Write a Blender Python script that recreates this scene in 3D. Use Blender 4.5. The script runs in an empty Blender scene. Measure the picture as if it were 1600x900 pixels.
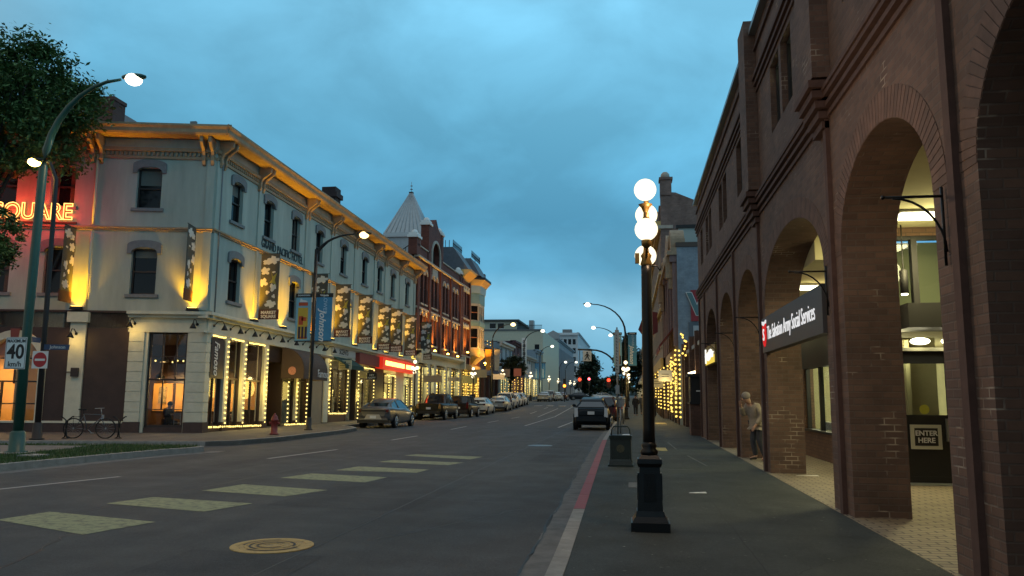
import bpy, bmesh, math, random
from mathutils import Vector, Matrix
random.seed(7)
R_ = math.radians
sc = bpy.context.scene
col = sc.collection

# ------------------------------------------------------------------ camera
cam_d = bpy.data.cameras.new('camera'); cam = bpy.data.objects.new('camera', cam_d); col.objects.link(cam)
sc.camera = cam
FPX = 1240.0
yv = Vector((185.0, -172.0, -FPX)).normalized()          # street direction seen by the camera
zz = Vector((70.0 / FPX, 0, -1.0)); zz.y = -(zz.x * yv.x + zz.z * yv.z) / yv.y; zz.normalize()
if zz.y < 0: zz = -zz
xx = yv.cross(zz)
Rm = Matrix((xx, yv, zz))                                 # rows are the world axes in camera space = camera to world
cam.matrix_world = Matrix.Translation((0, 0, 1.62)) @ Rm.to_4x4()
cam_d.sensor_width = 36; cam_d.lens = FPX / 1600 * 36
cam_d.clip_start = 0.05; cam_d.clip_end = 5000

# ------------------------------------------------------------------ world, sun, exposure
w = bpy.data.worlds.new('World'); sc.world = w; w.use_nodes = True
nt = w.node_tree; nt.nodes.clear(); N = nt.nodes; L = nt.links
out = N.new('ShaderNodeOutputWorld')
tc = N.new('ShaderNodeTexCoord'); sep = N.new('ShaderNodeSeparateXYZ'); L.new(tc.outputs['Generated'], sep.inputs[0])
ramp = N.new('ShaderNodeValToRGB'); L.new(sep.outputs['Z'], ramp.inputs[0])
e = ramp.color_ramp.elements
e[0].position = 0.0; e[0].color = (.15, .38, .55, 1)
e[1].position = 1.0; e[1].color = (.42, .50, .56, 1)
for p, c in ((.05, (.16, .42, .60, 1)), (.105, (.235, .52, .70, 1)), (.16, (.11, .365, .56, 1)), (.22, (.095, .345, .545, 1)), (.32, (.135, .44, .66, 1)), (.46, (.215, .585, .84, 1)), (.66, (.38, .50, .58, 1))):
    q = e.new(p); q.color = c
mp = N.new('ShaderNodeMapping'); mp.inputs['Scale'].default_value = (1.6, 1.6, 3.0); mp.inputs['Location'].default_value = (0.4, 1.7, 0.2)
L.new(tc.outputs['Generated'], mp.inputs[0])
no = N.new('ShaderNodeTexNoise'); no.inputs['Scale'].default_value = 2.9; no.inputs['Detail'].default_value = 7; no.inputs['Roughness'].default_value = .52
no.inputs['Distortion'].default_value = .35
L.new(mp.outputs[0], no.inputs['Vector'])
mr = N.new('ShaderNodeMapRange'); mr.inputs[1].default_value = .38; mr.inputs[2].default_value = .72; mr.inputs[3].default_value = .86; mr.inputs[4].default_value = 1.24
L.new(no.outputs[0], mr.inputs[0])
mx = N.new('ShaderNodeVectorMath'); mx.operation = 'SCALE'; L.new(ramp.outputs[0], mx.inputs[0]); L.new(mr.outputs[0], mx.inputs['Scale'])
# brighter toward the right of the street (after sunset side)
dn = N.new('ShaderNodeVectorMath'); dn.operation = 'DOT_PRODUCT'; L.new(tc.outputs['Generated'], dn.inputs[0]); dn.inputs[1].default_value = (.95, .3, .0)
mr2 = N.new('ShaderNodeMapRange'); mr2.inputs[1].default_value = -.6; mr2.inputs[2].default_value = .8; mr2.inputs[3].default_value = .84; mr2.inputs[4].default_value = 1.3
L.new(dn.outputs['Value'], mr2.inputs[0])
mx2 = N.new('ShaderNodeVectorMath'); mx2.operation = 'SCALE'; L.new(mx.outputs[0], mx2.inputs[0]); L.new(mr2.outputs[0], mx2.inputs['Scale'])
# paler glow added to the unseen sky left and behind, to lift the facades
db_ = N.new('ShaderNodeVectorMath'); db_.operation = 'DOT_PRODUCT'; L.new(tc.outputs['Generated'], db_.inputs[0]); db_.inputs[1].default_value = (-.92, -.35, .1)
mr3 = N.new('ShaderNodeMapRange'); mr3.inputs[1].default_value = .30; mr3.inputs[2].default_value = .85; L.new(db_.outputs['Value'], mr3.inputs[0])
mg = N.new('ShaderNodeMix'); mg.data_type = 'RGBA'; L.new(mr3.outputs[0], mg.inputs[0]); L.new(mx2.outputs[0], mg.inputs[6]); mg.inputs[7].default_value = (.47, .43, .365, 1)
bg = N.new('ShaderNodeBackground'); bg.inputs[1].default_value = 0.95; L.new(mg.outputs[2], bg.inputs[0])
sky = N.new('ShaderNodeTexSky'); sky.sky_type = 'NISHITA'; sky.sun_disc = False; sky.sun_elevation = R_(0.5); sky.sun_rotation = R_(60)
bg2 = N.new('ShaderNodeBackground'); bg2.inputs[1].default_value = 0.006; L.new(sky.outputs[0], bg2.inputs[0])
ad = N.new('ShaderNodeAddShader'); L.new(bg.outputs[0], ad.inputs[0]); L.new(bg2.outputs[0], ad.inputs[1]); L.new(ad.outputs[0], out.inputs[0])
sc.view_settings.view_transform = 'Standard'; sc.view_settings.look = 'None'; sc.view_settings.exposure = 0.0; sc.view_settings.gamma = 1
sc.render.engine = 'CYCLES'
sc.cycles.max_bounces = 5; sc.cycles.diffuse_bounces = 2; sc.cycles.glossy_bounces = 2; sc.cycles.transparent_max_bounces = 8
sc.cycles.transmission_bounces = 2; sc.cycles.sample_clamp_indirect = 2.0; sc.cycles.sample_clamp_direct = 12.0
sc.cycles.caustics_reflective = False; sc.cycles.caustics_refractive = False; sc.cycles.use_denoising = True
try: sc.cycles.use_light_tree = True
except Exception: pass

# ------------------------------------------------------------------ materials
MATS = {}
def mat(name, c, rough=.7, metal=0., noise=0., nscale=3., bump=0., bscale=40., emit=None, es=0., spec=None, streak=False, coat=0.):
    if name in MATS: return MATS[name]
    m = bpy.data.materials.new(name); m.use_nodes = True; nt = m.node_tree; b = nt.nodes['Principled BSDF']
    b.inputs['Roughness'].default_value = rough; b.inputs['Metallic'].default_value = metal
    b.inputs['Base Color'].default_value = (*c, 1)
    if coat: b.inputs['Coat Weight'].default_value = coat; b.inputs['Coat Roughness'].default_value = .05
    if spec is not None: b.inputs['Specular IOR Level'].default_value = spec
    if noise or bump:
        g = nt.nodes.new('ShaderNodeNewGeometry')
        vec = g.outputs['Position']
        if streak:
            q = nt.nodes.new('ShaderNodeMapping'); q.inputs['Scale'].default_value = (1, 1, .18); nt.links.new(vec, q.inputs[0]); vec = q.outputs[0]
    if noise:
        n = nt.nodes.new('ShaderNodeTexNoise'); n.inputs['Scale'].default_value = nscale; n.inputs['Detail'].default_value = 6; n.inputs['Roughness'].default_value = .65
        nt.links.new(vec, n.inputs['Vector'])
        r = nt.nodes.new('ShaderNodeValToRGB'); nt.links.new(n.outputs[0], r.inputs[0])
        r.color_ramp.elements[0].position = .3; r.color_ramp.elements[1].position = .7
        r.color_ramp.elements[0].color = (*[x * (1 - noise) for x in c], 1); r.color_ramp.elements[1].color = (*[min(1, x * (1 + noise)) for x in c], 1)
        nt.links.new(r.outputs[0], b.inputs['Base Color'])
    if bump:
        n2 = nt.nodes.new('ShaderNodeTexNoise'); n2.inputs['Scale'].default_value = bscale; n2.inputs['Detail'].default_value = 3
        nt.links.new(g.outputs['Position'], n2.inputs['Vector'])
        bp = nt.nodes.new('ShaderNodeBump'); bp.inputs['Strength'].default_value = bump; bp.inputs['Distance'].default_value = .02
        nt.links.new(n2.outputs[0], bp.inputs['Height']); nt.links.new(bp.outputs[0], b.inputs['Normal'])
    if emit:
        b.inputs['Emission Color'].default_value = (*emit, 1); b.inputs['Emission Strength'].default_value = es
    MATS[name] = m; return m

def wallcoords(nt):
    g = nt.nodes.new('ShaderNodeNewGeometry'); s = nt.nodes.new('ShaderNodeSeparateXYZ'); nt.links.new(g.outputs['Position'], s.inputs[0])
    sn = nt.nodes.new('ShaderNodeSeparateXYZ'); nt.links.new(g.outputs['True Normal'], sn.inputs[0])
    ab = nt.nodes.new('ShaderNodeMath'); ab.operation = 'ABSOLUTE'; nt.links.new(sn.outputs[0], ab.inputs[0])
    gt = nt.nodes.new('ShaderNodeMath'); gt.operation = 'GREATER_THAN'; gt.inputs[1].default_value = .6; nt.links.new(ab.outputs[0], gt.inputs[0])
    mxx = nt.nodes.new('ShaderNodeMix'); mxx.data_type = 'FLOAT'; nt.links.new(gt.outputs[0], mxx.inputs[0]); nt.links.new(s.outputs[0], mxx.inputs[2]); nt.links.new(s.outputs[1], mxx.inputs[3])
    # horizontal faces use y for the second axis
    abz = nt.nodes.new('ShaderNodeMath'); abz.operation = 'ABSOLUTE'; nt.links.new(sn.outputs[2], abz.inputs[0])
    gz_ = nt.nodes.new('ShaderNodeMath'); gz_.operation = 'GREATER_THAN'; gz_.inputs[1].default_value = .7; nt.links.new(abz.outputs[0], gz_.inputs[0])
    mz = nt.nodes.new('ShaderNodeMix'); mz.data_type = 'FLOAT'; nt.links.new(gz_.outputs[0], mz.inputs[0]); nt.links.new(s.outputs[2], mz.inputs[2]); nt.links.new(s.outputs[1], mz.inputs[3])
    c = nt.nodes.new('ShaderNodeCombineXYZ'); nt.links.new(mxx.outputs[0], c.inputs[0]); nt.links.new(mz.outputs[0], c.inputs[1])
    return c.outputs[0], g.outputs['Position']

def brick(name, c1, c2, mortar, bw=.215, bh=.075, ms=.008, rough=.85, var=.35, bump=.5, patches=None):
    if name in MATS: return MATS[name]
    m = bpy.data.materials.new(name); m.use_nodes = True; nt = m.node_tree; b = nt.nodes['Principled BSDF']; b.inputs['Roughness'].default_value = rough
    v, pos = wallcoords(nt)
    t = nt.nodes.new('ShaderNodeTexBrick'); nt.links.new(v, t.inputs['Vector'])
    t.inputs['Scale'].default_value = 1; t.inputs['Brick Width'].default_value = bw; t.inputs['Row Height'].default_value = bh; t.inputs['Mortar Size'].default_value = ms
    t.inputs['Mortar Smooth'].default_value = .3
    t.inputs['Color1'].default_value = (*c1, 1); t.inputs['Color2'].default_value = (*c2, 1); t.inputs['Mortar'].default_value = (*mortar, 1); t.inputs['Bias'].default_value = 0.
    n = nt.nodes.new('ShaderNodeTexNoise'); n.inputs['Scale'].default_value = 1.1; n.inputs['Detail'].default_value = 8; n.inputs['Roughness'].default_value = .7; nt.links.new(pos, n.inputs['Vector'])
    mr = nt.nodes.new('ShaderNodeMapRange'); mr.inputs[1].default_value = .3; mr.inputs[2].default_value = .7; mr.inputs[3].default_value = 1 - var; mr.inputs[4].default_value = 1 + var; nt.links.new(n.outputs[0], mr.inputs[0])
    sc_ = nt.nodes.new('ShaderNodeVectorMath'); sc_.operation = 'SCALE'; nt.links.new(t.outputs[0], sc_.inputs[0]); nt.links.new(mr.outputs[0], sc_.inputs['Scale'])
    cout = sc_.outputs[0]
    if patches:   # efflorescence: a few pale mortar patches
        n3 = nt.nodes.new('ShaderNodeTexNoise'); n3.inputs['Scale'].default_value = 1.7; n3.inputs['Detail'].default_value = 4; nt.links.new(pos, n3.inputs['Vector'])
        g3 = nt.nodes.new('ShaderNodeMapRange'); g3.inputs[1].default_value = .62; g3.inputs[2].default_value = .70; nt.links.new(n3.outputs[0], g3.inputs[0])
        mm = nt.nodes.new('ShaderNodeMath'); mm.operation = 'MULTIPLY'; nt.links.new(g3.outputs[0], mm.inputs[0]); nt.links.new(t.outputs['Fac'], mm.inputs[1])
        mx3 = nt.nodes.new('ShaderNodeMix'); mx3.data_type = 'RGBA'; nt.links.new(mm.outputs[0], mx3.inputs[0]); nt.links.new(cout, mx3.inputs[6]); mx3.inputs[7].default_value = (*patches, 1)
        cout = mx3.outputs[2]
    nt.links.new(cout, b.inputs['Base Color'])
    bp = nt.nodes.new('ShaderNodeBump'); bp.inputs['Strength'].default_value = bump; bp.inputs['Distance'].default_value = .01; bp.invert = True
    nt.links.new(t.outputs['Fac'], bp.inputs['Height']); nt.links.new(bp.outputs[0], b.inputs['Normal'])
    MATS[name] = m; return m

def emis(name, c, s, sample=False):
    if name in MATS: return MATS[name]
    m = bpy.data.materials.new(name); m.use_nodes = True; nt = m.node_tree; nt.nodes.clear()
    o = nt.nodes.new('ShaderNodeOutputMaterial'); q = nt.nodes.new('ShaderNodeEmission'); q.inputs[0].default_value = (*c, 1); q.inputs[1].default_value = s
    nt.links.new(q.outputs[0], o.inputs[0])
    if not sample: m.cycles.emission_sampling = 'NONE'
    MATS[name] = m; return m

def glass(name, tint=(.9, .95, 1), refl=.12):
    if name in MATS: return MATS[name]
    m = bpy.data.materials.new(name); m.use_nodes = True; nt = m.node_tree; nt.nodes.clear()
    o = nt.nodes.new('ShaderNodeOutputMaterial'); tr = nt.nodes.new('ShaderNodeBsdfTransparent'); tr.inputs[0].default_value = (*tint, 1)
    gl = nt.nodes.new('ShaderNodeBsdfGlossy'); gl.inputs['Roughness'].default_value = .02; mi = nt.nodes.new('ShaderNodeMixShader')
    fr = nt.nodes.new('ShaderNodeLayerWeight'); fr.inputs[0].default_value = .5; pw = nt.nodes.new('ShaderNodeMath'); pw.operation = 'POWER'; pw.inputs[1].default_value = 5.; ma = nt.nodes.new('ShaderNodeMath'); ma.operation = 'MULTIPLY_ADD'; ma.inputs[1].default_value = .6; ma.inputs[2].default_value = refl * .35; ma.use_clamp = True
    nt.links.new(fr.outputs['Facing'], pw.inputs[0]); nt.links.new(pw.outputs[0], ma.inputs[0]); nt.links.new(ma.outputs[0], mi.inputs[0]); nt.links.new(tr.outputs[0], mi.inputs[1]); nt.links.new(gl.outputs[0], mi.inputs[2]); nt.links.new(mi.outputs[0], o.inputs[0])
    MATS[name] = m; return m

# ------------------------------------------------------------------ builders
WARP = None
class FR:                      # a wall frame: u along the wall, v up, w outward
    def __init__(s, O, U, Nn): s.O = Vector(O); s.U = Vector(U).normalized(); s.N = Vector(Nn).normalized()
    def P(s, u, v, w=0.): p = s.O + s.U * u + s.N * w; return Vector((p.x, p.y, p.z + v))
def root_loc(p):
    v = Vector((0, 0, 0))
    while p is not None: v += p.location; p = p.parent
    return v
class MB:
    def __init__(s): s.v = []; s.f = []; s.sm = []
    def add(s, vs, fs, smooth=False):
        n = len(s.v); s.v += [Vector(a) for a in vs]; s.f += [tuple(i + n for i in f) for f in fs]; s.sm += [smooth] * len(fs); return s
    def box(s, x0, x1, y0, y1, z0, z1):
        return s.add([(x0, y0, z0), (x1, y0, z0), (x1, y1, z0), (x0, y1, z0), (x0, y0, z1), (x1, y0, z1), (x1, y1, z1), (x0, y1, z1)],
                     [(0, 3, 2, 1), (4, 5, 6, 7), (0, 1, 5, 4), (1, 2, 6, 5), (2, 3, 7, 6), (3, 0, 4, 7)])
    def fbox(s, F, u0, u1, v0, v1, w0, w1):
        P = F.P
        return s.add([P(u0, v0, w0), P(u1, v0, w0), P(u1, v0, w1), P(u0, v0, w1), P(u0, v1, w0), P(u1, v1, w0), P(u1, v1, w1), P(u0, v1, w1)],
                     [(0, 3, 2, 1), (4, 5, 6, 7), (0, 1, 5, 4), (1, 2, 6, 5), (2, 3, 7, 6), (3, 0, 4, 7)])
    def taper(s, cx, cy, z0, z1, a0, b0, a1, b1, ox=0, oy=0):    # box frustum, half sizes
        return s.add([(cx - a0, cy - b0, z0), (cx + a0, cy - b0, z0), (cx + a0, cy + b0, z0), (cx - a0, cy + b0, z0),
                      (cx + ox - a1, cy + oy - b1, z1), (cx + ox + a1, cy + oy - b1, z1), (cx + ox + a1, cy + oy + b1, z1), (cx + ox - a1, cy + oy + b1, z1)],
                     [(0, 3, 2, 1), (4, 5, 6, 7), (0, 1, 5, 4), (1, 2, 6, 5), (2, 3, 7, 6), (3, 0, 4, 7)])
    def tube(s, pts, r, seg=8, r1=None):
        pts = [Vector(p) for p in pts]; n = len(pts); rings = []
        up0 = Vector((0, 0, 1))
        for i, p in enumerate(pts):
            d = (pts[min(i + 1, n - 1)] - pts[max(i - 1, 0)])
            if d.length < 1e-9: d = Vector((0, 0, 1))
            d.normalize(); a = d.cross(up0)
            if a.length < .05: a = d.cross(Vector((1, 0, 0)))
            a.normalize(); b = d.cross(a)
            rr = (r[i] if isinstance(r, (list, tuple)) else (r + (r1 - r) * i / max(1, n - 1) if r1 is not None else r))
            rings.append([p + (a * math.cos(2 * math.pi * k / seg) + b * math.sin(2 * math.pi * k / seg)) * rr for k in range(seg)])
        return s.loft(rings)
    def loft(s, rings, cap=True, smooth=True, closed=True):
        n = len(rings[0]); base = len(s.v); vs = [v for r in rings for v in r]; fs = []
        for i in range(len(rings) - 1):
            for k in range(n if closed else n - 1):
                k2 = (k + 1) % n; fs.append((i * n + k, i * n + k2, (i + 1) * n + k2, (i + 1) * n + k))
        s.add(vs, fs, smooth)
        if cap:
            s.add(rings[0], [tuple(range(n))[::-1]]); s.add(rings[-1], [tuple(range(n))])
        return s
    def lathe(s, c, prof, seg=16, smooth=True, rot=0.):
        rings = [[(c[0] + r * math.cos(rot + 2 * math.pi * k / seg), c[1] + r * math.sin(rot + 2 * math.pi * k / seg), c[2] + z) for k in range(seg)] for r, z in prof]
        return s.loft(rings, smooth=smooth)
    def sphere(s, c, r, seg=12, rings=8, sx=1, sy=1, sz=1):
        rr = []
        for i in range(1, rings):
            a = math.pi * i / rings
            rr.append([(c[0] + r * sx * math.sin(a) * math.cos(2 * math.pi * k / seg), c[1] + r * sy * math.sin(a) * math.sin(2 * math.pi * k / seg), c[2] - r * sz * math.cos(a)) for k in range(seg)])
        n = len(s.v)
        s.loft(rr, cap=False)
        b0 = (c[0], c[1], c[2] - r * sz); b1 = (c[0], c[1], c[2] + r * sz)
        s.add([b0] + rr[0], [(0, 1 + (k + 1) % seg, 1 + k) for k in range(seg)], True)
        s.add([b1] + rr[-1], [(0, 1 + k, 1 + (k + 1) % seg) for k in range(seg)], True)
        return s
    def prism(s, F, poly, w0, w1):
        a = [F.P(u, v, w0) for u, v in poly]; b = [F.P(u, v, w1) for u, v in poly]; n = len(poly)
        return s.add(a + b, [tuple(range(n))[::-1], tuple(range(n, 2 * n))] + [(k, (k + 1) % n, n + (k + 1) % n, n + k) for k in range(n)])
    def wall(s, F, u0, u1, v0, v1, holes, d):     # slab with rectangular holes, outer face at w=0
        us = sorted({u0, u1, *[h[0] for h in holes], *[h[1] for h in holes]}); us = [u for u in us if u0 <= u <= u1]
        vs = sorted({v0, v1, *[h[2] for h in holes], *[h[3] for h in holes]}); vs = [v for v in vs if v0 <= v <= v1]
        def solid(i, j):
            if i < 0 or j < 0 or i >= len(us) - 1 or j >= len(vs) - 1: return False
            cu = (us[i] + us[i + 1]) / 2; cv = (vs[j] + vs[j + 1]) / 2
            return not any(h[0] < cu < h[1] and h[2] < cv < h[3] for h in holes)
        P = F.P
        for i in range(len(us) - 1):
            for j in range(len(vs) - 1):
                if not solid(i, j): continue
                a, b, c, e_ = us[i], us[i + 1], vs[j], vs[j + 1]
                s.add([P(a, c), P(b, c), P(b, e_), P(a, e_)], [(0, 1, 2, 3)])
                s.add([P(a, c, -d), P(b, c, -d), P(b, e_, -d), P(a, e_, -d)], [(3, 2, 1, 0)])
                if not solid(i - 1, j): s.add([P(a, c), P(a, e_), P(a, e_, -d), P(a, c, -d)], [(0, 1, 2, 3)])
                if not solid(i + 1, j): s.add([P(b, c), P(b, c, -d), P(b, e_, -d), P(b, e_)], [(0, 1, 2, 3)])
                if not solid(i, j - 1): s.add([P(a, c), P(a, c, -d), P(b, c, -d), P(b, c)], [(0, 1, 2, 3)])
                if not solid(i, j + 1): s.add([P(a, e_), P(b, e_), P(b, e_, -d), P(a, e_, -d)], [(0, 1, 2, 3)])
        return s
    def build(s, name, m, parent=None, local=False, fixn=True):
        vs = s.v
        if not local:
            if WARP: vs = [WARP(v) for v in vs]
            o0 = root_loc(parent); vs = [v - o0 for v in vs]
        me = bpy.data.meshes.new(name); me.from_pydata([tuple(v) for v in vs], [], s.f)
        me.polygons.foreach_set('use_smooth', s.sm)
        me.materials.append(m)
        if fixn:
            bm = bmesh.new(); bm.from_mesh(me); bmesh.ops.remove_doubles(bm, verts=bm.verts, dist=1e-5); bmesh.ops.recalc_face_normals(bm, faces=bm.faces); bm.to_mesh(me); bm.free()
        me.update()
        o = bpy.data.objects.new(name, me); col.objects.link(o)
        if parent is not None: o.parent = parent
        return o

def thing(name, label, cat, loc=(0, 0, 0), rz=0., group=None):
    o = bpy.data.objects.new(name, None); col.objects.link(o); o.location = loc; o.rotation_euler = (0, 0, rz); o.empty_display_size = .2
    o['label'] = label; o['category'] = cat
    if group: o['group'] = group
    return o
def tag(o, label, cat, group=None):
    o['label'] = label; o['category'] = cat
    if group: o['group'] = group
    return o
def struct(name, mb, m, kind='structure'):
    o = mb.build(name, m); o['kind'] = kind; return o
def dup(o, loc=None, rz=None, label=None, parent=None):
    c = o.copy(); col.objects.link(c)
    if parent is not None: c.parent = parent
    if loc is not None: c.location = loc
    if rz is not None: c.rotation_euler = (0, 0, rz)
    if label: c['label'] = label
    for ch in o.children: dup(ch, parent=c)
    return c
def text(name, s, size, m, F=None, at=None, parent=None, ext=.01, ax='CENTER', ay='CENTER', w=0., roll=0., sx=1., bold=0., shear=0., wl=None):
    cu = bpy.data.curves.new(name, 'FONT'); cu.body = s; cu.size = size; cu.extrude = ext; cu.align_x = ax; cu.align_y = ay; cu.offset = bold; cu.resolution_u = 4; cu.shear = shear
    t = bpy.data.objects.new('tmp', cu); me = bpy.data.meshes.new_from_object(t); bpy.data.objects.remove(t); bpy.data.curves.remove(cu)
    o0 = root_loc(parent); cr, sr = math.cos(roll), math.sin(roll)
    for v in me.vertices:
        x, y, z = v.co.x * sx, v.co.y, v.co.z
        x, y = x * cr - y * sr, x * sr + y * cr
        p = F.P(at[0] + x, at[1] + y, w + z)
        if WARP: p = WARP(p)
        v.co = p - o0
    me.materials.clear(); me.materials.append(m); me.name = name
    o = bpy.data.objects.new(name, me); col.objects.link(o)
    if parent is not None: o.parent = parent
    return o
def light(kind, parent, loc, energy, color, size=.1, spot=None, rot=None, local=False, blend=.6):
    d = bpy.data.lights.new('light', kind); d.energy = energy; d.color = color
    if kind == 'AREA': d.size = size
    else: d.shadow_soft_size = size
    if kind == 'SPOT': d.spot_size = R_(spot or 120); d.spot_blend = blend
    o = bpy.data.objects.new('light', d); col.objects.link(o)
    p = Vector(loc)
    if not local:
        if WARP: p = WARP(p)
        if parent is not None: p = p - root_loc(parent)
    o.location = p
    if rot: o.rotation_euler = rot
    if parent is not None: o.parent = parent
    return o
def gz(y): return 0 if y < 68 else (.025 * (y - 68) if y < 105 else .925 + .004 * (y - 105))

# ------------------------------------------------------------------ palette
M = dict(
 cream=mat('cream_render', (.41, .43, .365), .85, noise=.17, nscale=1.6, bump=.15, streak=True),
 trim=mat('cream_trim', (.58, .56, .44), .7, noise=.10, nscale=3.),
 cornice=mat('cornice_paint', (.36, .25, .15), .75, noise=.18, nscale=4.),
 greystone=mat('grey_lintel', (.20, .20, .20), .85, noise=.15, nscale=6.),
 brown=mat('dark_brown_paint', (.045, .026, .022), .65, noise=.2, nscale=2.),
 plinth=mat('plinth_paint', (.06, .035, .03), .7, noise=.25, nscale=4.),
 sash=mat('dark_sash', (.03, .018, .015), .5),
 wglass=mat('dark_glass', (.006, .007, .009), .08, spec=.35),
 sglass=glass('shop_glass'),
 asphalt=None,
 black=mat('black_iron', (.006, .006, .0065), .38, spec=.32, noise=.3, nscale=12, bump=.1, bscale=60),
 blackm=mat('black_matt', (.012, .012, .013), .6),
 green=mat('green_paint', (.012, .065, .05), .4, noise=.15, nscale=8),
 bingreen=mat('bin_green', (.010, .021, .018), .45, noise=.3, nscale=9, bump=.2, bscale=50),
 steel=mat('galvanised_steel', (.30, .32, .33), .45, metal=.6, noise=.15, nscale=10),
 conc=mat('kerb_concrete', (.26, .255, .24), .9, noise=.22, nscale=5, bump=.4),
 gutter=mat('gutter_concrete', (.13, .13, .127), .9, noise=.3, nscale=4, bump=.4),
 red=mat('red_paint_kerb', (.27, .07, .075), .8, noise=.4, nscale=7, bump=.3),
 paint=mat('road_paint', (.42, .43, .41), .8, noise=.35, nscale=9),
 cross=None,
 white=mat('white_paint', (.72, .72, .70), .6),
 warm=mat('warm_interior', (.62, .45, .22), .9),
 floorw=mat('interior_floor', (.16, .09, .05), .6),
 darkwood=mat('dark_wood', (.035, .018, .012), .5),
 bulb=emis('bulb_glow', (1, .72, .20), 2.6),
 bulbdim=emis('bulb_glow_far', (1, .66, .13), 2.1),
 wire=mat('light_wire', (.01, .02, .01), .6),
 globe=emis('globe_glow', (1, .88, .60), 1.7, sample=True),
 globefar=emis('globe_glow_far', (1, .86, .55), 2.4),
 sodium=emis('sodium_glow', (1, .70, .30), 4.),
 sodiumw=emis('sodium_warm_white', (1, .86, .66), 5.),
 ledw=emis('lamp_white', (1, .95, .72), 3.),
 brass=mat('brass_collar', (.22, .13, .035), .4, metal=.7),
 redl=emis('red_signal', (1, .05, .02), 4.),
 skin=mat('skin', (.42, .25, .18), .6),
 rubber=mat('tyre_rubber', (.010, .010, .011), .85),
 alloy=mat('wheel_alloy', (.45, .46, .47), .3, metal=.8),
 carglass=mat('car_glass', (.01, .014, .02), .05, spec=1.),
 plate=mat('licence_plate', (.6, .63, .66), .5),
 tail=mat('tail_lens', (.09, .006, .006), .2),
 clear=mat('clear_lens', (.55, .57, .6), .15),
)
# ------------------------------------------------------------------ ground materials
def asphalt(name, c, var=.25, crack=True, spk=.06):
    m = bpy.data.materials.new(name); m.use_nodes = True; nt = m.node_tree; b = nt.nodes['Principled BSDF']; Ln = nt.links.new
    g = nt.nodes.new('ShaderNodeNewGeometry')
    def noise(s, d=5, r=.6, vec=None):
        n = nt.nodes.new('ShaderNodeTexNoise'); n.inputs['Scale'].default_value = s; n.inputs['Detail'].default_value = d; n.inputs['Roughness'].default_value = r; Ln(vec or g.outputs['Position'], n.inputs['Vector']); return n
    def mrange(src, a, b_, c_, d_):
        r = nt.nodes.new('ShaderNodeMapRange'); Ln(src, r.inputs[0])
        for i, x in enumerate((a, b_, c_, d_)): r.inputs[i + 1].default_value = x
        return r
    q = nt.nodes.new('ShaderNodeMapping'); q.inputs['Scale'].default_value = (1, .12, 1); Ln(g.outputs['Position'], q.inputs[0])
    lo = mrange(noise(.8, 4, .6, q.outputs[0]).outputs[0], .3, .7, 1 - var, 1 + var)      # wheel-track streaks along the street
    md = mrange(noise(2.3, 8, .7).outputs[0], .3, .7, 1 - var * .7, 1 + var * .7)
    hi = mrange(noise(140, 2, .5).outputs[0], .35, .65, .75, 1.3)
    sp = mrange(noise(60, 1, .5).outputs[0], .72, .76, 1, 1 + spk * 20)
    x = lo
    mg_ = mrange(noise(28, 4, .75).outputs[0], .32, .68, .80, 1.22)
    for y in (md, hi, sp, mg_):
        mu = nt.nodes.new('ShaderNodeMath'); mu.operation = 'MULTIPLY'; Ln(x.outputs[0], mu.inputs[0]); Ln(y.outputs[0], mu.inputs[1]); x = mu
    sc_ = nt.nodes.new('ShaderNodeVectorMath'); sc_.operation = 'SCALE'; sc_.inputs[0].default_value = c; Ln(x.outputs[0], sc_.inputs['Scale']); Ln(sc_.outputs[0], b.inputs['Base Color'])
    rr = mrange(noise(1.1, 6).outputs[0], .3, .7, .68, .9); Ln(rr.outputs[0], b.inputs['Roughness']); b.inputs['Specular IOR Level'].default_value = .3
    bp = nt.nodes.new('ShaderNodeBump'); bp.inputs['Strength'].default_value = .8; bp.inputs['Distance'].default_value = .02; Ln(noise(70, 5, .7).outputs[0], bp.inputs['Height']); Ln(bp.outputs[0], b.inputs['Normal'])
    return m
def worn(name, c, c2, amt=.5, sc_=5.):
    m = bpy.data.materials.new(name); m.use_nodes = True; nt = m.node_tree; b = nt.nodes['Principled BSDF']; b.inputs['Roughness'].default_value = .75
    g = nt.nodes.new('ShaderNodeNewGeometry'); n = nt.nodes.new('ShaderNodeTexNoise'); n.inputs['Scale'].default_value = sc_; n.inputs['Detail'].default_value = 12; n.inputs['Roughness'].default_value = .8; nt.links.new(g.outputs['Position'], n.inputs['Vector'])
    r = nt.nodes.new('ShaderNodeValToRGB'); nt.links.new(n.outputs[0], r.inputs[0]); E_ = r.color_ramp.elements
    E_[0].position = amt - .06; E_[0].color = (*c2, 1); E_[1].position = amt + .06; E_[1].color = (*c, 1)
    nt.links.new(r.outputs[0], b.inputs['Base Color']); return m
M['asphalt'] = asphalt('asphalt', (.072, .074, .077), .15)
M['pave'] = asphalt('sidewalk_surface', (.048, .055, .054), .16, spk=.08)
M['cross'] = worn('crosswalk_paint', (.28, .29, .155), (.11, .11, .08), .46, 8.)
M['lane'] = worn('lane_paint', (.36, .36, .35), (.2, .2, .2), .42, 8.)
M['kerbred'] = worn('kerb_red', (.26, .065, .075), (.2, .13, .12), .42, 7.)

def strip(mb, pts, z=None, ys=None):   # quads between left/right polylines (xl, xr, y, z)
    for a, b in zip(pts, pts[1:]):
        mb.add([(a[0], a[2], a[3]), (a[1], a[2], a[3]), (b[1], b[2], b[3]), (b[0], b[2], b[3])], [(0, 1, 2, 3)])
    return mb
YS = [-30, 0, 68, 74, 82, 90, 98, 105, 140, 200, 300, 500, 900]
struct('road', strip(MB(), [(-400, 400, y, gz(y)) for y in YS]), M['asphalt'])
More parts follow.
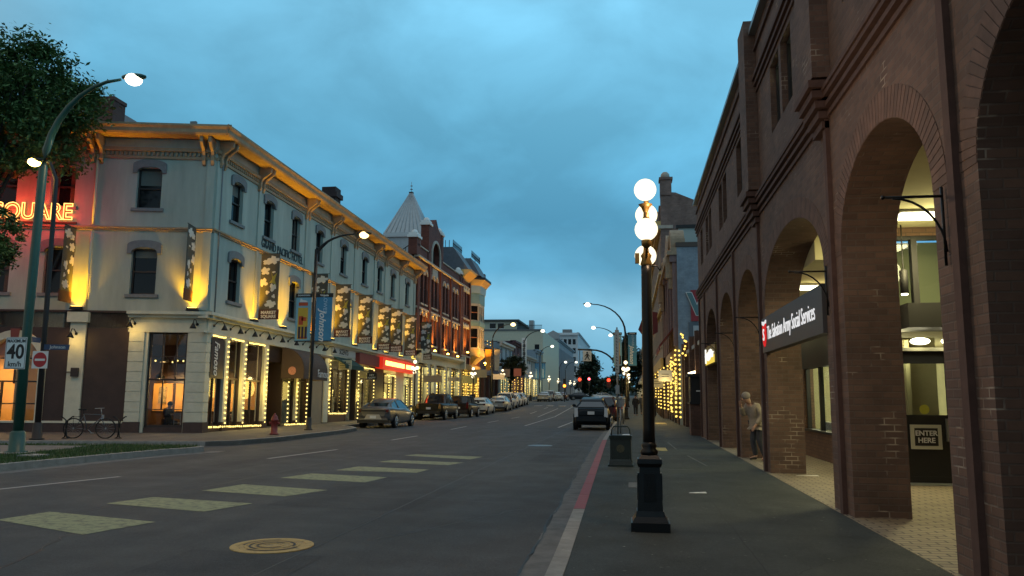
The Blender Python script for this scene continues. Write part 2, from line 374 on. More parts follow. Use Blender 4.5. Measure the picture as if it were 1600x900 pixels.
# --- right sidewalk, kerb, gutter
def kx(y): return -.72 - (.0125 * (min(y, 29) - 7) if y > 7 else 0)
ys = [-12, 7, 12, 18, 24, 29, 45, 68, 80, 92, 105, 140, 220, 400, 800]
struct('sidewalk', strip(MB(), [(kx(y) + .15, 9, y, gz(y) + .15) for y in ys]), M['pave'])
def kerbmb(ya, yb, fn, wdt, top, side=1, lip=.0, step=1.6):
    mb = MB(); n = max(1, int((yb - ya) / step))
    for i in range(n):
        a = ya + (yb - ya) * i / n; b = ya + (yb - ya) * (i + 1) / n - .012
        za, zb = gz(a), gz(b); xa, xb = fn(a), fn(b)
        mb.add([(xa - .015, a, za - .05), (xa + wdt, a, za - .05), (xb + wdt, b, zb - .05), (xb - .015, b, zb - .05), (xa, a, za + top), (xa + wdt, a, za + top), (xb + wdt, b, zb + top), (xb, b, zb + top)],
               [(0, 3, 2, 1), (4, 5, 6, 7), (0, 1, 5, 4), (1, 2, 6, 5), (2, 3, 7, 6), (3, 0, 4, 7)])
    return mb
struct('kerb', kerbmb(-12, 10.9, kx, .15, .154), M['conc'])
struct('kerb', kerbmb(10.9, 28.6, kx, .15, .155), M['kerbred'])
struct('kerb', kerbmb(28.6, 68, kx, .15, .154, step=4), M['conc'])
struct('kerb', kerbmb(68, 400, kx, .15, .154, step=12), M['conc'])
struct('gutter', strip(MB(), [(kx(y) - .30 + .02 * math.sin(y * 3.1), kx(y), y, gz(y) + .005) for y in [i * .5 for i in range(-10, 80)]] + [(kx(y) - .3, kx(y), y, gz(y) + .005) for y in ys if y > 40]), M['gutter'])
crk = MB()      # ragged crack between asphalt and gutter
pts = []
random.seed(3)
for i in range(150):
    y = 2 + i * .2; pts.append((kx(y) - .31 + random.uniform(-.02, .02) + .018 * math.sin(y * 2.2), y, .009, random.uniform(.004, .016)))
for a, b in zip(pts, pts[1:]): crk.add([(a[0] - a[3], a[1], .009), (a[0] + a[3], a[1], .009), (b[0] + b[3], b[1], .009), (b[0] - b[3], b[1], .009)], [(0, 1, 2, 3)])
struct('road_crack', crk, M['blackm'])
# --- arcade floor: brick pavers
pav = brick('arcade_pavers', (.28, .23, .16), (.22, .18, .13), (.06, .05, .04), .26, .13, .012, .7, .2, .4)
struct('arcade_floor', MB().box(2.70, 8.5, -4, 31.9, .10, .156), pav)
# sidewalk marks: joints, tactile squares
random.seed(14); cr2 = MB()
def scrack(x0, y0, x1, y1, n, wob, wd):
    P = [(x0 + (x1 - x0) * i / n + random.uniform(-wob, wob), y0 + (y1 - y0) * i / n + random.uniform(-wob, wob)) for i in range(n + 1)]
    for a, b in zip(P, P[1:]):
        d = Vector((b[0] - a[0], b[1] - a[1])).normalized(); nx, ny = -d.y * wd, d.x * wd
        cr2.add([(a[0] - nx, a[1] - ny, .1525), (a[0] + nx, a[1] + ny, .1525), (b[0] + nx, b[1] + ny, .1525), (b[0] - nx, b[1] - ny, .1525)], [(0, 1, 2, 3)])
for y in (6.2, 9.3, 12.4, 15.5, 18.6, 21.7, 24.8, 28, 31): scrack(-.55 - (y > 20) * .2, y, 2.7, y + random.uniform(-.05, .05), 20, .006, .006)
scrack(1.15, 5, 1.1, 31, 80, .01, .005); scrack(-.3, 11, 1.0, 12.3, 16, .04, .004); scrack(1.2, 14, 2.4, 15.3, 16, .04, .004); scrack(.6, 6.4, 2.6, 8.8, 24, .05, .004)
struct('sidewalk_seam', cr2, mat('seam_dark', (.02, .022, .022), .8))
sp2 = MB()
for i in range(420):
    x = random.uniform(-.5, 2.6); y = random.uniform(5.5, 24); r = random.uniform(.006, .022)
    sp2.add([(x + r * math.cos(a * math.pi / 3) * random.uniform(.7, 1.2), y + r * math.sin(a * math.pi / 3), .1522) for a in range(6)], [tuple(range(6))])
o_ = sp2.build('gum_spots', mat('gum', (.095, .10, .095), .8, noise=.4, nscale=3), fixn=False); o_['kind'] = 'stuff'
j = MB()
for y in (17.2, 21.6, 27.0, 33.5): j.add([(-.2, y, .154), (1.3, y, .154), (1.3, y + .06, .154), (-.2, y + .06, .154)], [(0, 1, 2, 3)])
for (x0, y0, x1, y1) in ((1.62, 18.3, 1.42, 21.4), (1.28, 24.0, 1.2, 27.6)): j.add([(x0, y0, .1545), (x0 + .05, y0, .1545), (x1 + .05, y1, .1545), (x1, y1, .1545)], [(0, 1, 2, 3)])
struct('sidewalk_joint', j, mat('joint_pale', (.11, .12, .12), .9, noise=.3, nscale=5))
tact = worn('tactile_paint', (.42, .33, .12), (.22, .19, .10), .42, 12)
struct('tactile_pad', MB().box(.42, 1.02, 23.2, 24.6, .12, .158), tact)
struct('tactile_pad', MB().box(1.35, 2.05, 47, 49.5, .12, .158), tact)
struct('utility_cover', MB().box(-.05, .16, 13.6, 14.4, .12, .157), mat('cover_concrete', (.15, .15, .145), .9, noise=.3, nscale=12))
# --- patches and tar seams in the road
pt = MB()
for q in ([(-5.4, 11.5), (-3.2, 11.2), (-3.0, 15.6), (-5.2, 15.9)], [(-2.6, 20), (-1.5, 20), (-1.5, 34), (-2.6, 34)], [(-9.6, 15), (-8.6, 15), (-8.6, 26), (-9.6, 26)], [(-4.6, 6.0), (-3.1, 6.0), (-3.1, 8.0), (-4.6, 8.1)]): pt.add([(x, y, .002) for x, y in q], [(0, 1, 2, 3)])
struct('road_patch', pt, asphalt('asphalt_patch', (.060, .062, .066), .14))
tar = MB(); random.seed(8)
def seam(x0, y0, x1, y1, n, wob, wd):
    P = [(x0 + (x1 - x0) * i / n + random.uniform(-wob, wob), y0 + (y1 - y0) * i / n + random.uniform(-wob, wob)) for i in range(n + 1)]
    for a, b in zip(P, P[1:]):
        d = Vector((b[0] - a[0], b[1] - a[1])).normalized(); nx, ny = -d.y * wd, d.x * wd
        tar.add([(a[0] - nx, a[1] - ny, .0032), (a[0] + nx, a[1] + ny, .0032), (b[0] + nx, b[1] + ny, .0032), (b[0] - nx, b[1] - ny, .0032)], [(0, 1, 2, 3)])
seam(-7.6, 5, -7.0, 44, 90, .02, .008); seam(-3.4, 4, -3.3, 50, 90, .015, .007); seam(-11.5, 13.5, -1.2, 12.4, 60, .05, .006); seam(-11, 24.5, -1.3, 25.6, 50, .05, .008); seam(-5.3, 5.5, -6.8, 9.5, 20, .05, .006); seam(-2.9, 9, -1.6, 11.8, 16, .05, .006)
struct('road_seam', tar, mat('tar_seam', (.022, .022, .024), .5))
# --- lane markings and crosswalk
ln = MB()
def dash(x0, y0, x1, y1, wd=.11): ln.add([(x0 - wd / 2, y0, gz(y0) + .006), (x0 + wd / 2, y0, gz(y0) + .006), (x1 + wd / 2, y1, gz(y1) + .006), (x1 - wd / 2, y1, gz(y1) + .006)], [(0, 1, 2, 3)])
for d in ((-10.75, 11.9, -10.0, 14.75), (-9.25, 19.7, -8.82, 23.5), (-8.8, 29.0, -8.72, 32.4), (-8.85, 39.2, -8.95, 43.5), (-9.0, 50.5, -9.05, 55), (-9.05, 61, -9.1, 66), (-9.1, 73, -9.1, 78), (-9.1, 85, -9.1, 89),
          (-5.98, 45.5, -6.35, 68), (-6.35, 68, -6.5, 92), (-3.9, 43.6, -3.85, 54.5), (-3.85, 62, -3.85, 72), (-7.6, 66, -7.7, 86)): dash(*d)
struct('lane_marking', ln, M['lane'])
cw = MB()
for q in ([(-8.1, 9.45), (-6.29, 8.67), (-6.03, 9.69), (-7.95, 10.23)], [(-7.76, 11.15), (-5.91, 10.64), (-5.65, 11.59), (-7.52, 11.98)], [(-7.24, 12.93), (-5.54, 12.48), (-5.2, 13.46), (-7.03, 13.99)],
          [(-6.87, 15.21), (-4.98, 14.79), (-4.86, 15.8), (-6.63, 16.22)], [(-6.42, 17.02), (-4.55, 16.85), (-4.47, 17.64), (-6.25, 18.06)], [(-6.22, 19.38), (-4.32, 18.88), (-4.1, 19.7), (-6.01, 20.05)], [(-6.18, 21.62), (-4.15, 20.74), (-3.99, 21.7), (-6.0, 22.17)],
          [(-8.6, 6.9), (-6.9, 6.2), (-6.6, 7.2), (-8.3, 7.9)]):
    cw.add([(x, y, .0045) for x, y in q], [(0, 1, 2, 3)])
struct('crosswalk', cw, M['cross'])
far_cw = MB()
for i in range(7): far_cw.box(-11 + i * 1.4, -10.3 + i * 1.4, 92, 95, gz(93) - .1, gz(95) + .01)
struct('crosswalk', far_cw, M['lane'])
mh = thing('manhole_cover', 'round yellow rimmed manhole cover in the asphalt beside the crosswalk', 'manhole cover', (-3.86, 8.43, 0))
M['mhy'] = worn('worn_yellow_iron', (.52, .34, .12), (.22, .16, .08), .42, 9)
MB().lathe((0, 0, 0), [(.44, 0), (.44, .010), (.36, .012), (.355, .006)], 40, smooth=False).build('frame', M['mhy'], mh, local=True)
ci = MB()
ci.lathe((0, 0, 0), [(.35, .002), (.35, .009)], 40, smooth=False)
for r in (.28, .2, .11):
    ci.loft([[((r + dr) * math.cos(a * math.pi / 18), (r + dr) * math.sin(a * math.pi / 18), z) for a in range(36)] for dr, z in ((-.016, .008), (-.012, .015), (.012, .015), (.016, .008))], cap=False, smooth=False)
ci.build('lid', worn('worn_yellow_lid', (.46, .30, .11), (.16, .12, .07), .43, 5), mh, local=True)
gr2 = MB()
for r, a0, a1 in ((.235, 0, 26), (.155, 6, 34), (.31, 10, 20), (.31, 24, 36)):
    gr2.loft([[((r + dr) * math.cos(a * math.pi / 18), (r + dr) * math.sin(a * math.pi / 18), .0135) for a in range(a0, a1)] for dr in (-.012, .012)], cap=False, smooth=False, closed=False)
gr2.build('groove', M['blackm'], mh, local=True)
m2 = thing('manhole_cover', 'faint flat grey manhole cover in mid street before the blue hatchback', 'manhole cover', (-3.05, 27.2, 0))
MB().lathe((0, 0, 0), [(.42, 0), (.42, .008), (.02, .009)], 30, smooth=False).build('lid', mat('grey_iron', (.10, .105, .11), .4, noise=.3), m2, local=True)

# ------------------------------------------------------------------ right brick arcade building
BR = brick('arcade_brick', (.148, .090, .068), (.098, .062, .050), (.115, .085, .072), .235, .082, .009, .85, .30, .6, patches=(.32, .27, .22))
BRD = mat('brick_dark_strip', (.085, .048, .040), .9, noise=.2, nscale=6)
soff = mat('arcade_ceiling', (.66, .62, .38), .9, noise=.05, nscale=2)
XR = 2.76
A = thing('arcade_building', 'long dark red brick building with a ground floor arcade on the right', 'building', (XR, -6, 0))
FRt = FR((XR, 0, 0), (0, 1, 0), (-1, 0, 0))
open_ = [(-4.4, -1.4), (-.45, 6.72 - 4.0), (3.35, 6.62), (7.55, 10.75), (11.72, 16.8), (17.72, 20.93), (21.87, 25.08), (26.02, 29.5)]
open_ = [(-4.5, -1.3), (-.35, 2.5), (3.35, 6.6)] + open_[3:]
SPR, APX = 3.5, 4.66
poly = [(-6, 0)]
for a, b in open_:
    c, r = (a + b) / 2, (b - a) / 2
    poly += [(a, 0), (a, SPR)] + [(c - r * math.cos(t * math.pi / 24), SPR + (APX - SPR) * math.sin(t * math.pi / 24)) for t in range(1, 24)] + [(b, SPR), (b, 0)]
poly += [(32.3, 0), (32.3, 5.5), (-6, 5.5)]
MB().prism(FRt, poly, -.68, 0).build('wall', BR, A)
vm = MB(); vm2 = MB()
for a, b in open_[2:]:
    c, r = (a + b) / 2, (b - a) / 2; ar = APX - SPR; nb = int(math.pi * (r + ar) / 2 / .083)
    for q in range(nb):
        t0, t1 = math.pi * (q + .06) / nb, math.pi * (q + .94) / nb
        def ep(t, k_): return (c - (r + k_) * math.cos(t), SPR + (ar + k_) * math.sin(t))
        (vm if (q * 7) % 3 else vm2).prism(FRt, [ep(t0, .005), ep(t0, .34), ep(t1, .34), ep(t1, .005)], .001, .006)
o_ = vm.build('arch_bricks', mat('arch_brick_a', (.130, .078, .060), .85, noise=.3, nscale=5), A); o_['kind'] = 'stuff'
o_ = vm2.build('arch_bricks', mat('arch_brick_b', (.110, .068, .053), .85, noise=.3, nscale=5), A); o_['kind'] = 'stuff'
ru = [h for c in (-1.2, 2.95, 9.15, 14.3, 19.32, 23.5, 27.75, 31.0) for h in ((c - 1.0, c - .1, 6.68, 8.02), (c + .1, c + 1.0, 6.68, 8.02))][:-1]
ru = [(a, min(b, 32.0), c, d) for a, b, c, d in ru]
MB().wall(FRt, -6, 32.3, 5.5, 9.5, ru, .2).build('wall', BR, A)
MB().box(XR + .5, 10, 31.9, 32.3, 0, 9.45).build('end_wall', BR, A); MB().box(XR, 10, -6.3, -6, 0, 9.5).build('end_wall', BR, A)
MB().box(XR + .5, 10, -6, 31.9, 9.2, 9.3).build('roof', M['blackm'], A)
bands = MB()
for z0, z1, w_ in ((5.48, 5.545, .035), (5.60, 5.665, .07), (5.72, 5.785, .10), (5.80, 5.86, .12), (8.12, 8.19, .035), (8.25, 8.32, .07), (8.38, 8.45, .10), (9.05, 9.11, .05)):
    bands.fbox(FRt, -6, 32.4, z0, z1, .001, w_)
bands.build('string_course', BRD, A)
MB().fbox(FRt, -6, 32.45, 9.42, 9.52, -.3, .14).build('coping', mat('flashing', (.22, .25, .27), .4, metal=.3), A)
for y in (-.85, 2.95, 7.0, 11.12, 17.2, 21.4, 25.55, 29.75, 31.9):
    MB().fbox(FRt, y - .07, y + .07, .1, 5.48, .001, .06).build('pilaster', BRD, A)
for y in (-.85, 2.95, 11.33, 17.3, 29.9)[0:4]:
    p = MB(); p.fbox(FRt, y - .45, y + .45, 6.0, 9.75, .002, .24)
    p.build('buttress', BR, A)
    c = MB()
    for k in range(5): c.fbox(FRt, y - .48 + .05 * k, y + .48 - .05 * k, 5.98 - .13 * (k + 1), 5.98 - .13 * k - .03, .002, .30 - .05 * k)
    c.build('corbel', BRD, A)
for k, (a, b, c, d) in enumerate(ru):
    wn = MB().fbox(FRt, a, b, c, c + .04, -.17, -.11).fbox(FRt, a, b, d - .05, d, -.17, -.11).fbox(FRt, a, a + .04, c, d, -.17, -.11).fbox(FRt, b - .04, b, c, d, -.17, -.11).build('window', M['blackm'], A)
    lit = 11 < a < 16
    MB().fbox(FRt, a + .04, b - .04, c + .04, d - .05, -.145, -.14).build('pane', M['sglass'] if lit else M['wglass'], wn)
    if lit: MB().fbox(FRt, a + .5, b - .06, c + .04, d - .35, -.19, -.18).build('blind', mat('blind', (.35, .36, .36), .9), wn)
# upstairs lit room ceiling behind the pair of windows
MB().box(XR + .21, 7, 12.6, 16, 8.03, 8.1).build('ceiling', soff, A)
MB().box(6.9, 7, 12.6, 16, 6.4, 8.0).box(XR + .21, 7, 12.5, 12.6, 6.4, 8.0).box(XR + .21, 7, 16, 16.1, 6.4, 8.0).box(XR + .5, 7, 12.6, 16, 6.3, 6.38).build('partition', mat('office_wall', (.4, .42, .36), .9), A)
light('POINT', A, (4.8, 14.3, 7.4), 90, (1, .95, .6), .3)
# arcade interior
MB().box(XR + .68, 8.5, -5, 15.25, 4.78, 4.9).box(XR + .68, 4.55, 15.25, 31.9, 4.2, 4.9).build('ceiling', soff, A)
inner = brick('arcade_inner_brick', (.20, .115, .07), (.15, .085, .055), (.10, .07, .05), .235, .082, .008, .85, .25, .5)
FI = FR((4.62, 0, 0), (0, 1, 0), (-1, 0, 0))
MB().wall(FI, 16.6, 31.9, 0, 4.2, [(19.35, 22.4, .84, 2.52), (24.3, 27.2, .84, 2.52)], .25).build('inner_wall', inner, A)
MB().box(8.2, 8.5, -5, 15.5, 0, 4.78).build('inner_wall', inner, A)
for (a, b) in ((19.35, 22.4), (24.3, 27.2)):
    wn = MB().fbox(FI, a, b, .80, .86, -.2, .05).build('window', M['blackm'], A); MB().fbox(FI, a, b, 2.42, 4.1, -.15, .04).build('transom_panel', M['blackm'], wn)
    for y in (a + .03, (a + b) / 2, b - .03): MB().fbox(FI, y - .05, y + .05, .86, 2.42, -.15, -.05).build('mullion', M['blackm'], wn)
    MB().fbox(FI, a, b, .86, 2.42, -.11, -.1).build('pane', M['sglass'], wn)
# lit room behind the arcade windows
rm = mat('office_interior', (.55, .52, .33), .9, noise=.1)
MB().box(4.87, 4.9, 30, 31, 0, 3).box(8.4, 8.5, 15.6, 30, 0, 3).box(4.87, 8.5, 30, 30.1, 0, 3).box(4.87, 8.5, 15.5, 30, 3, 3.1).box(4.87, 8.5, 15.5, 30, .0, .1).build('room', rm, A)
MB().box(4.9, 5.5, 19.6, 22, .86, 1.05).box(5.1, 5.3, 20.0, 20.3, 1.05, 1.45).box(5.1, 5.35, 21.2, 21.6, 1.05, 1.7).build('shelf_display', mat('display_goods', (.5, .5, .42), .8, noise=.7, nscale=14), A)
light('POINT', A, (6.3, 21, 2.7), 260, (1, .92, .5), .2)
light('POINT', A, (6.3, 26.5, 2.4), 320, (1, .92, .5), .2)
# front facing entrance bay at y = 15.3
FE = FR((4.62, 15.3, 0), (1, 0, 0), (0, -1, 0))
MB().fbox(FE, 0, .2, 0, 4.78, -.3, 0).fbox(FE, 1.12, 3.6, 0, 3.3, -.3, 0).fbox(FE, 0, 3.6, 4.62, 4.78, -.3, 0.05).build('inner_wall', inner, A)
up = MB().fbox(FE, .2, 3.6, 4.55, 4.62, -.12, .02).fbox(FE, .52, .62, 3.3, 4.6, -.12, .03).fbox(FE, .2, 3.6, 3.22, 3.32, -.12, .03).build('window', M['blackm'], A)
MB().fbox(FE, .2, 3.6, 3.32, 4.55, -.06, -.05).build('pane', M['sglass'], up)
MB().box(4.8, 8.2, 16.4, 16.5, 3.2, 4.7).build('partition', mat('dim_olive_wall', (.30, .29, .15), .9), A)
light('POINT', A, (5.4, 15.9, 4.3), 2.5, (1, .85, .4), .1)
MB().fbox(FE, .12, 2.4, 2.86, 3.28, -.05, .9).build('canopy', M['blackm'], A)
sof = MB().fbox(FE, .14, 2.3, 2.50, 2.56, -.02, .12).build('soffit', mat('soffit_cream', (.6, .58, .4), .8), A)
for u in (.48, 1.0): MB().sphere(FE.P(u, 2.66, .30), .17, 14, 8, 1.0, .8, .38).build('entrance_light', emis('entrance_glow', (1, .93, .62), 6., True), A)
dr = MB().fbox(FE, .2, 1.06, .16, .28, -.08, -.02).fbox(FE, .2, .27, .28, 2.45, -.08, -.02).fbox(FE, .99, 1.12, .28, 2.45, -.08, -.02).fbox(FE, .27, .99, 2.28, 2.5, -.08, -.02).fbox(FE, .27, .99, .28, 1.36, -.075, -.03).build('door', M['blackm'], A)
MB().fbox(FE, .27, .99, 1.36, 2.28, -.06, -.05).build('door_pane', M['sglass'], dr)
MB().fbox(FE, .93, .97, .9, 1.3, -.02, .03).build('handle', M['steel'], dr)
MB().fbox(FE, .15, 1.1, .157, .175, -.2, .35).build('threshold', M['steel'], A)
MB().box(4.75, 6.2, 17.4, 17.5, 0, 2.9).build('partition', rm, A)
MB().box(5.35, 5.43, 16.6, 17.4, .2, 2.8).build('door_frame', mat('cream_partition', (.5, .45, .25), .9), A)
light('POINT', A, (5.25, 16.4, 2.6), 18, (1, .92, .5), .1)
es = thing('enter_sign', 'black and white ENTER HERE sign hung on the glass entrance door', 'sign', (4.9, 15.27, 1.0))
MB().fbox(FE, .32, .84, .76, 1.19, .0, .03).build('board', mat('sign_cream', (.55, .55, .45), .6), es)
MB().fbox(FE, .385, .775, .82, 1.13, .03, .034).build('panel', M['blackm'], es)
text('lettering', 'ENTER\nHERE', .125, M['white'], FE, (.58, .975), es, .004, w=.037, bold=.003)
bs = thing('notice', 'round yellow notice stuck on the entrance door glass', 'notice', (5.2, 15.28, 1.45))
MB().loft([[FE.P(.60 + .085 * math.cos(a * math.pi / 10), 1.46 + .085 * math.sin(a * math.pi / 10), w_) for a in range(20)] for w_ in (-.045, -.04)], smooth=False).build('disc', mat('yellow_notice', (.5, .5, .06), .6), bs)
# arcade lamps
for (x, y, z, L_) in ((5.1, 14.0, 4.70, 1.2), (5.1, 8.0, 4.70, 1.2), (4.2, 18.6, 4.12, .9), (4.2, 23.5, 4.12, .9)):
    f = thing('ceiling_light', {14.0: 'bright fluorescent ceiling fitting above the entrance door', 8.0: 'fluorescent ceiling fitting hidden above the nearest arch', 18.6: 'ceiling fitting behind the long grey shop sign', 23.5: 'ceiling fitting behind the third arch pier'}[y], 'light', (x, y, z), 0, 'arcade ceiling lights')
    MB().box(-L_ / 2, L_ / 2, -.25, .25, .03, .09).build('housing', M['white'], f, local=True)
    MB().box(-L_ / 2 + .03, L_ / 2 - .03, -.22, .22, -.02, .03).build('diffuser', emis('tube_glow', (1, .95, .62), 5., True), f, local=True)
    light('AREA', f, (0, 0, -.05), {14.0: 120, 8.0: 14, 18.6: 40, 23.5: 16}[y], (1, .86, .42), .8, local=True); light('POINT', f, (0, 0, -.55), {14.0: 60, 8.0: 16, 18.6: 22, 23.5: 10}[y], (1, .88, .42), .3, local=True)
sc_l = thing('wall_lantern', 'small black cylindrical lantern hanging beside the upper glazing', 'lantern', (4.86, 14.9, 3.5))
MB().lathe((0, 0, 0), [(.07, 0), (.07, .42), (.03, .44), (.012, .45), (.012, 1.25)], 12).build('shade', M['blackm'], sc_l, local=True)
MB().lathe((0, 0, -.02), [(.055, 0), (.055, .02)], 12).build('bulb', emis('lantern_glow', (1, .9, .6), 12.), sc_l, local=True)
# iron brackets
def bracket(y, z, reach, label):
    b = thing('iron_bracket', label, 'bracket', (XR, y, z), 0, 'iron sign brackets on the arcade piers')
    MB().tube([(-.03, 0, .08), (-.03, 0, -.62)], .013, 6).build('back_bar', M['black'], b, local=True)
    MB().tube([(-.03, 0, 0), (-reach, 0, 0)], .013, 6).sphere((-reach, 0, 0), .02, 8, 6).build('arm', M['black'], b, local=True)
    MB().tube([(-reach * .85 + reach * .82 * math.sin(t * math.pi / 16) , 0, -.50 + .49 * math.cos(t * math.pi / 16)) for t in range(9)], .011, 6).build('brace', M['black'], b, local=True)
bracket(7.28, 3.40, .52, 'black iron bracket on the nearest arcade pier, above the entrance door')
bracket(11.5, 3.40, .52, 'black iron bracket on the pier at the right end of the grey shop sign')
bracket(17.45, 3.35, .5, 'black iron bracket on the pier left of the grey shop sign')
bracket(21.65, 3.35, .5, 'black iron bracket on the pier beyond the standing man')
bracket(25.75, 3.35, .5, 'black iron bracket on the arcade pier nearest the small lit yellow sign')
# shop signs
sg = thing('shop_sign', 'long charcoal sign with white lettering and a red shield across the wide arch', 'sign', (XR, 14, 3))
MB().fbox(FRt, 11.68, 16.86, 2.55, 3.25, -.10, .06).build('board', mat('sign_charcoal', (.045, .047, .052), .5), sg)
FS = FR((XR - .06, 16.86, 0), (0, -1, 0), (-1, 0, 0))
text('lettering', 'The Salvation Army Social Services', .385, emis('letter_white', (1, 1, 1), .80), FS, (.60, 2.90), sg, .004, ax='LEFT', w=.005, sx=.76, bold=-.004)
sh = [(.12, 3.13), (.30, 3.09), (.48, 3.13), (.50, 2.86), (.42, 2.72), (.30, 2.66), (.18, 2.72), (.10, 2.86)]
MB().prism(FS, sh, .001, .02).build('shield', emis('shield_red', (.8, .03, .03), .8), sg)
MB().prism(FS, [(.09, 3.19), (.2, 3.14), (.3, 3.17), (.4, 3.14), (.51, 3.19), (.49, 3.12), (.3, 3.08), (.11, 3.12)], .001, .024).build('shield_crest', emis('letter_white', (1, 1, 1), .80), sg)
text('shield_letter', 'S', .34, emis('letter_white', (1, 1, 1), .80), FS, (.30, 2.89), sg, .008, w=.026)
s5 = thing('shop_sign', 'small lit yellow sign with white script across the farthest arch', 'sign', (XR, 27.8, 3.1))
MB().fbox(FRt, 26.1, 29.5, 2.78, 3.42, -.10, .06).build('board', mat('sign_ochre', (.25, .17, .03), .6), s5)
MB().fbox(FRt, 26.3, 29.3, 2.80, 3.05, .062, .07).build('lit_band', emis('yellow_band', (1, .72, .10), .9), s5)
FS5 = FR((XR - .07, 29.4, 0), (0, -1, 0), (-1, 0, 0))
random.seed(5); sq = MB(); px_ = [(.35 + i * .13, 3.08 + .13 * math.sin(i * 1.9) + .06 * math.sin(i * 4.1)) for i in range(22)]
sq.tube([FS5.P(u, v, .03) for u, v in px_], .022, 6).tube([FS5.P(.5, v, .03) for v in (2.84, 3.0, 3.2, 3.34)], .03, 6)
sq.build('script_lettering', emis('letter_white2', (1, .97, .85), 1.2), s5)

# ------------------------------------------------------------------ cluster lamps
def cluster_parts(t, layout, near=True, hue=None):
    gl = M['globe'] if near else M['globefar']
    b = MB()
    b.taper(0, 0, 0, .10, .215, .215, .215, .215).taper(0, 0, .10, .16, .20, .20, .165, .165).taper(0, 0, .16, .22, .165, .165, .15, .15)
    b.taper(0, 0, .22, .70, .142, .142, .112, .112).taper(0, 0, .70, .74, .125, .125, .14, .14).taper(0, 0, .74, .79, .14, .14, .135, .135).taper(0, 0, .79, .83, .12, .12, .09, .09)
    b.build('base', M['black'], t, local=True)
    if near:
        for (dx, dy) in ((0, -1), (1, 0), (-1, 0), (0, 1)):
            F = FR((dx * .128, dy * .128, 0), (-dy if dy else 0, dx if dx else 0, 0), (dx, dy, 0))
            MB().prism(F, [(-.075, .28), (.075, .28), (.06, .63), (-.06, .63)], -.02, .008).prism(F, [(-.05, .33), (.05, .33), (0, .60)], -.02, .014).build('panel', M['black'], t, local=True)
        MB().lathe((0, 0, .83), [(.09, 0), (.10, .02), (.10, .05), (.075, .07), (.09, .10), (.075, .13), (.07, .14)], 12).build('collar', M['black'], t, local=True)
    sh_ = MB().lathe((0, 0, .83), [(.072, 0), (.068, .3), (.066, .9), (.060, 2.10), (.060, 2.2)], 12 if near else 8); sh_.build('shaft', M['black'], t, local=True)
    MB().lathe((0, 0, 3.0), [(.05, 0), (.07, .04), (.05, .10), (.065, .14), (.035, .18), (.03, .22), (.026, .66), (.05, .72), (.085, .76), (.03, .77)], 12 if near else 8).build('capital', M['brass'], t, local=True)
    for (dx, dy, z) in layout:
        g_ = MB().sphere((dx, dy, z), .132, 20 if near else 12, 12 if near else 8).build('globe', gl, t, local=True)
        if dx or dy:
            MB().tube([(0, 0, z - .28), (dx * .5, dy * .5, z - .30), (dx, dy, z - .22)], .016, 6).lathe((dx, dy, z - .22), [(.02, 0), (.055, .03), (.06, .09), (.05, .095)], 10).lathe((dx, dy, z + .125), [(.045, 0), (.03, .03), (.03, .07), (.01, .08)], 10).build('arm', M['brass'] if near else M['black'], t, local=True)
LY = [(0, 0, 3.94), (0, -.27, 3.40), (0, .34, 3.20), (.012, .12, 3.66)]
t = thing('cluster_lamp', 'nearest black street lamp on the right sidewalk with a stack of glowing white globes', 'street lamp', (.205, 9.38, .15), 0, 'globe cluster street lamps')
cluster_parts(t, LY)
fb = MB(); fb.box(-.13, -.08, -.02, .03, 3.05, 3.17).build('floral_box', M['brass'], t, local=True)
MB().tube([(-.06, 0, 3.0), (.12, 0, 3.02), (.16, 0, 2.96)], .008, 5).tube([(.16, 0, 2.96), (.18, 0, 3.03)], .006, 5).build('banner_hook', M['black'], t, local=True)
t2 = thing('cluster_lamp', 'lit globe lamp on the right kerb just beyond the green litter bin', 'street lamp', (-.30, 56.5, .15), 0, 'globe cluster street lamps')
cluster_parts(t2, [(0, 0, 3.94), (-.16, 0, 3.5), (.16, 0, 3.5), (0, -.2, 3.42), (-.08, .2, 3.2)], near=False)
light('POINT', t, (.35, -.35, 3.75), 90, (1, .66, .40), .12, local=True)
CL = [(-15.3, 55.7, 'globe lamp by the hotel end under the last flower banner'), (-14.25, 72, 'globe lamp under the brightly lit bay window'), (-14.4, 90, 'globe lamp beside the dark theatre front with the orange banner'),
      (-13.9, 112, 'globe lamp behind the white parked hatchbacks'), (-13.6, 135, 'globe lamp beyond the far parked silver car'), (-13.8, 155, 'globe lamp near the amber signal on the left'), (-13.2, 178, 'globe lamp at the grey stone building corner'), (-13.2, 205, 'distant globe lamp past the grey stone building'),
      (-13.2, 235, 'distant globe lamp before the dark left tree'), (-13.2, 270, 'very distant globe lamp on the left, over the crossing white car'), (-13.0, 188, 'distant globe lamp before the second stone pilasters'), (-12.8, 220, 'distant globe lamp at the middle of the stone building'), (-12.8, 252, 'distant globe lamp at the foot of the white tower block'), (-12.6, 290, 'very distant globe lamp below the white tower block'), (-13.2, 310, 'farthest but one globe lamp on the left kerb'), (-12.6, 345, 'farthest globe lamp on the left kerb')]
for x, y, lb in CL:
    d = dup(t2, (x, y, gz(y) + .15), 0, lb)
for x, y, lb in ((-.3, 88, 'second distant globe lamp on the right kerb'), (-.3, 120, 'third distant globe lamp on the right kerb'), (-.3, 160, 'farthest globe lamp on the right kerb')):
    dup(t2, (x, y, gz(y) + .15), 0, lb)

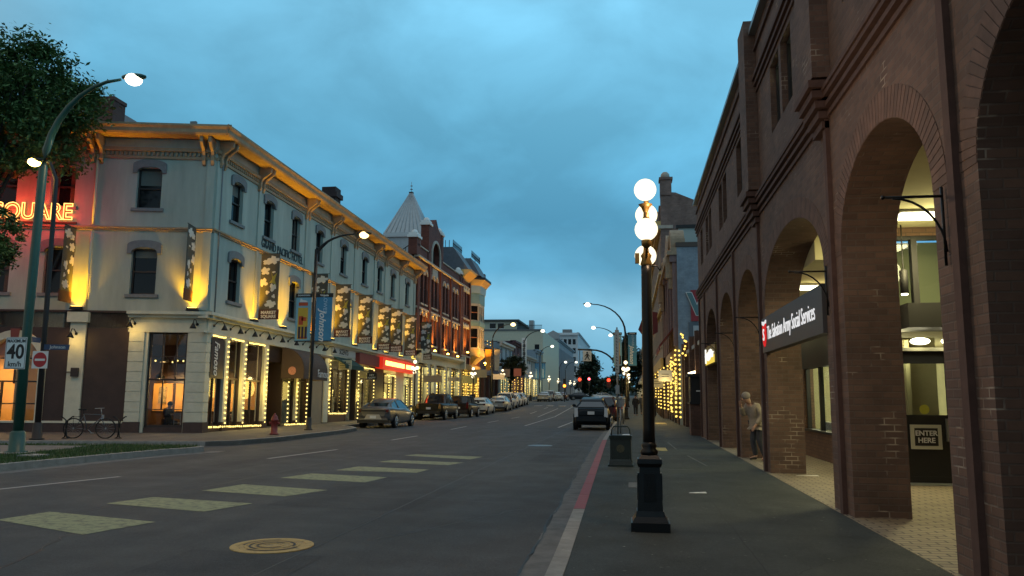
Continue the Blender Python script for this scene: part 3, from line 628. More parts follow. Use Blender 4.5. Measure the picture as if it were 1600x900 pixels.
# ------------------------------------------------------------------ cobra lamps
def davit(t, pts, head, hd, hmat, pm, pw=.085, base=True, glow=.10, power=0, color=(1, .7, .4), local_power_r=.2):
    MB().tube(pts, [pw - (pw - .035) * i / (len(pts) - 1) for i in range(len(pts))], 10).build('pole', pm, t, local=True)
    if base: MB().lathe((pts[0][0], pts[0][1], 0), [(pw * 2.2, 0), (pw * 2.2, .04), (pw * 1.5, .06), (pw * 1.4, .5), (pw * 1.05, .55)], 10).build('base', pm, t, local=True)
    hx, hy, hz = head
    MB().sphere((hx, hy, hz + .05), .22, 12, 8, 1.6 if hd[0] else .7, 1.6 if hd[1] else .7, .38).build('lamp_head', pm, t, local=True)
    MB().sphere((hx, hy, hz - .02), glow, 12, 8, 1.25, 1.25, .9).build('lamp_lens', hmat, t, local=True)
    if power: light('SPOT', t, (hx, hy, hz - .12), power, color, local_power_r, spot=150, local=True)
def curve(x0, z0, x1, z1, n=8):      # quarter-ellipse from vertical to horizontal
    return [(x0 + (x1 - x0) * (1 - math.cos(a * math.pi / 2 / n)), 0, z0 + (z1 - z0) * math.sin(a * math.pi / 2 / n)) for a in range(1, n + 1)]
g = thing('street_lamp', 'tall green curved street lamp on the grass island by the speed sign', 'street lamp', (-15.1, 18.06, .15))
davit(g, [(0, 0, 0), (.0, 0, 3), (.03, 0, 7.3)] + curve(.03, 7.3, 2.05, 9.6), (2.42, 0, 9.60), (1, 0), M['sodiumw'], M['green'], .125, glow=.17, power=1000, color=(1, .62, .32))
k = thing('street_lamp', 'dark pole with a small yellow lamp behind the green street lamp', 'street lamp', (-18.88, 23.4, .15))
davit(k, [(0, 0, 0), (-.05, 0, 4), (-.12, 0, 8.6), (-.4, 0, 9.2), (-.75, 0, 9.3)], (-1.0, 0, 9.25), (1, 0), emis('yellow_lamp', (1, .75, .15), 25.), M['blackm'], .10, glow=.16, power=800, color=(1, .50, .12))
l = thing('street_lamp', 'black street lamp with two hanging banners outside the restaurant', 'street lamp', (-13.72, 33, .15))
davit(l, [(0, 0, 0), (.02, 0, 4), (.03, 0, 7.9)] + curve(.03, 7.5, 1.75, 8.55), (2.2, 0, 8.52), (1, 0), M['sodium'], M['blackm'], .085, glow=.17, power=1100, color=(1, .56, .20))
MB().tube([(.03, 0, 7.7), (.6, 0, 8.25)], .02, 6).build('brace', M['blackm'], l, local=True)
r1 = thing('street_lamp', 'black curved street lamp with twin banners behind the near right globe lamp', 'street lamp', (-.32, 60, .15))
davit(r1, [(0, 0, 0), (0, 0, 4), (0, 0, 6.3)] + curve(0, 6.3, -2.5, 8.5), (-2.8, 0, 8.48), (1, 0), M['ledw'], M['blackm'], .09, glow=.19, power=600, color=(1, .85, .6))
for x, y, hx, hz, fl, lb in ((-1.6, 98, -2.8, 9.3, 0, 'second curved street lamp down the right side, left of the banners'), (-1.1, 110, -1.5, 9.1, 0, 'third curved street lamp down the right side, before the right tree'),
                        (-14.4, 83, 2.2, 8.75, 0, 'street lamp rising in front of the pale beige block with banners below'), (-13.4, 101, 2.4, 9.1, 0, 'street lamp arching past the tall white vertical sign'), (-14.3, 127, 2.0, 8.6, 0, 'street lamp with a white lamp head before the grey stone building'),
                        (-13.2, 165, 2.2, 7.6, 0, 'small distant street lamp near the white tower block'), (-13.2, 150, 1.2, 7.0, 0, 'distant street lamp with yellow head over the amber signal')):
    c = thing('street_lamp', lb, 'street lamp', (x, y, gz(y) + .15), 0, 'curved street lamps down the street')
    s_ = 1 if hx > 0 else -1
    davit(c, [(0, 0, 0), (0, 0, hz - 1.7)] + curve(0, hz - 1.7, hx - .3 * s_, hz), (hx, 0, hz), (1, 0), M['ledw'] if y != 83 else M['sodium'], M['blackm'], .08, glow=.22, power=350 if y < 110 else 0, color=(1, .8, .5))
# ------------------------------------------------------------------ left pavement and grass island
XF = -16.6
lk = [(-13.35, 23.9), (-12.75, 24.6), (-12.3, 27.0), (-12.32, 33), (-12.6, 36.0), (-13.4, 37.6), (-14.2, 38.6), (-14.3, 50), (-15.1, 52.5), (-15.1, 66), (-14.2, 84), (-14.1, 110), (-13.8, 200), (-13.8, 800)]
back = [(-40, 17.8), (-26, 21.1), (-19, 22.65)]
def poly_slab(pts, z0, z1):
    mb = MB(); n = len(pts)
    mb.add([(x, y, z0) for x, y in pts] + [(x, y, z1) for x, y in pts], [tuple(range(n, 2 * n))] + [(k, (k + 1) % n, n + (k + 1) % n, n + k) for k in range(n)])
    return mb
M['pavel'] = asphalt('left_pavement', (.11, .10, .09), .18)
p = poly_slab(back + lk[:10] + [(-15.1, 68), (-60, 68), (-60, 17.8)], -.1, .15); struct('sidewalk', p, M['pavel'])
struct('sidewalk', strip(MB(), [(-19, x, y, gz(y) + .15) for x, y in [(-15.1, 68), (-14.8, 74), (-14.2, 84), (-14.1, 105), (-14.0, 140), (-13.8, 200), (-13.8, 800)]]), M['pavel'])
def kerbpath(pts, wd, z0, z1, gzf=True):
    mb = MB(); P = []
    for i, (x, y) in enumerate(pts):
        a = Vector(pts[max(i - 1, 0)]); b = Vector(pts[min(i + 1, len(pts) - 1)]); d = (b - a).normalized(); n_ = Vector((-d.y, d.x))
        P.append((x, y, x + n_.x * wd, y + n_.y * wd))
    for a, b in zip(P, P[1:]):
        za = gz(a[1]) if gzf else 0; zb = gz(b[1]) if gzf else 0
        mb.add([(a[0], a[1], z0 + za), (a[2], a[3], z0 + za), (b[2], b[3], z0 + zb), (b[0], b[1], z0 + zb), (a[0], a[1], z1 + za), (a[2], a[3], z1 + za), (b[2], b[3], z1 + zb), (b[0], b[1], z1 + zb)],
               [(0, 3, 2, 1), (4, 5, 6, 7), (0, 1, 5, 4), (2, 3, 7, 6), (1, 2, 6, 5), (3, 0, 4, 7)])
    return mb
struct('kerb', kerbpath([(x + .004, y) for x, y in back[1:]] + lk, .15, -.1, .158), M['conc'])
isl = [(-14.6, 4), (-13.35, 9), (-13.1, 12.5), (-12.95, 15.5), (-12.7, 18.2), (-12.4, 20.2), (-12.1, 21.2), (-12.15, 21.7), (-12.6, 22.05), (-13.5, 22.2), (-16, 21.65), (-19, 21.0), (-40, 16.4)]
struct('kerb', kerbpath(isl, .17, -.1, .155, False), M['conc'])
struct('gutter', kerbpath([(x + .42, y - .1) for x, y in isl[:7]] + [(-11.55, 21.4), (-11.7, 22.1)], .42, -.1, .006, False), M['gutter'])
isin = [(x - .1, y - (.08 if i > 7 else 0)) for i, (x, y) in enumerate(isl)]
M['grass'] = mat('grass_soil', (.022, .045, .012), .95, noise=.5, nscale=8, bump=.6)
struct('grass_bed', poly_slab(isin + [(-40, 4)], -.05, .150), M['grass'])
random.seed(11)
gb = MB(); cnt = 0
def inside(x, y, P):
    c = False; j = len(P) - 1
    for i in range(len(P)):
        if (P[i][1] > y) != (P[j][1] > y) and x < (P[j][0] - P[i][0]) * (y - P[i][1]) / (P[j][1] - P[i][1]) + P[i][0]: c = not c
        j = i
    return c
IP = isin + [(-19.5, 4)]
pathp = [(-15.2, 20.9), (-14.9, 19.6), (-15.0, 17.6), (-19, 16.6), (-24, 16), (-24, 19), (-19, 20.3)]
while cnt < 15000:
    x = random.uniform(-19, -12); y = random.uniform(11, 22.3)
    if not inside(x, y, IP) or inside(x, y, pathp): continue
    h = random.uniform(.03, .085); a = random.uniform(0, 6.28); dx, dy = .011 * math.cos(a), .011 * math.sin(a); lx, ly = random.uniform(-.035, .035), random.uniform(-.035, .035)
    gb.add([(x - dx, y - dy, .148), (x + dx, y + dy, .148), (x + lx, y + ly, .15 + h)], [(0, 1, 2)]); cnt += 1
go = gb.build('grass', mat('grass_blades', (.045, .085, .018), .8, noise=.5, nscale=5), fixn=False); go['kind'] = 'stuff'
struct('path', poly_slab(pathp, .1, .165), M['gutter'])
struct('pole_footing', MB().lathe((-15.1, 18.06, .12), [(.42, 0), (.42, .055), (.38, .06)], 16, smooth=False), M['conc'])
struct('utility_cover', MB().box(-14.2, -13.75, 17.0, 17.5, .12, .19), M['conc'])

# ------------------------------------------------------------------ the hotel
def HW(v): return Vector((v.x, v.y, v.z - .018 * max(0., v.y - 29.3) - (.0 if v.x > -17.5 else 0)))
Y0, Y1 = 29.3, 60.1
H = thing('hotel_building', 'three storey cream hotel with tan cornice and shopfronts on the left corner', 'building', (XF, Y0, 0))
WARP = HW
F = FR((XF, 0, 0), (0, 1, 0), (1, 0, 0))                          # street facade, u = y
c12, s12 = math.cos(R_(12)), math.sin(R_(12))
S = FR((XF, Y0, 0), (-c12, -s12, 0), (s12, -c12, 0))             # side facade, u = distance from corner
wy = [31.2, 34.25, 37.3, 40.4, 44.1, 47.9, 51.0, 54.0, 57.7]
up = [(y - .48, y + .48, 8.95, 10.68) for y in wy]
lo = [(y - .5, y + .5, 5.55, 7.38) for y in (31.3, 37.35, 40.9, 45.0, 48.9, 54.9, 58.6)]
MB().wall(F, Y0, Y1, 4.2, 12.0, up + lo, .35).build('wall', M['cream'], H)
ups = [(2.12, 3.10, 9.05, 10.72), (5.5, 6.45, 9.05, 10.72), (7.75, 8.7, 9.05, 10.72), (10.6, 11.5, 9.05, 10.72)]
los = [(2.1, 3.1, 5.55, 7.40), (5.45, 6.45, 5.55, 7.40), (7.75, 8.7, 5.55, 7.40), (10.6, 11.5, 5.55, 7.4)]
MB().wall(S, 0, 15, 4.2, 12.0, ups + los, .35).build('wall', M['cream'], H)
def sash(Fr, a, b, c, d, arch=True):
    wn = MB().fbox(Fr, a, b, c, c + .06, -.26, -.16).fbox(Fr, a, a + .06, c, d, -.26, -.16).fbox(Fr, b - .06, b, c, d, -.26, -.16).fbox(Fr, a, b, d - .07, d, -.26, -.16).fbox(Fr, a, b, (c + d) / 2 - .03, (c + d) / 2 + .03, -.25, -.14).build('window', M['sash'], H)
    MB().fbox(Fr, a + .05, b - .05, c + .05, d - .05, -.23, -.22).build('pane', M['wglass'], wn)
    MB().fbox(Fr, a - .14, b + .14, c - .13, c, -.02, .09).build('sill', M['greystone'], wn)
    m_ = (a + b) / 2; n = 10; hw = (b - a) / 2
    inn = [(m_ + hw * math.cos(math.pi * t / n), d - .16 + .20 * math.sin(math.pi * t / n)) for t in range(n + 1)]
    outr = [(m_ - (hw + .17) * math.cos(math.pi * t / n), d + .14 + .20 * math.sin(math.pi * t / n)) for t in range(n + 1)]
    MB().prism(Fr, [(m_ + hw + .17, d - .22), (m_ + hw, d - .22)] + inn + [(m_ - hw, d - .22), (m_ - hw - .17, d - .22)] + outr, -.10, .075).build('lintel', M['greystone'], wn)
    return wn
kk = 0
blm = mat('window_blind', (.16, .15, .13), .9); cum = mat('window_curtain', (.09, .075, .06), .9, noise=.3, nscale=14)
for Fr, hs_ in ((F, up + lo), (S, ups + los)):
    for h in hs_:
        wn = sash(Fr, *h); kk += 1
        if kk % 4 == 1: MB().fbox(Fr, h[0] + .07, h[1] - .07, h[3] - (.35 + .17 * (kk % 3)), h[3] - .07, -.218, -.214).build('blind', blm, wn)
        if kk % 5 == 3: MB().fbox(Fr, h[0] + .07, h[0] + .27, h[2] + .08, h[3] - .08, -.218, -.212).build('curtain', cum, wn); MB().fbox(Fr, h[1] - .25, h[1] - .07, h[2] + .08, h[3] - .08, -.218, -.212).build('curtain', cum, wn)
# string courses, corner strip, thin pilasters
tr = MB()
for Fr, a, b in ((F, Y0 - .02, Y1), (S, -.02, 15)):
    tr.fbox(Fr, a, b, 8.12, 8.20, .001, .07).fbox(Fr, a, b, 8.20, 8.27, .001, .13)
tr.build('string_course', M['cornice'], H)
for y in (29.47, 33.2, 38.55, 42.15, 46.0, 49.85, 52.15, 55.7, 59.6):
    q = MB().fbox(F, y - .13, y + .13, 4.95, 8.12, .001, .06).fbox(F, y - .13, y + .13, 8.27, 11.15, .001, .06).build('pilaster', M['cream'], H)
for u in (.18, ):
    MB().fbox(S, u - .16, u + .16, 4.95, 8.12, .001, .06).fbox(S, u - .16, u + .16, 8.27, 11.15, .001, .06).build('pilaster', M['cream'], H)
MB().tube([S.P(4.68, z, .07) for z in (4.9, 8.05)], .045, 8).tube([S.P(4.68, z, .07) for z in (8.3, 11.2)], .045, 8).build('downspout', mat('downspout_cream', (.62, .58, .42), .5), H)
MB().tube([F.P(29.66, z, .1) for z in (4.9, 11.2)], .03, 6).build('downspout', M['greystone'], H)
# main cornice: bed mould, dentils, soffit, gutter, paired brackets
cn = MB()
def corn(Fr, a, b, ao, bo):
    cn.fbox(Fr, a, b, 11.10, 11.22, .002, .06).fbox(Fr, a, b, 11.40, 11.55, .002, .14)
    P = Fr.P
    prof = [(.002, 11.95), (.72, 11.95), (.78, 12.02), (.80, 12.16), (.88, 12.26), (.88, 12.34), (.80, 12.36), (-.3, 12.36), (-.3, 11.95)]
    ra = [P(a + (ao * w_), z, w_) for w_, z in prof]; rb = [P(b + (bo * w_), z, w_) for w_, z in prof]
    cn.loft([ra, rb], smooth=False)
corn(F, Y0, Y1, -.9, 0.25); corn(S, 0, 15, -.9, 0)
cn.build('cornice', M['cornice'], H)
dt = MB()
y = Y0 + .1
while y < Y1 - .1: dt.fbox(F, y, y + .09, 11.24, 11.38, .002, .09); y += .18
u = .1
while u < 15: dt.fbox(S, u, u + .09, 11.24, 11.38, .002, .09); u += .18
dto = dt.build('dentils', M['cornice'], H); dto['kind'] = 'stuff'
def brkt(Fr, u):
    for du in (-.17, .17):
        pl = [(.0, 10.85), (.10, 10.88), (.16, 11.05), (.14, 11.25), (.22, 11.42), (.42, 11.56), (.60, 11.70), (.62, 11.95), (.0, 11.95)]
        G = FR(Fr.P(u + du, 0), tuple(Fr.N), tuple(Fr.U))
        MB().prism(G, pl, -.06, .06).build('bracket', M['cornice'], H)
for y in (29.7, 33.2, 38.55, 42.15, 46.0, 49.85, 52.15, 55.7, 59.6): brkt(F, y)
for u in (.3, 4.7, 9.3): brkt(S, u)
# roof and things on it
MB().add([(XF - .2, Y0, 12.2), (XF - .2, Y1, 12.2), (XF - 14, Y1, 12.2), (XF - 14, Y0 - 2, 12.2)], [(0, 1, 2, 3)]).build('roof', M['greystone'], H)
MB().box(-31, XF - .4, Y1 - .3, Y1 - .02, 0, 12).build('party_wall', M['cream'], H)
RF = FR((0, 38, 0), (1, 0, 0), (0, -1, 0))
ch = MB().box(-28.3, -27.05, 37, 38, 11.5, 17.3).box(-28.35, -27.0, 36.95, 38.05, 17.3, 17.5)
ch.build('chimney', brick('chimney_brick', (.13, .05, .035), (.10, .04, .03), (.06, .04, .035)), H)
gw = MB(); gw.prism(FR((0, 38.3, 0), (1, 0, 0), (0, -1, 0)), [(-33, 12), (-26.6, 12), (-26.2, 15.2), (-30.2, 18.2), (-33, 16.4)], -5, 0); gw.build('roof_gable', M['cream'], H)
gr_ = MB(); gr_.prism(FR((0, 38.3, 0), (1, 0, 0), (0, -1, 0)), [(-25.6, 14.9), (-30.2, 18.35), (-34, 15.6), (-34, 15.9), (-30.2, 18.7), (-25.5, 15.15)], -5.2, .35); gr_.build('gable_roof', mat('dark_slate', (.03, .032, .036), .6, noise=.3), H)
MB().taper(-25.2, 40, 14.5, 16.9, 2.4, 2.4, .15, .15).build('roof_hip', mat('grey_slate', (.075, .085, .095), .7, noise=.2), H)
MB().box(-26.8, -23.6, 38.6, 41.4, 12, 14.5).build('roof_gable', M['greystone'], H)
MB().prism(FR((-19.6, 41, 0), (1, 0, 0), (0, -1, 0)), [(-.9, 13.6), (.9, 13.6), (0, 14.7)], -1, 0).box(-20.4, -18.8, 41.05, 42, 12, 13.6).build('roof_dormer', M['greystone'], H)
ck = MB().box(-18.9, -18.0, 46, 46.9, 11.8, 14.2).box(-19.02, -17.88, 45.88, 47.02, 14.2, 14.5).box(-18.9, -18.0, 46, 46.9, 14.5, 14.85)
ck.build('chimney', brick('chimney_dark_brick', (.05, .03, .03), (.04, .025, .025), (.03, .02, .02)), H)
fl = thing('floodlight', 'small square floodlight on the corner of the hotel roof', 'floodlight', (-17.9, 29.6, 12.4))
MB().tube([(0, 0, 0), (0, 0, .32)], .02, 6).box(-.13, .13, -.06, .06, .32, .52).build('housing', M['greystone'], fl, local=True)
fl2 = dup(fl, (-17.4, 41.6, 12.4), .6, 'small floodlight on the hotel parapet past the dormer')
# --- ground floor
gf = MB()
gf.fbox(F, Y0, Y1, 4.12, 4.62, -.3, .05).fbox(S, 0, 2.98, 4.12, 4.62, -.3, .05)
gf.build('fascia', M['trim'], H)
gc = MB()
for Fr, a, b in ((F, Y0 - .35, Y1), (S, -.30, 2.98)):
    gc.fbox(Fr, a, b, 4.62, 4.74, -.2, .22).fbox(Fr, a, b, 4.74, 4.86, -.2, .38).fbox(Fr, a, b, 4.05, 4.12, -.05, .10)
gc.build('shop_cornice', M['trim'], H)
MB().fbox(S, 2.98, 15, 4.12, 4.80, -.3, .0).fbox(S, 2.98, 15, 4.80, 4.88, -.2, .08).build('shop_cornice', M['brown'], H)
def quoin(Fr, a, b, z0=.55, z1=4.05, w1=.10):
    m_ = MB(); n = 9; h = (z1 - z0) / n
    for i in range(n): m_.fbox(Fr, a, b, z0 + i * h + .012, z0 + (i + 1) * h - .012, -.3, w1)
    m_.fbox(Fr, a + .02, b - .02, z0, z1, -.3, w1 - .025)
    m_.build('quoin_pier', M['trim'], H)
    MB().fbox(Fr, a - .03, b + .03, -.5, z0, -.3, w1 + .04).build('plinth', M['plinth'], H)
quoin(S, 0.0, .62); quoin(S, 2.34, 2.92)
MB().fbox(S, .62, .70, .1, 4.05, -.2, .02).fbox(S, 2.2, 2.34, .1, 4.05, -.2, .04).build('frame', M['trim'], H)
MB().fbox(S, 2.92, 4.6, .55, 4.12, -.3, 0).fbox(S, 5.2, 6.02, .55, 4.12, -.3, 0).fbox(S, 8.5, 15, .55, 4.12, -.3, 0).build('wall', M['brown'], H)
MB().fbox(S, 2.95, 15, -.2, .5, -.3, .05).build('plinth', M['plinth'], H)
MB().fbox(S, 2.95, 15, .5, .58, -.3, .08).build('plinth_cap', M['trim'], H)
MB().fbox(S, 4.6, 5.2, .58, 4.40, -.3, .08).fbox(S, 4.5, 5.3, 4.40, 4.80, -.3, .2).build('pilaster', M['trim'], H)
# arch window on the side
ca, ra_, ri = 7.26, 1.24, .97
SPz = 2.83
pl = [(ca - ra_, .58), (ca - ra_, SPz)] + [(ca - ra_ * math.cos(t * math.pi / 20), SPz + ra_ * math.sin(t * math.pi / 20)) for t in range(1, 20)] + [(ca + ra_, SPz), (ca + ra_, .58), (ca + ri, .58), (ca + ri, SPz)] + [(ca + ri * math.cos(t * math.pi / 20), SPz + ri * math.sin(t * math.pi / 20)) for t in range(1, 20)] + [(ca - ri, SPz), (ca - ri, .58)]
MB().prism(S, pl, -.25, .07).build('arch_surround', M['trim'], H)
pl = [(ca - ra_, SPz), (ca - ra_, 4.12), (ca + ra_, 4.12), (ca + ra_, SPz)] + [(ca + ra_ * math.cos(t * math.pi / 20), SPz + ra_ * math.sin(t * math.pi / 20)) for t in range(1, 20)]
MB().prism(S, pl, -.25, 0).build('wall', M['brown'], H)
MB().prism(S, [(ca - .13, 3.72), (ca + .13, 3.72), (ca + .17, 4.12), (ca - .17, 4.12)], .0, .12).build('keystone', mat('keystone_red', (.2, .05, .04), .7), H)
wn = MB().fbox(S, ca - ri, ca + ri, 2.05, 2.11, -.22, -.12).fbox(S, ca - ri, ca + ri, 2.95, 3.0, -.22, -.12).fbox(S, ca - .03, ca + .03, 2.0, 3.8, -.22, -.12).fbox(S, ca - ri, ca + ri, 1.2, 1.25, -.22, -.12).fbox(S, ca + .42, ca + .47, .6, 2.05, -.22, -.12).build('window', M['sash'], H)
MB().fbox(S, ca - ri, ca + ri, .6, 3.8, -.18, -.17).build('pane', M['sglass'], wn)
# side corner window
wn = MB().fbox(S, .70, 2.2, .34, .44, -.2, -.08).fbox(S, .70, 2.2, 2.16, 2.24, -.2, -.08).fbox(S, .70, .78, .34, 4.05, -.2, -.08).fbox(S, 2.12, 2.2, .34, 4.05, -.2, -.08).fbox(S, 1.12, 1.16, 2.24, 4.05, -.18, -.1).fbox(S, 1.66, 1.70, 2.24, 4.05, -.18, -.1).fbox(S, .78, 2.12, 3.1, 3.13, -.18, -.1).fbox(S, .78, 2.12, 1.02, 1.05, -.18, -.1).fbox(S, 1.58, 1.62, 1.05, 2.16, -.18, -.1).build('window', M['sash'], H)
MB().fbox(S, .78, 2.12, .44, 4.0, -.14, -.13).build('pane', M['sglass'], wn)
MB().fbox(S, .62, 2.34, -.2, .34, -.3, -.02).build('stall_riser', M['plinth'], H)
# street front, bay by bay
def pier(a, b, w1=.06, m_='trim'):
    MB().fbox(F, a, b, .55, 4.12, -.3, w1).build('pier', M[m_], H); MB().fbox(F, a - .02, b + .02, -.6, .55, -.3, w1 + .04).build('plinth', M['plinth'], H)
def shopwin(a, b, z0=.35, z1=4.0, tr_=2.3, mull=(), m_='sash'):
    wn = MB().fbox(F, a, b, z0, z0 + .09, -.2, -.06).fbox(F, a, b, z1 - .08, z1, -.2, -.06).fbox(F, a, b, tr_, tr_ + .07, -.2, -.06).fbox(F, a, a + .07, z0, z1, -.2, -.06).fbox(F, b - .07, b, z0, z1, -.2, -.06).build('shop_window', M[m_], H)
    for y_ in mull: MB().fbox(F, y_ - .02, y_ + .02, z0, tr_, -.19, -.08).build('mullion', M[m_], wn)
    MB().fbox(F, a + .05, b - .05, z0 + .05, z1 - .05, -.14, -.13).build('pane', M['sglass'], wn)
    MB().fbox(F, a, b, -.6, z0, -.3, -.02).build('stall_riser', M['plinth'], H)
quoin(F, Y0 - .1, Y0 + .28)
shopwin(29.6, 30.75, .3, mull=(30.2,)); pier(30.78, 31.12); shopwin(31.15, 32.3, .3, mull=(31.7,)); pier(32.33, 32.67); shopwin(32.7, 34.35, .3, mull=(33.5,)); pier(34.4, 34.8)
MB().fbox(F, 34.8, 36.6, 3.3, 4.12, -.5, -.1).fbox(F, 34.8, 34.9, -.4, 3.3, -1.2, 0).fbox(F, 36.5, 36.6, -.4, 3.3, -1.2, 0).fbox(F, 34.9, 36.5, -.4, 3.3, -1.3, -1.2).build('entrance_recess', M['sash'], H)
dd = MB().fbox(F, 35.1, 36.3, .05, 2.4, -1.2, -1.12).build('door', M['darkwood'], H); MB().fbox(F, 35.25, 36.15, 1.0, 2.2, -1.12, -1.1).build('door_pane', mat('poster_orange', (.5, .2, .06), .7, noise=.5, nscale=8, emit=(1, .35, .08), es=.25), dd)
shopwin(36.65, 38.0, .3, 4.0, 2.5); pier(38.0, 38.25); shopwin(38.3, 39.4, .3, 4.0, 2.5)
MB().fbox(F, 39.4, 41.6, -.7, 4.12, -.3, .02).build('wall', M['brown'], H)
MB().fbox(F, 40.0, 41.45, -.7, 3.85, .02, .05).build('panel', mat('plain_tan_panel', (.32, .24, .16), .8, noise=.08), H)
quoin(F, 41.6, 42.25, .4)
shopwin(42.3, 45.3, .85, 4.0, 3.3, mull=(43.3, 44.3)); MB().fbox(F, 45.35, 47.0, -.8, 4.1, -1.0, -.6).fbox(F, 45.3, 45.4, -.8, 4.1, -.6, 0).fbox(F, 46.95, 47.05, -.8, 4.1, -.6, 0).build('entrance_recess', M['sash'], H)
shopwin(47.1, 50.2, .5, 3.8, 3.0, mull=(48.6,)); MB().fbox(F, 50.2, 52.6, -.9, 4.1, -.3, -.05).build('shutter', M['blackm'], H)
shopwin(52.8, 55.1, .5, 3.6, 2.9, mull=(54.0,)); pier(55.15, 57.2, .05); shopwin(57.3, 59.6, .5, 3.6, 2.9, mull=(58.4,)); pier(59.65, 60.1)
# interiors
warm = M['warm']
MB().box(-24, -16.95, 35.5, 35.6, 0, 4.05).build('back_wall', M['darkwood'], H)
oran = mat('orange_wall', (.62, .33, .10), .9, noise=.08)
pr_ = MB()
for (a, b) in ((-22.6, -21.6), (-21.45, -20.6), (-19.7, -18.9), (-18.7, -17.9)): pr_.box(a, b, 35.42, 35.48, .95, 2.25)
pr_.build('wall_panel', oran, H)
MB().box(-22.3, -21.9, 35.38, 35.42, 1.3, 2.1).build('wall_picture', mat('picture_print', (.3, .22, .12), .7, noise=.7, nscale=9), H)
poly_slab([tuple(S.P(.4, 0, -.35))[:2], tuple(S.P(14, 0, -.35))[:2], (-30, 35.4), (-16.97, 35.4)], 4.0, 4.08).box(-21, -16.97, 35.4, 40, 4.0, 4.08).build('ceiling', mat('dark_ceiling', (.05, .035, .03), .9), H)
MB().box(-30, -16.9, 24.5, 60, .0, .02).build('floor', M['floorw'], H)
MB().box(-24, -23.9, 28.3, 35.5, 0, 4).box(-30, -29.9, 27.2, 35.5, 0, 4).box(-30, -24, 31.5, 31.6, 0, 4.0).build('back_wall', oran, H)
for (x, y, z, pw) in ((-21.6, 34.3, 2.4, 150), (-18.6, 34.3, 2.4, 120), (-26.5, 29.8, 2.6, 260), (-19.8, 31.6, 3.0, 12), (-25.2, 28.4, 3.0, 70)):
    light('POINT', H, (x, y, z), pw * 1.6, (1, .58, .20), .05); MB().lathe((x, y, z + .14), [(.22, -.10), (.20, .0), (.06, .16), (.02, .2), (.012, 1.4)], 12).build('added_pendant', M['blackm'], H)  # shades added around the room's point lights to hide them from view
MB().box(-21, -20.9, 40.1, 60, -.6, 4.0).box(-20.9, -16.95, 42.0, 42.1, -.6, 4).box(-20.9, -16.95, 46.9, 47, -.6, 4).box(-20.9, -16.95, 52.6, 52.7, -.6, 4).box(-20.9, -16.95, 56.2, 56.3, -.6, 4).box(-20.9, -16.95, 40.1, 60, 3.95, 4.05).box(-21, -16.95, 37.9, 37.95, 0, 4).build('back_wall', mat('shop_wall', (.55, .48, .30), .9, noise=.25, nscale=3), H)
for y, pw in ((43.8, 150), (48.6, 120), (54, 300), (58.2, 300), (39, 60)): light('POINT', H, (-18.6, y, 3.2), pw, (1, .78, .32), .2)
random.seed(21)
gd = MB()
for i in range(46):
    y = random.uniform(42.5, 59.4); h = random.uniform(.3, 1.5); x = random.uniform(-18.2, -17.2); gd.box(x, x + .25, y, y + random.uniform(.1, .35), .5, .7 + h)
gd.build('display_goods', mat('goods_mixed', (.35, .30, .22), .8, noise=.9, nscale=4), H)
WARP = None
MB().fbox(F, 34.70, 34.79, .95, 2.25, -1.1, -.25).build('wall_panel', oran, H)
light('POINT', H, F.P(33.2, 2.9, -.9), 45, (1, .6, .24), .03)
# --- lettering on the facade
WARP = HW
hl = thing('wall_lettering', 'painted dark GRAND PACIFIC HOTEL letters on the cream upper facade', 'lettering', (XF, 35.8, 8.6))
text('letters', 'GRAND PACIFIC HOTEL', .54, mat('letter_dark', (.03, .05, .055), .7), F, (35.9, 8.60), hl, .012, w=.02, sx=.80, bold=.004)
nn = thing('neon_sign', 'glowing red and yellow neon letters ending SQUARE on the side wall', 'neon sign', tuple(S.P(8.5, 8.8)))
FN = FR(S.P(15.2, 0, 0), -S.U, S.N)
cu_m = emis('neon_orange', (1, .42, .07), 2.2); 
text('letters', 'MARKET SQUARE', .92, emis('neon_fill', (.85, .12, .02), .7), FN, (9.74, 8.78), nn, .03, w=.06, sx=.88, bold=.0, ax='RIGHT')
for k in (0,):
    cu = bpy.data.curves.new('neon_tube', 'FONT'); cu.body = 'MARKET SQUARE'; cu.size = .92; cu.align_x = 'RIGHT'; cu.align_y = 'CENTER'; cu.fill_mode = 'NONE'; cu.bevel_depth = .020; cu.offset = .01; cu.resolution_u = 4
    t_ = bpy.data.objects.new('tmp', cu); me = bpy.data.meshes.new_from_object(t_); bpy.data.objects.remove(t_)
    o0 = root_loc(nn)
    for v in me.vertices: v.co = FN.P(9.74 + v.co.x * .88, 8.78 + v.co.y, .12 + v.co.z) - o0
    me.materials.clear(); me.materials.append(emis('neon_tube', (1, .50, .12), 3.)); o = bpy.data.objects.new('neon_tube', me); col.objects.link(o); o.parent = nn
MB().fbox(FN, 0, 9.9, 8.34, 8.40, .03, .10).build('rail', M['sash'], nn)
for u_, p_ in ((9.2, 30), (7.6, 30), (5.9, 30)):
    light('POINT', nn, FN.P(u_, 8.8, .7), p_ * 2.4, (1, .03, .01), .3)
WARP = None
def wz(y, z): return z - .018 * max(0, y - 29.3)
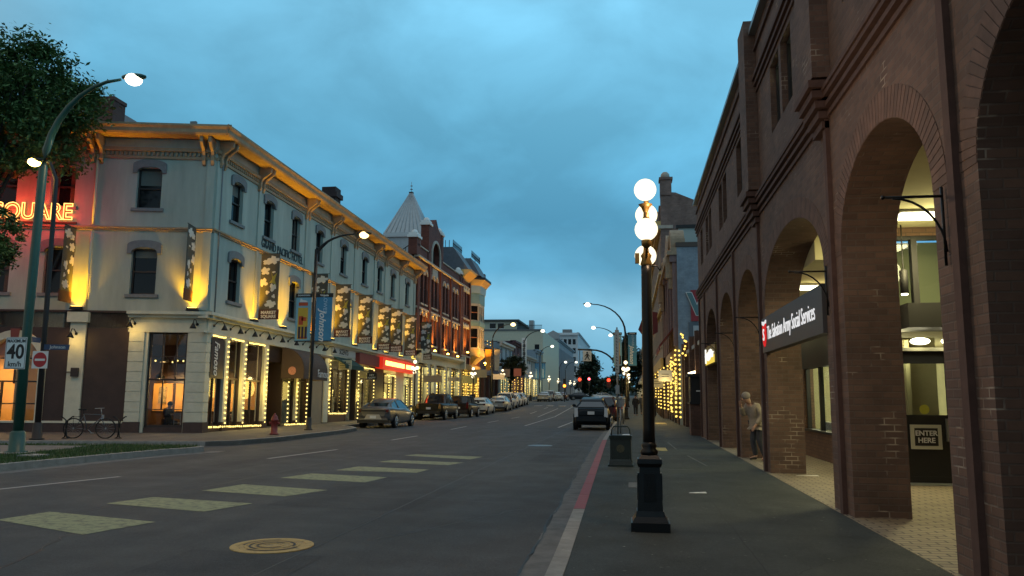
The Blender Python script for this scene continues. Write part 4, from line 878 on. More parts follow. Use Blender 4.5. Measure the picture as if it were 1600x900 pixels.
# --- uplights
proto = None
UL = [('F', 32.95, 40, 'uplight on the shop cornice left of the first flower banner'), ('F', 35.95, 85, 'brightest uplight, right of the first flower banner'), ('F', 39.3, 40, 'uplight behind the blue Johnson banner'), ('F', 42.25, 40, 'uplight at the foot of the second flower banner'), ('F', 46.1, 45, 'uplight at the foot of the third flower banner'),
      ('F', 49.95, 45, 'uplight above the red awning'), ('F', 52.4, 45, 'uplight over the left end of the red neon sign'), ('F', 56.0, 50, 'uplight over the right end of the red neon sign'), ('F', 59.5, 60, 'uplight above the globe lamp at the hotel end'),
      ('S', .55, 60, 'uplight at the foot of the narrow corner banner'), ('S', 5.0, 45, 'uplight on the cream pilaster of the side wall'), ('S', 9.6, 30, 'uplight on the far left of the side wall')]
for fr, u, pw, lb in UL:
    Fr = F if fr == 'F' else S
    z = wz(u, 4.90) if fr == 'F' else 4.90
    loc = Fr.P(u, z, .16)
    q = thing('uplight', lb, 'uplight', tuple(loc), math.atan2(Fr.U.y, Fr.U.x), 'sodium uplights along the hotel cornice')
    MB().box(-.22, .22, -.12, .12, .0, .05).box(-.2, .2, -.10, .10, .05, .12).build('housing', M['blackm'], q, local=True)
    MB().box(-.17, .17, -.08, .08, .121, .13).build('lens', emis('uplight_glow', (1, .62, .10), 14.), q, local=True)
    l_ = light('SPOT', q, (0, 0, .16), pw * 27, (1, .49, .006), .06, spot=104, local=True, blend=.9)
    inw = -Fr.N
    l_.rotation_euler = (Vector((0, 0, 1)) + inw * .18).to_track_quat('-Z', 'Y').to_euler()
    l_.rotation_euler = (R_(153 if fr == 'F' else 207), 0, 0)
# --- flower banners hung out from the wall
flw = mat('flower_white', (.72, .68, .60), .8); flo = mat('flower_olive', (.32, .30, .06), .8)
def flower_banner(loc, rz, label, wd=.88):
    random.seed(19)
    b = thing('flower_banner', label, 'banner', loc, rz, 'MARKET SQUARE flower banners')
    G = FR((0, 0, 0), (1, 0, 0), (0, -1, 0))
    MB().fbox(G, 0, wd, .0, 2.95, -.012, .012).build('cloth', mat('banner_grey', (.085, .08, .065), .85, noise=.1), b, local=True)
    MB().fbox(G, -.02, wd + .05, -.02, .42, -.02, .018).build('name_panel', mat('banner_maroon', (.07, .018, .014), .8), b, local=True)
    for i, (s_, z_) in enumerate((('MARKET', .28), ('SQUARE', .10))):
        WARP_ = None
        text('letters', s_, .19, flw, G, (wd / 2 + .02, z_), None, .003, w=.022, bold=.006).parent = b
    MB().tube([G.P(-.12, 2.97), G.P(wd + .08, 2.97)], .016, 6).tube([G.P(-.12, .0), G.P(wd + .08, .0)], .012, 6).build('arm', M['blackm'], b, local=True)
    fm = MB()
    def fl_(cx, cz, r, n=6, ph=0., squash=1.):
        pts = []
        for k in range(n * 4):
            a = 2 * math.pi * k / (n * 4) + ph; rr = r * (1.0, .95, .62, .95)[k % 4] * random.uniform(.8, 1.12)
            pts.append((min(max(cx + rr * math.cos(a), .01), wd - .01), cz + rr * math.sin(a) * squash))
        fm.prism(G, pts, -.018, .018)
    for x_, z_, r_, n_, ph_, sq_ in ((.56, 2.66, .34, 5, .2, .62), (.26, 2.58, .2, 4, .9, .7), (.2, 2.18, .26, 5, .5, .75), (.14, 1.66, .24, 4, 1., .95), (.60, 1.42, .17, 3, .3, 1.3), (.36, 1.2, .10, 3, .3, 1.), (.66, 1.02, .09, 3, 1.3, 1.2), (.52, .66, .30, 4, .35, .62), (.62, 2.12, .09, 2, .5, .6)):
        fl_(x_, z_, r_, n_, ph_, sq_)
    fm.build('flowers', flw, b, local=True)
    ov = MB(); ov.prism(G, [(.50, 2.2), (.58, 1.9), (.78, 2.1), (.68, 1.75), (.80, 1.45), (.60, 1.62), (.42, 1.62), (.56, 1.8)][::-1], .012, .017); ov.build('leaf', flo, b, local=True)
    return b
ord_ = ['first flower banner from the hotel corner, beside the brightest uplight', 'flower banner half hidden by the blue Johnson banner', 'flower banner over the cream hanging sign', 'flower banner over the red awning', 'flower banner above the left end of the red neon sign', 'flower banner above the middle of the red neon sign', 'flower banner just left of the hotel end globe lamp', 'last flower banner, against the red brick building']
fb0 = flower_banner((XF + .1, 33.5, 5.02), 0, ord_[0])
for y, lb, z in ((39.35, ord_[1], 5.0), (42.8, ord_[2], 4.92), (46.7, ord_[3], 4.82), (50.6, ord_[4], 4.66), (53.3, ord_[5], 4.68), (57.0, ord_[6], 4.62), (61.6, ord_[7], 4.55)):
    dup(fb0, (XF + .1, y, z), 0, lb)
dup(fb0, tuple(S.P(.62, 5.28, .10)), R_(-90 + 12), 'narrow flower banner seen edge on at the hotel corner')
dup(fb0, tuple(S.P(5.28, 5.16, .10)), R_(-90 + 12), 'narrow flower banner right of the side wall window, under the neon')
# --- gooseneck lamps on the fascia
def goose(loc, N_, label):
    q = thing('gooseneck_lamp', label, 'wall lamp', loc, math.atan2(N_.y, N_.x), 'black gooseneck lamps over the restaurant')
    MB().tube([(0, 0, 0), (.18, 0, .16), (.38, 0, .16), (.46, 0, .02)], .018, 6).sphere((0, 0, 0), .06, 8, 6).build('arm', M['black'], q, local=True)
    MB().lathe((.46, 0, -.2), [(.13, 0), (.11, .06), (.05, .18), (.03, .22)], 12).build('shade', M['black'], q, local=True)
    return q
g0 = goose(tuple(F.P(29.75, 4.38, .06)), F.N, 'gooseneck lamp over the vertical restaurant sign')
for y, lb in ((31.1, 'second gooseneck lamp, over the first lit pier'), (32.4, 'third gooseneck lamp, over the second lit pier'), (33.8, 'fourth gooseneck lamp, over the widest lit window'), (35.2, 'fifth gooseneck lamp, over the dark restaurant door'), (36.8, 'gooseneck lamp at the left edge of the brown awning'), (38.6, 'gooseneck lamp above the brown awning'), (40.4, 'gooseneck lamp left of the tan panel'), (41.9, 'gooseneck lamp at the white shop fascia')):
    dup(g0, tuple(F.P(y, wz(y, 4.38), .06)), 0, lb)
for u, lb in ((.35, 'gooseneck lamp on the side wall by the corner'), (2.75, 'lit gooseneck lamp above the side window'), (4.95, 'lit gooseneck lamp low on the side pilaster')):
    d = dup(g0, tuple(S.P(u, 4.38 if u != 4.95 else 3.95, .08)), math.atan2(S.N.y, S.N.x), lb)
    if u > 1: light('POINT', d, (.46, 0, -.28), 12, (1, .66, .18), .05, local=True)
light('POINT', g0, (0, 0, 0), 0.001, (1, .6, .2), .05, local=True)
# --- string lights
tmp = MB().sphere((0, 0, 0), .040, 8, 6).build('tmpa', M['bulb'], None, local=True); bulb_me = tmp.data; bpy.data.objects.remove(tmp)
tmp = MB().sphere((0, 0, 0), .058, 6, 4).build('tmpb', M['bulbdim'], None, local=True); bulb_far = tmp.data; bpy.data.objects.remove(tmp)
def string(pts, n, label, grp, far=False, jit=.0):
    pts = [Vector(p) for p in pts]; o = pts[0]
    q = thing('string_light', label, 'string lights', tuple(o), 0, grp)
    MB().tube([p - o for p in pts], .008, 4).build('wire', M['wire'], q, local=True)
    L_ = [(b - a).length for a, b in zip(pts, pts[1:])]; T = sum(L_)
    for i in range(n):
        d = T * (i + .5) / n
        for a, b, l_ in zip(pts, pts[1:], L_):
            if d <= l_: p = a.lerp(b, d / l_); break
            d -= l_
        bo = bpy.data.objects.new('bulb', bulb_far if far else bulb_me); col.objects.link(bo); bo.parent = q
        bo.location = p - o + Vector((random.uniform(-jit, jit), random.uniform(-jit, jit), random.uniform(-jit, jit)))
    return q
G1 = 'string lights framing the hotel shopfronts'
def sl(y, z0, z1, n, lb, w_=.11, far=False): return string([F.P(y, wz(y, z0), w_), F.P(y, wz(y, z1), w_)], n, lb, G1, far, .012)
for y, z0, z1, n, lb in ((30.95, .4, 3.95, 17, 'vertical bulb string on the first lit pier of the restaurant'), (32.5, .4, 3.95, 17, 'vertical bulb string on the second lit pier of the restaurant'), 
        (34.6, .4, 3.9, 17, 'bulb string on the third lit pier, before the dark door'), (37.0, .4, 2.5, 10, 'short bulb string under the left of the brown awning'), (38.1, .4, 2.5, 10, 'short bulb string under the middle of the brown awning'), (39.3, .4, 2.5, 10, 'short bulb string under the right of the brown awning'),
        (42.4, .9, 3.9, 14, 'bulb string at the left side of the first shop window past the tan panel'), (45.25, .9, 3.9, 14, 'bulb string at the right side of the first shop window past the tan panel'), (47.15, .5, 3.75, 15, 'bulb string left of the shop window under the red awning'), (50.1, .5, 3.75, 15, 'bulb string right of the shop window under the red awning'),
        (53.4, .5, 3.5, 15, 'left bulb string under the neon sign'), (54.9, .5, 3.5, 15, 'right bulb string under the neon sign'), (57.9, .5, 3.4, 15, 'left bulb string in the last hotel shop window'), (59.2, .5, 3.4, 15, 'right bulb string in the last hotel shop window')):
    sl(y, z0, z1, n, lb)
for y0, y1, z, n, lb in ((29.65, 30.7, 3.98, 9, 'level bulb string along the top of the first restaurant window'), (31.2, 32.3, 3.98, 9, 'level bulb string along the top of the second restaurant window'), (32.75, 34.3, 3.96, 12, 'level bulb string along the top of the third restaurant window'), (29.65, 34.3, .36, 26, 'level bulb string along the foot of the restaurant windows'),
        (36.7, 39.3, .36, 14, 'level bulb string along the foot of the window under the awning'), (42.4, 45.2, .88, 14, 'level bulb string along the sill past the tan panel'), (47.2, 50.1, 3.72, 14, 'level bulb string just under the red awning'), (52.9, 55.0, 3.5, 10, 'level bulb string just under the neon sign')):
    string([F.P(y0, wz(y0, z), .10), F.P(y1, wz(y1, z), .10)], n, lb, G1, False, .012)
string([F.P(43.0, 3.2, -.5), F.P(43.4, 2.4, -.4), F.P(43.1, 1.9, -.4), F.P(43.9, 1.4, -.4), F.P(44.3, 2.2, -.4)], 26, 'tangle of bulbs hanging inside the window behind the cream hanging sign', G1, False, .12)
for y, p_ in ((31.7, 45), (34.3, 45), (38.2, 25), (43.8, 30), (48.6, 30), (54.2, 40), (58.5, 40)):
    light('POINT', H, F.P(y, wz(y, 2.0), .5), p_ * 1.8, (1, .70, .16), .5)
# --- signs on the hotel
WARP = HW
vs_ = thing('vertical_sign', 'tall dark panel with white sideways restaurant name at the hotel corner', 'sign', (XF, 29.9, 3))
MB().fbox(F, 29.52, 30.62, 2.30, 3.88, .02, .10).build('panel', mat('sign_eggplant', (.022, .016, .026), .6), vs_)
text('letters', 'Famoso', .52, M['white'], F, (30.0, 3.1), vs_, .006, w=.108, roll=-math.pi / 2, bold=.004, shear=.3, sx=.84)
aw = thing('awning', 'brown barrel awning with white logo over the restaurant side entrance', 'awning', (XF, 38, 3.3))
AN = mat('awning_brown', (.075, .05, .038), .8, noise=.12)
prof = [(0.02, 4.05)] + [(.02 + 1.15 * math.sin(t * math.pi / 20), 3.0 + 1.05 * math.cos(t * math.pi / 20)) for t in range(1, 11)] + [(1.17, 2.55), (1.14, 2.55), (1.14, 2.98)] + [(.02 + 1.11 * math.sin(t * math.pi / 20), 3.0 + 1.01 * math.cos(t * math.pi / 20)) for t in range(9, 0, -1)]
MB().loft([[F.P(y, z, w_) for w_, z in prof] for y in (36.3, 39.3)], cap=False, smooth=False).build('canopy', AN, aw)
for y in (36.3, 39.28):
    MB().prism(FR((XF, y, 0), (1, 0, 0), (0, -1, 0)), [(0.02, 2.55), (1.16, 2.55)] + [(.02 + 1.14 * math.sin(t * math.pi / 20), 3.0 + 1.04 * math.cos(t * math.pi / 20)) for t in range(10, -1, -1)], -.01, .01).build('end_panel', AN, aw)
FA = FR((XF + 1.18, 0, 0), (0, 1, 0), (1, 0, 0))
text('letters', 'Famoso', .55, M['white'], FA, (38.65, 2.86), aw, .005, w=.01, sx=.8)
MB().loft([[FR((XF, 36.27, 0), (1, 0, 0), (0, -1, 0)).P(.58 + .2 * math.cos(a * math.pi / 9), 2.92 + .2 * math.sin(a * math.pi / 9), w_) for a in range(18)] for w_ in (.0, .01)], smooth=False).build('round_logo', mat('logo_salmon', (.5, .22, .16), .7, noise=.3, nscale=12), aw)
a2 = thing('entrance_canopy', 'thin lit tan canopy over the plain tan panel', 'canopy', (XF, 40.8, 4))
MB().fbox(F, 39.7, 41.6, 3.86, 3.96, .0, .6).build('slab', M['cornice'], a2)
light('POINT', a2, F.P(42.3, 3.8, .3), 5, (1, .7, .15), .1)
s1 = thing('fascia_sign', 'white fascia sign with dark shop lettering above the green awning', 'sign', (XF, 44.6, 4.4))
MB().fbox(F, 42.6, 46.4, 4.16, 4.62, .06, .12).build('board', mat('sign_grey_white', (.5, .48, .45), .7), s1)
text('letters', 'SCENTS', .42, M['blackm'], F, (44.4, 4.39), s1, .004, w=.125, bold=.01)
a3 = thing('awning', 'small dark green sloping awning under the white fascia sign', 'awning', (XF, 44.6, 4))
MB().prism(FR((XF, 45.9, 0), (1, 0, 0), (0, -1, 0)), [(.02, 4.12), (.85, 3.62), (.85, 3.40), (.82, 3.40), (.82, 3.58), (.02, 4.06)], 0, 3.1).build('canopy', mat('awning_green', (.012, .05, .04), .8), a3)
a4 = thing('awning', 'flat red fascia awning between the green awning and the neon sign', 'awning', (XF, 48.5, 4))
MB().fbox(F, 46.5, 50.4, 3.88, 4.55, .05, .35).build('canopy', mat('awning_red', (.20, .035, .03), .7, noise=.1), a4)
ns = thing('neon_box_sign', 'glowing red box sign with white hot tubes over the dark shutter', 'neon sign', (XF, 54, 4.2))
MB().fbox(F, 50.5, 58.6, 3.82, 4.58, .05, .55).build('box', mat('neon_red_box', (.35, .02, .012), .5, emit=(1, .03, .01), es=.55), ns)
MB().fbox(F, 51.1, 55.5, 4.06, 4.36, .55, .58).build('tube_panel', emis('neon_hot', (1, .34, .08), 7.), ns)
MB().fbox(F, 56.0, 58.2, 4.06, 4.36, .55, .58).build('tube_panel', emis('neon_hot', (1, .34, .08), 7.), ns)
light('AREA', ns, F.P(54, 4.2, 1.0), 60, (1, .06, .02), 1.5, rot=(0, R_(-100), 0))
# hanging signs, perpendicular to the wall
def hang(y, x0, wd, z0, h, m_, label, txt=None, tm=None, ts=.12):
    q = thing('hanging_sign', label, 'sign', (XF, y, z0), 0, 'signs hung out over the left sidewalk')
    G = FR((x0, y, 0), (1, 0, 0), (0, -1, 0))
    MB().fbox(G, 0, wd, z0, z0 + h, -.03, .03).build('board', m_, q)
    MB().tube([(XF, y, z0 + h + .08), (x0 + wd, y, z0 + h + .08)], .018, 6).build('arm', M['blackm'], q)
    if txt: text('letters', txt, ts, tm, G, (wd / 2, z0 + h * .42), q, .004, w=.034)
    return q
WARP = HW
hs = hang(43.3, -16.35, .75, 3.35, .52, mat('sign_cream_board', (.58, .54, .38), .7), 'cream hanging sign with a small dark emblem before the bulb tangle')
G = FR((-16.35, 43.3, 0), (1, 0, 0), (0, -1, 0)); MB().fbox(G, .08, .67, 3.55, 3.58, .03, .036).fbox(G, .08, .67, 3.43, 3.45, .03, .036).fbox(G, .08, .67, 3.68, 3.70, .03, .036).prism(G, [(.33, 3.70), (.42, 3.70), (.44, 3.77), (.375, 3.82), (.31, 3.77)], .03, .038).build('emblem', M['darkwood'], hs)
hang(48.3, -16.35, .62, 3.0, .42, M['blackm'], 'small black hanging sign with white letters under the red awning', 'HEY\nHAPPY', M['white'], .17)
WARP = None
# ------------------------------------------------------------------ red brick building with the arched gable
RB = brick('red_brick', (.15, .045, .03), (.12, .035, .025), (.07, .035, .028), .25, .085, .006, .85, .25, .3)
STN = mat('pale_stone', (.42, .38, .32), .85, noise=.15, nscale=4)
B1 = thing('brick_building', 'dark red brick building with an arched gable next to the hotel', 'building', (XF, 60.1, 0))
def aw_(y, hw, z0, z1): return (y - hw, y + hw, z0, z1)
holes = [aw_(y, .42, z0, z1) for y in (61.9, 63.1, 65.4, 66.7, 69.6, 70.9, 73.6, 74.9) for z0, z1 in ((5.9, 8.2), (9.1, 11.6))]
MB().wall(F, 60.15, 77, 5.2, 12.6, holes, .35).build('wall', RB, B1)
for a, b, c, d in holes:
    wn = MB().fbox(F, a, b, c, c + .07, -.25, -.15).fbox(F, a, a + .06, c, d, -.25, -.15).fbox(F, b - .06, b, c, d, -.25, -.15).fbox(F, a, b, (c + d) / 2, (c + d) / 2 + .07, -.25, -.15).build('window', M['sash'], B1)
    MB().fbox(F, a + .05, b - .05, c + .05, d, -.21, -.2).build('pane', M['wglass'], wn)
    MB().fbox(F, a - .1, b + .1, c - .14, c - .001, .001, .10).build('sill', STN, wn)
    m_ = (a + b) / 2; n = 8; hw = .42
    pl = [(m_ - (hw + .14) * math.cos(math.pi * t / n), d - .12 + .52 * math.sin(math.pi * t / n)) for t in range(n + 1)] + [(m_ + hw * .85 * math.cos(math.pi * t / n), d - .12 + .36 * math.sin(math.pi * t / n)) for t in range(n + 1)]
    MB().prism(F, pl, .002, .08).build('arch_trim', STN, wn)
for y in (60.5, 64.2, 68.2, 72.3, 76.6): MB().fbox(F, y - .3, y + .3, 5.2, 12.6, .002, .14).build('pier', RB, B1)
lg = MB(); lg.fbox(F, 60.1, 77.1, 12.6, 12.75, -.2, .25).fbox(F, 60.1, 77.1, 8.55, 8.7, .002, .12).fbox(F, 60.1, 64, 13.55, 13.65, -.1, .1).fbox(F, 68.4, 77, 13.55, 13.65, -.1, .1); lg.build('ledge', STN, B1)
MB().fbox(F, 60.8, 64.0, 12.75, 13.55, -.25, 0).fbox(F, 68.4, 77, 12.75, 13.55, -.25, 0).build('parapet', RB, B1)
for y, zt, hw in ((60.3, 14.1, .55), (63.9, 15.9, .42), (68.3, 15.9, .42), (76.6, 13.7, .4)):
    MB().fbox(F, y - hw, y + hw, 12.75, zt, -.6, .1).build('parapet_pier', RB, B1)
    cp = MB().fbox(F, y - hw - .1, y + hw + .1, zt, zt + .2, -.7, .2).fbox(F, y - hw, y + hw, zt + .2, zt + .4, -.6, .1); cp.build('pier_cap', M['white'], B1)
    p_ = F.P(y, zt + .45, -.25); MB().sphere(tuple(p_), .28, 10, 6).build('pier_cap', M['white'], B1)
# gable with arched opening
gp = [(64.2, 12.75), (64.2, 15.9), (65.2, 16.2), (66.1, 16.9), (67.0, 16.2), (68.0, 15.9), (68.0, 12.75), (67.5, 12.75)] + [(66.1 + 1.4 * math.cos(math.pi * t / 12), 13.6 + 1.25 * math.sin(math.pi * t / 12)) for t in range(13)] + [(64.7, 12.75)]
MB().prism(F, gp, -.5, .05).build('gable', RB, B1)
MB().fbox(F, 64.6, 67.6, 12.75, 15.2, -.5, -.4).build('gable_panel', M['blackm'], B1)
pl = [(66.1 - 1.58 * math.cos(math.pi * t / 14), 13.55 + 1.45 * math.sin(math.pi * t / 14)) for t in range(15)] + [(66.1 + 1.38 * math.cos(math.pi * t / 14), 13.55 + 1.22 * math.sin(math.pi * t / 14)) for t in range(15)]
MB().prism(F, pl, .05, .16).fbox(F, 64.52, 64.72, 12.75, 13.55, .05, .16).fbox(F, 67.48, 67.68, 12.75, 13.55, .05, .16).build('arch_trim', STN, B1)
MB().fbox(F, 65.2, 67.0, 11.85, 12.5, .002, .06).build('date_panel', STN, B1)
# iron work beside the first parapet pier
iw = MB()
for i in range(7): iw.tube([(XF - .3 - i * .22, 60.3, 12.6), (XF - .3 - i * .22, 60.3, 13.7 - i * .12)], .03, 5)
iw.tube([(XF - .2, 60.3, 13.9), (XF - 2.0, 60.3, 12.7)], .04, 5).tube([(XF - .2, 60.3, 12.9), (XF - 1.6, 60.3, 12.9)], .03, 5); iw.build('iron_railing', M['black'], B1)
MB().box(-30, XF - .35, 60.15, 60.4, 0, 12.6).box(-30, XF - .35, 60.4, 77, 12.3, 12.5).build('side_wall', RB, B1)
# ground floor
MB().fbox(F, 60.15, 77, 4.3, 5.2, -.3, .12).fbox(F, 60.15, 77.0, 5.0, 5.2, .12, .55).fbox(F, 60.15, 77, 4.85, 5.0, .12, .35).fbox(F, 60.15, 60.5, 4.3, 5.3, .12, .6).fbox(F, 76.6, 77, 4.3, 5.5, .12, .6).build('shop_cornice', M['trim'], B1)
for y in (60.6, 64.4, 66.6, 70.6, 72.4, 76.5): MB().fbox(F, y - .4, y + .4, 0, 4.3, -.3, .1).build('pier', M['trim'], B1)
def shopfront(Bd, y0, y1, z0, z1, pw, lb=None, depth=2.2, col_=(1, .78, .32)):
    wn = MB().fbox(F, y0, y1, z0 - .1, z0, -.15, 0).fbox(F, y0, y1, z1, z1 + .1, -.15, 0).fbox(F, (y0 + y1) / 2 - .04, (y0 + y1) / 2 + .04, z0, z1, -.15, 0).build('shop_window', M['darkwood'], Bd)
    MB().fbox(F, y0, y1, z0, z1, -.1, -.09).build('pane', M['sglass'], wn)
    MB().fbox(F, y0, y1, z0 - 1.2, z1, -depth - .1, -depth).fbox(F, y0 - .05, y0, z0 - 1, z1, -depth, -.2).fbox(F, y1, y1 + .05, z0 - 1, z1, -depth, -.2).fbox(F, y0, y1, z1 + .1, z1 + .2, -depth, -.2).build('back_wall', MATS['shop_wall'], Bd)
    MB().fbox(F, y0, y1, z0 - 1.5, z0 - .1, -.3, -.02).build('stall_riser', M['plinth'], Bd)
    g_ = MB()
    for i in range(9):
        y = random.uniform(y0 + .2, y1 - .4); hh = random.uniform(.3, 1.4); g_.fbox(F, y, y + .3, z0 - .1, z0 + hh, -1.2, -.8)
    g_.build('display_goods', MATS['goods_mixed'], Bd)
    light('POINT', Bd, F.P((y0 + y1) / 2, z1 - .5, -1.1), pw, col_, .2)
random.seed(31)
for a, b in ((61.1, 64.0), (64.9, 66.2), (67.0, 70.2), (71.0, 72.0), (72.8, 76.1)): shopfront(B1, a, b, .7, 4.0, 200)
def ul2(Bd, y, z, pw, w_=.35):
    q = thing('uplight', 'sodium uplight at %s' % {62.5: 'the left pair of red brick windows', 65.3: 'the foot of the gabled bay of red brick', 70.2: 'the middle pair of red brick windows', 74.3: 'the right pair of red brick windows', 79: 'the left windows beside the bay window', 82.0: 'the near side of the bay window foot', 86.3: 'the far corner of the bay window building'}[y], 'uplight', tuple(F.P(y, z, w_)), 0, 'uplights on the brick buildings')
    MB().box(-.12, .12, -.2, .2, 0, .12).build('housing', M['blackm'], q, local=True); MB().sphere((0, 0, .14), .13, 10, 6).build('lens', MATS['uplight_glow'], q, local=True)
    l_ = light('SPOT', q, (0, 0, .3), pw, (1, .46, .06), .1, spot=130, local=True, blend=.9); l_.rotation_euler = (math.pi, 0, 0)
for y in (62.5, 65.3, 70.2, 74.3): ul2(B1, y, 5.25, 1100)
# ------------------------------------------------------------------ white tower with pyramid roof
T = thing('roof_tower', 'pale square tower with a standing seam pyramid roof behind the brick gable', 'tower', (-21.7, 76, 0))
MB().box(-23.75, -19.65, 74, 78, 8, 17.1).build('wall', mat('tower_white', (.42, .45, .46), .8, noise=.08), T)
MB().box(-23.95, -19.45, 73.8, 78.2, 17.1, 17.32).box(-23.85, -19.55, 73.9, 78.1, 17.32, 17.55).build('cornice', mat('tower_trim', (.5, .53, .54), .7), T)
pyr = MB().taper(-21.7, 76, 17.55, 22.0, 2.1, 2.1, .15, .15); pyr.build('roof', mat('zinc_roof', (.42, .46, .48), .45, metal=.2, noise=.1), T)
sm = MB()
for i in range(-4, 5):
    t_ = i / 4.5
    sm.tube([(-21.7 + 2.1 * t_, 73.9, 17.56), (-21.7 + .15 * t_, 75.84, 22.0)], .035, 4)
    sm.tube([(-19.6, 76 + 2.1 * t_, 17.56), (-21.55, 76 + .15 * t_, 22.0)], .035, 4)
sm.build('seams', MATS['zinc_roof'], T)
MB().box(-21.9, -21.5, 75.8, 76.2, 22.0, 22.12).build('cap', M['blackm'], T)
MB().tube([(-21.7, 76, 22.1), (-21.7, 76, 23.2)], .02, 4).lathe((-21.7, 76, 22.4), [(.16, 0), (.01, .12)], 6).lathe((-21.7, 76, 22.75), [(.14, 0), (.01, .12)], 6).build('finial', M['steel'], T)
# ------------------------------------------------------------------ bay window building
B2 = thing('bay_window_building', 'ornate brick corner building with a lit oriel bay and iron roof cresting', 'building', (XF, 77, 0))
holes = [aw_(y, .38, 9.9, 12.3) for y in (78.0, 79.2, 80.4)] + [aw_(y, .38, 6.3, 8.6) for y in (78.0, 79.2, 80.4)]
MB().wall(F, 77.02, 86.6, 4.9, 13.4, holes, .35).build('wall', RB, B2)
for a, b, c, d in holes:
    wn = MB().fbox(F, a, b, c, c + .08, -.25, -.15).fbox(F, a, b, (c + d) / 2, (c + d) / 2 + .07, -.25, -.15).build('window', M['sash'], B2)
    MB().fbox(F, a, b, c, d, -.21, -.2).build('pane', M['wglass'], wn)
    MB().prism(F, [(a - .1, d - .1), (a - .1, d + .2), ((a + b) / 2, d + .45), (b + .1, d + .2), (b + .1, d - .1), (b, d - .1), ((a + b) / 2, d + .18), (a, d - .1)], .002, .1).build('lintel', M['trim'], wn)
MB().fbox(F, 77, 81.3, 9.4, 9.55, .002, .15).fbox(F, 77, 86.6, 12.7, 12.85, .002, .15).fbox(F, 77, 81.3, 5.6, 5.75, .002, .2).build('ledge', STN, B2)
for y in (77.3, 81.0, 86.3): MB().fbox(F, y - .25, y + .25, 4.9, 13.4, .002, .16).build('pier', RB, B2)
TEAL = mat('teal_frieze', (.20, .32, .30), .7, noise=.1); EAV = mat('eave_ochre', (.55, .38, .14), .7)
def ring(z, w_, a=81.4, b=85.9, m_=.8): return [F.P(a, z, .0), F.P(a + m_, z, w_), F.P(b - m_, z, w_), F.P(b, z, .0)]
def bayseg(z0, z1, w0, w1, e0=0, e1=0):
    r0 = ring(z0, w0, 81.4 - e0, 85.9 + e0); r1 = ring(z1, w1, 81.4 - e1, 85.9 + e1)
    return MB().loft([r0, r1], smooth=False)
bayseg(5.0, 5.9, .2, 1.0, -1.2, .1).build('bay_corbel', EAV, B2); bayseg(5.9, 6.6, 1.0, .92, .1, 0).build('bay_apron', EAV, B2)
bayseg(11.4, 12.5, .92, .92).build('bay_frieze', TEAL, B2); bayseg(12.5, 13.3, .97, 1.05, .1, .15).build('bay_frieze', mat('pale_blue_frieze', (.34, .46, .48), .7), B2)
bayseg(13.3, 13.9, 1.05, 1.5, .15, .4).build('eave', EAV, B2); bayseg(13.9, 14.15, 1.55, 1.55, .4, .4).build('gutter', M['blackm'], B2); bayseg(9.0, 9.5, .97, .97, .05, .05).build('bay_band', TEAL, B2)
bc = MB()
for z0, z1 in ((6.6, 9.0), (9.5, 11.4)):
    R0 = ring(z0, .88)
    pts_ = [(R0[0], R0[1]), (R0[1], R0[2]), (R0[2], R0[3])]
    for a, b in pts_:
        d = (b - a); Ln_ = d.length; d.normalize(); n_ = Vector((d.y, -d.x, 0)); n_ = n_ if n_.x > 0 else -n_
        G = FR((a.x, a.y, 0), tuple(d), tuple(n_)); nwin = 1 if Ln_ < 2 else 3; cw_ = Ln_ / nwin
        for i in range(nwin):
            u0 = i * cw_; hh = [(u0 + .18, u0 + cw_ - .18, z0 + .15, z1 - .25)]
            bc.wall(G, u0, u0 + cw_, z0, z1, hh, .12)
            wn = MB().fbox(G, u0 + .18, u0 + cw_ - .18, (z0 + z1) / 2 - .04, (z0 + z1) / 2 + .04, -.10, -.04).build('bay_window', mat('orange_sash', (.35, .12, .04), .6), B2)
            MB().fbox(G, u0 + .18, u0 + cw_ - .18, z0 + .15, z1 - .25, -.08, -.07).build('pane', M['wglass'], wn)
bc.build('bay_wall', mat('bay_cream', (.45, .40, .30), .7), B2)
# main eave and mansard
ev = MB().loft([[F.P(y, z, w_) for w_, z in ((0, 13.4), (.9, 14.1), (.95, 14.3), (-.2, 14.3))] for y in (77.0, 80.6)], smooth=False); ev.build('eave', EAV, B2)
MB().fbox(F, 77, 86.6, 13.4, 14.0, -.3, .02).build('frieze', TEAL, B2)
mn = MB().loft([[F.P(y, z, w_) for w_, z in ((.7, 14.3), (-.9, 16.6), (-2.5, 16.6), (-2.5, 14.3))] for y in (77.0, 81.2)], smooth=False)
mn.loft([[F.P(a, 14.3, w_), F.P(b, 14.3, w_), F.P(b2, 16.3, w2), F.P(a2, 16.3, w2)] for a, b, a2, b2, w_, w2 in ((81.2, 86.6, 82, 86, -3, -3), (81.2, 86.6, 82, 86, 1.1, -.1))], smooth=False)
mn.build('mansard_roof', mat('mansard_slate', (.10, .11, .13), .6, noise=.2), B2)
cr = MB()
for i in range(19):
    y = 77.1 + i * .5; w_ = -.9 if y < 81.2 else .1; z = 16.6 if y < 81.2 else 16.3
    cr.tube([F.P(y, z, w_), F.P(y, z + .75, w_)], .035, 4).tube([F.P(y - .2, z + .3, w_), F.P(y, z + .5, w_), F.P(y + .2, z + .3, w_)], .03, 4)
cr.tube([F.P(77, 16.75, -.9), F.P(81, 16.75, -.9)], .04, 4).tube([F.P(81.4, 16.45, .1), F.P(86, 16.45, .1)], .04, 4)
for i in range(5): cr.tube([F.P(86, 16.3, .1 - i * .5), F.P(86, 17.05, .1 - i * .5)], .035, 4).tube([F.P(77.0, 16.6, -.9 - i * .4), F.P(77.0, 17.3, -.9 - i * .4)], .035, 4)
cr.build('roof_cresting', M['blackm'], B2)
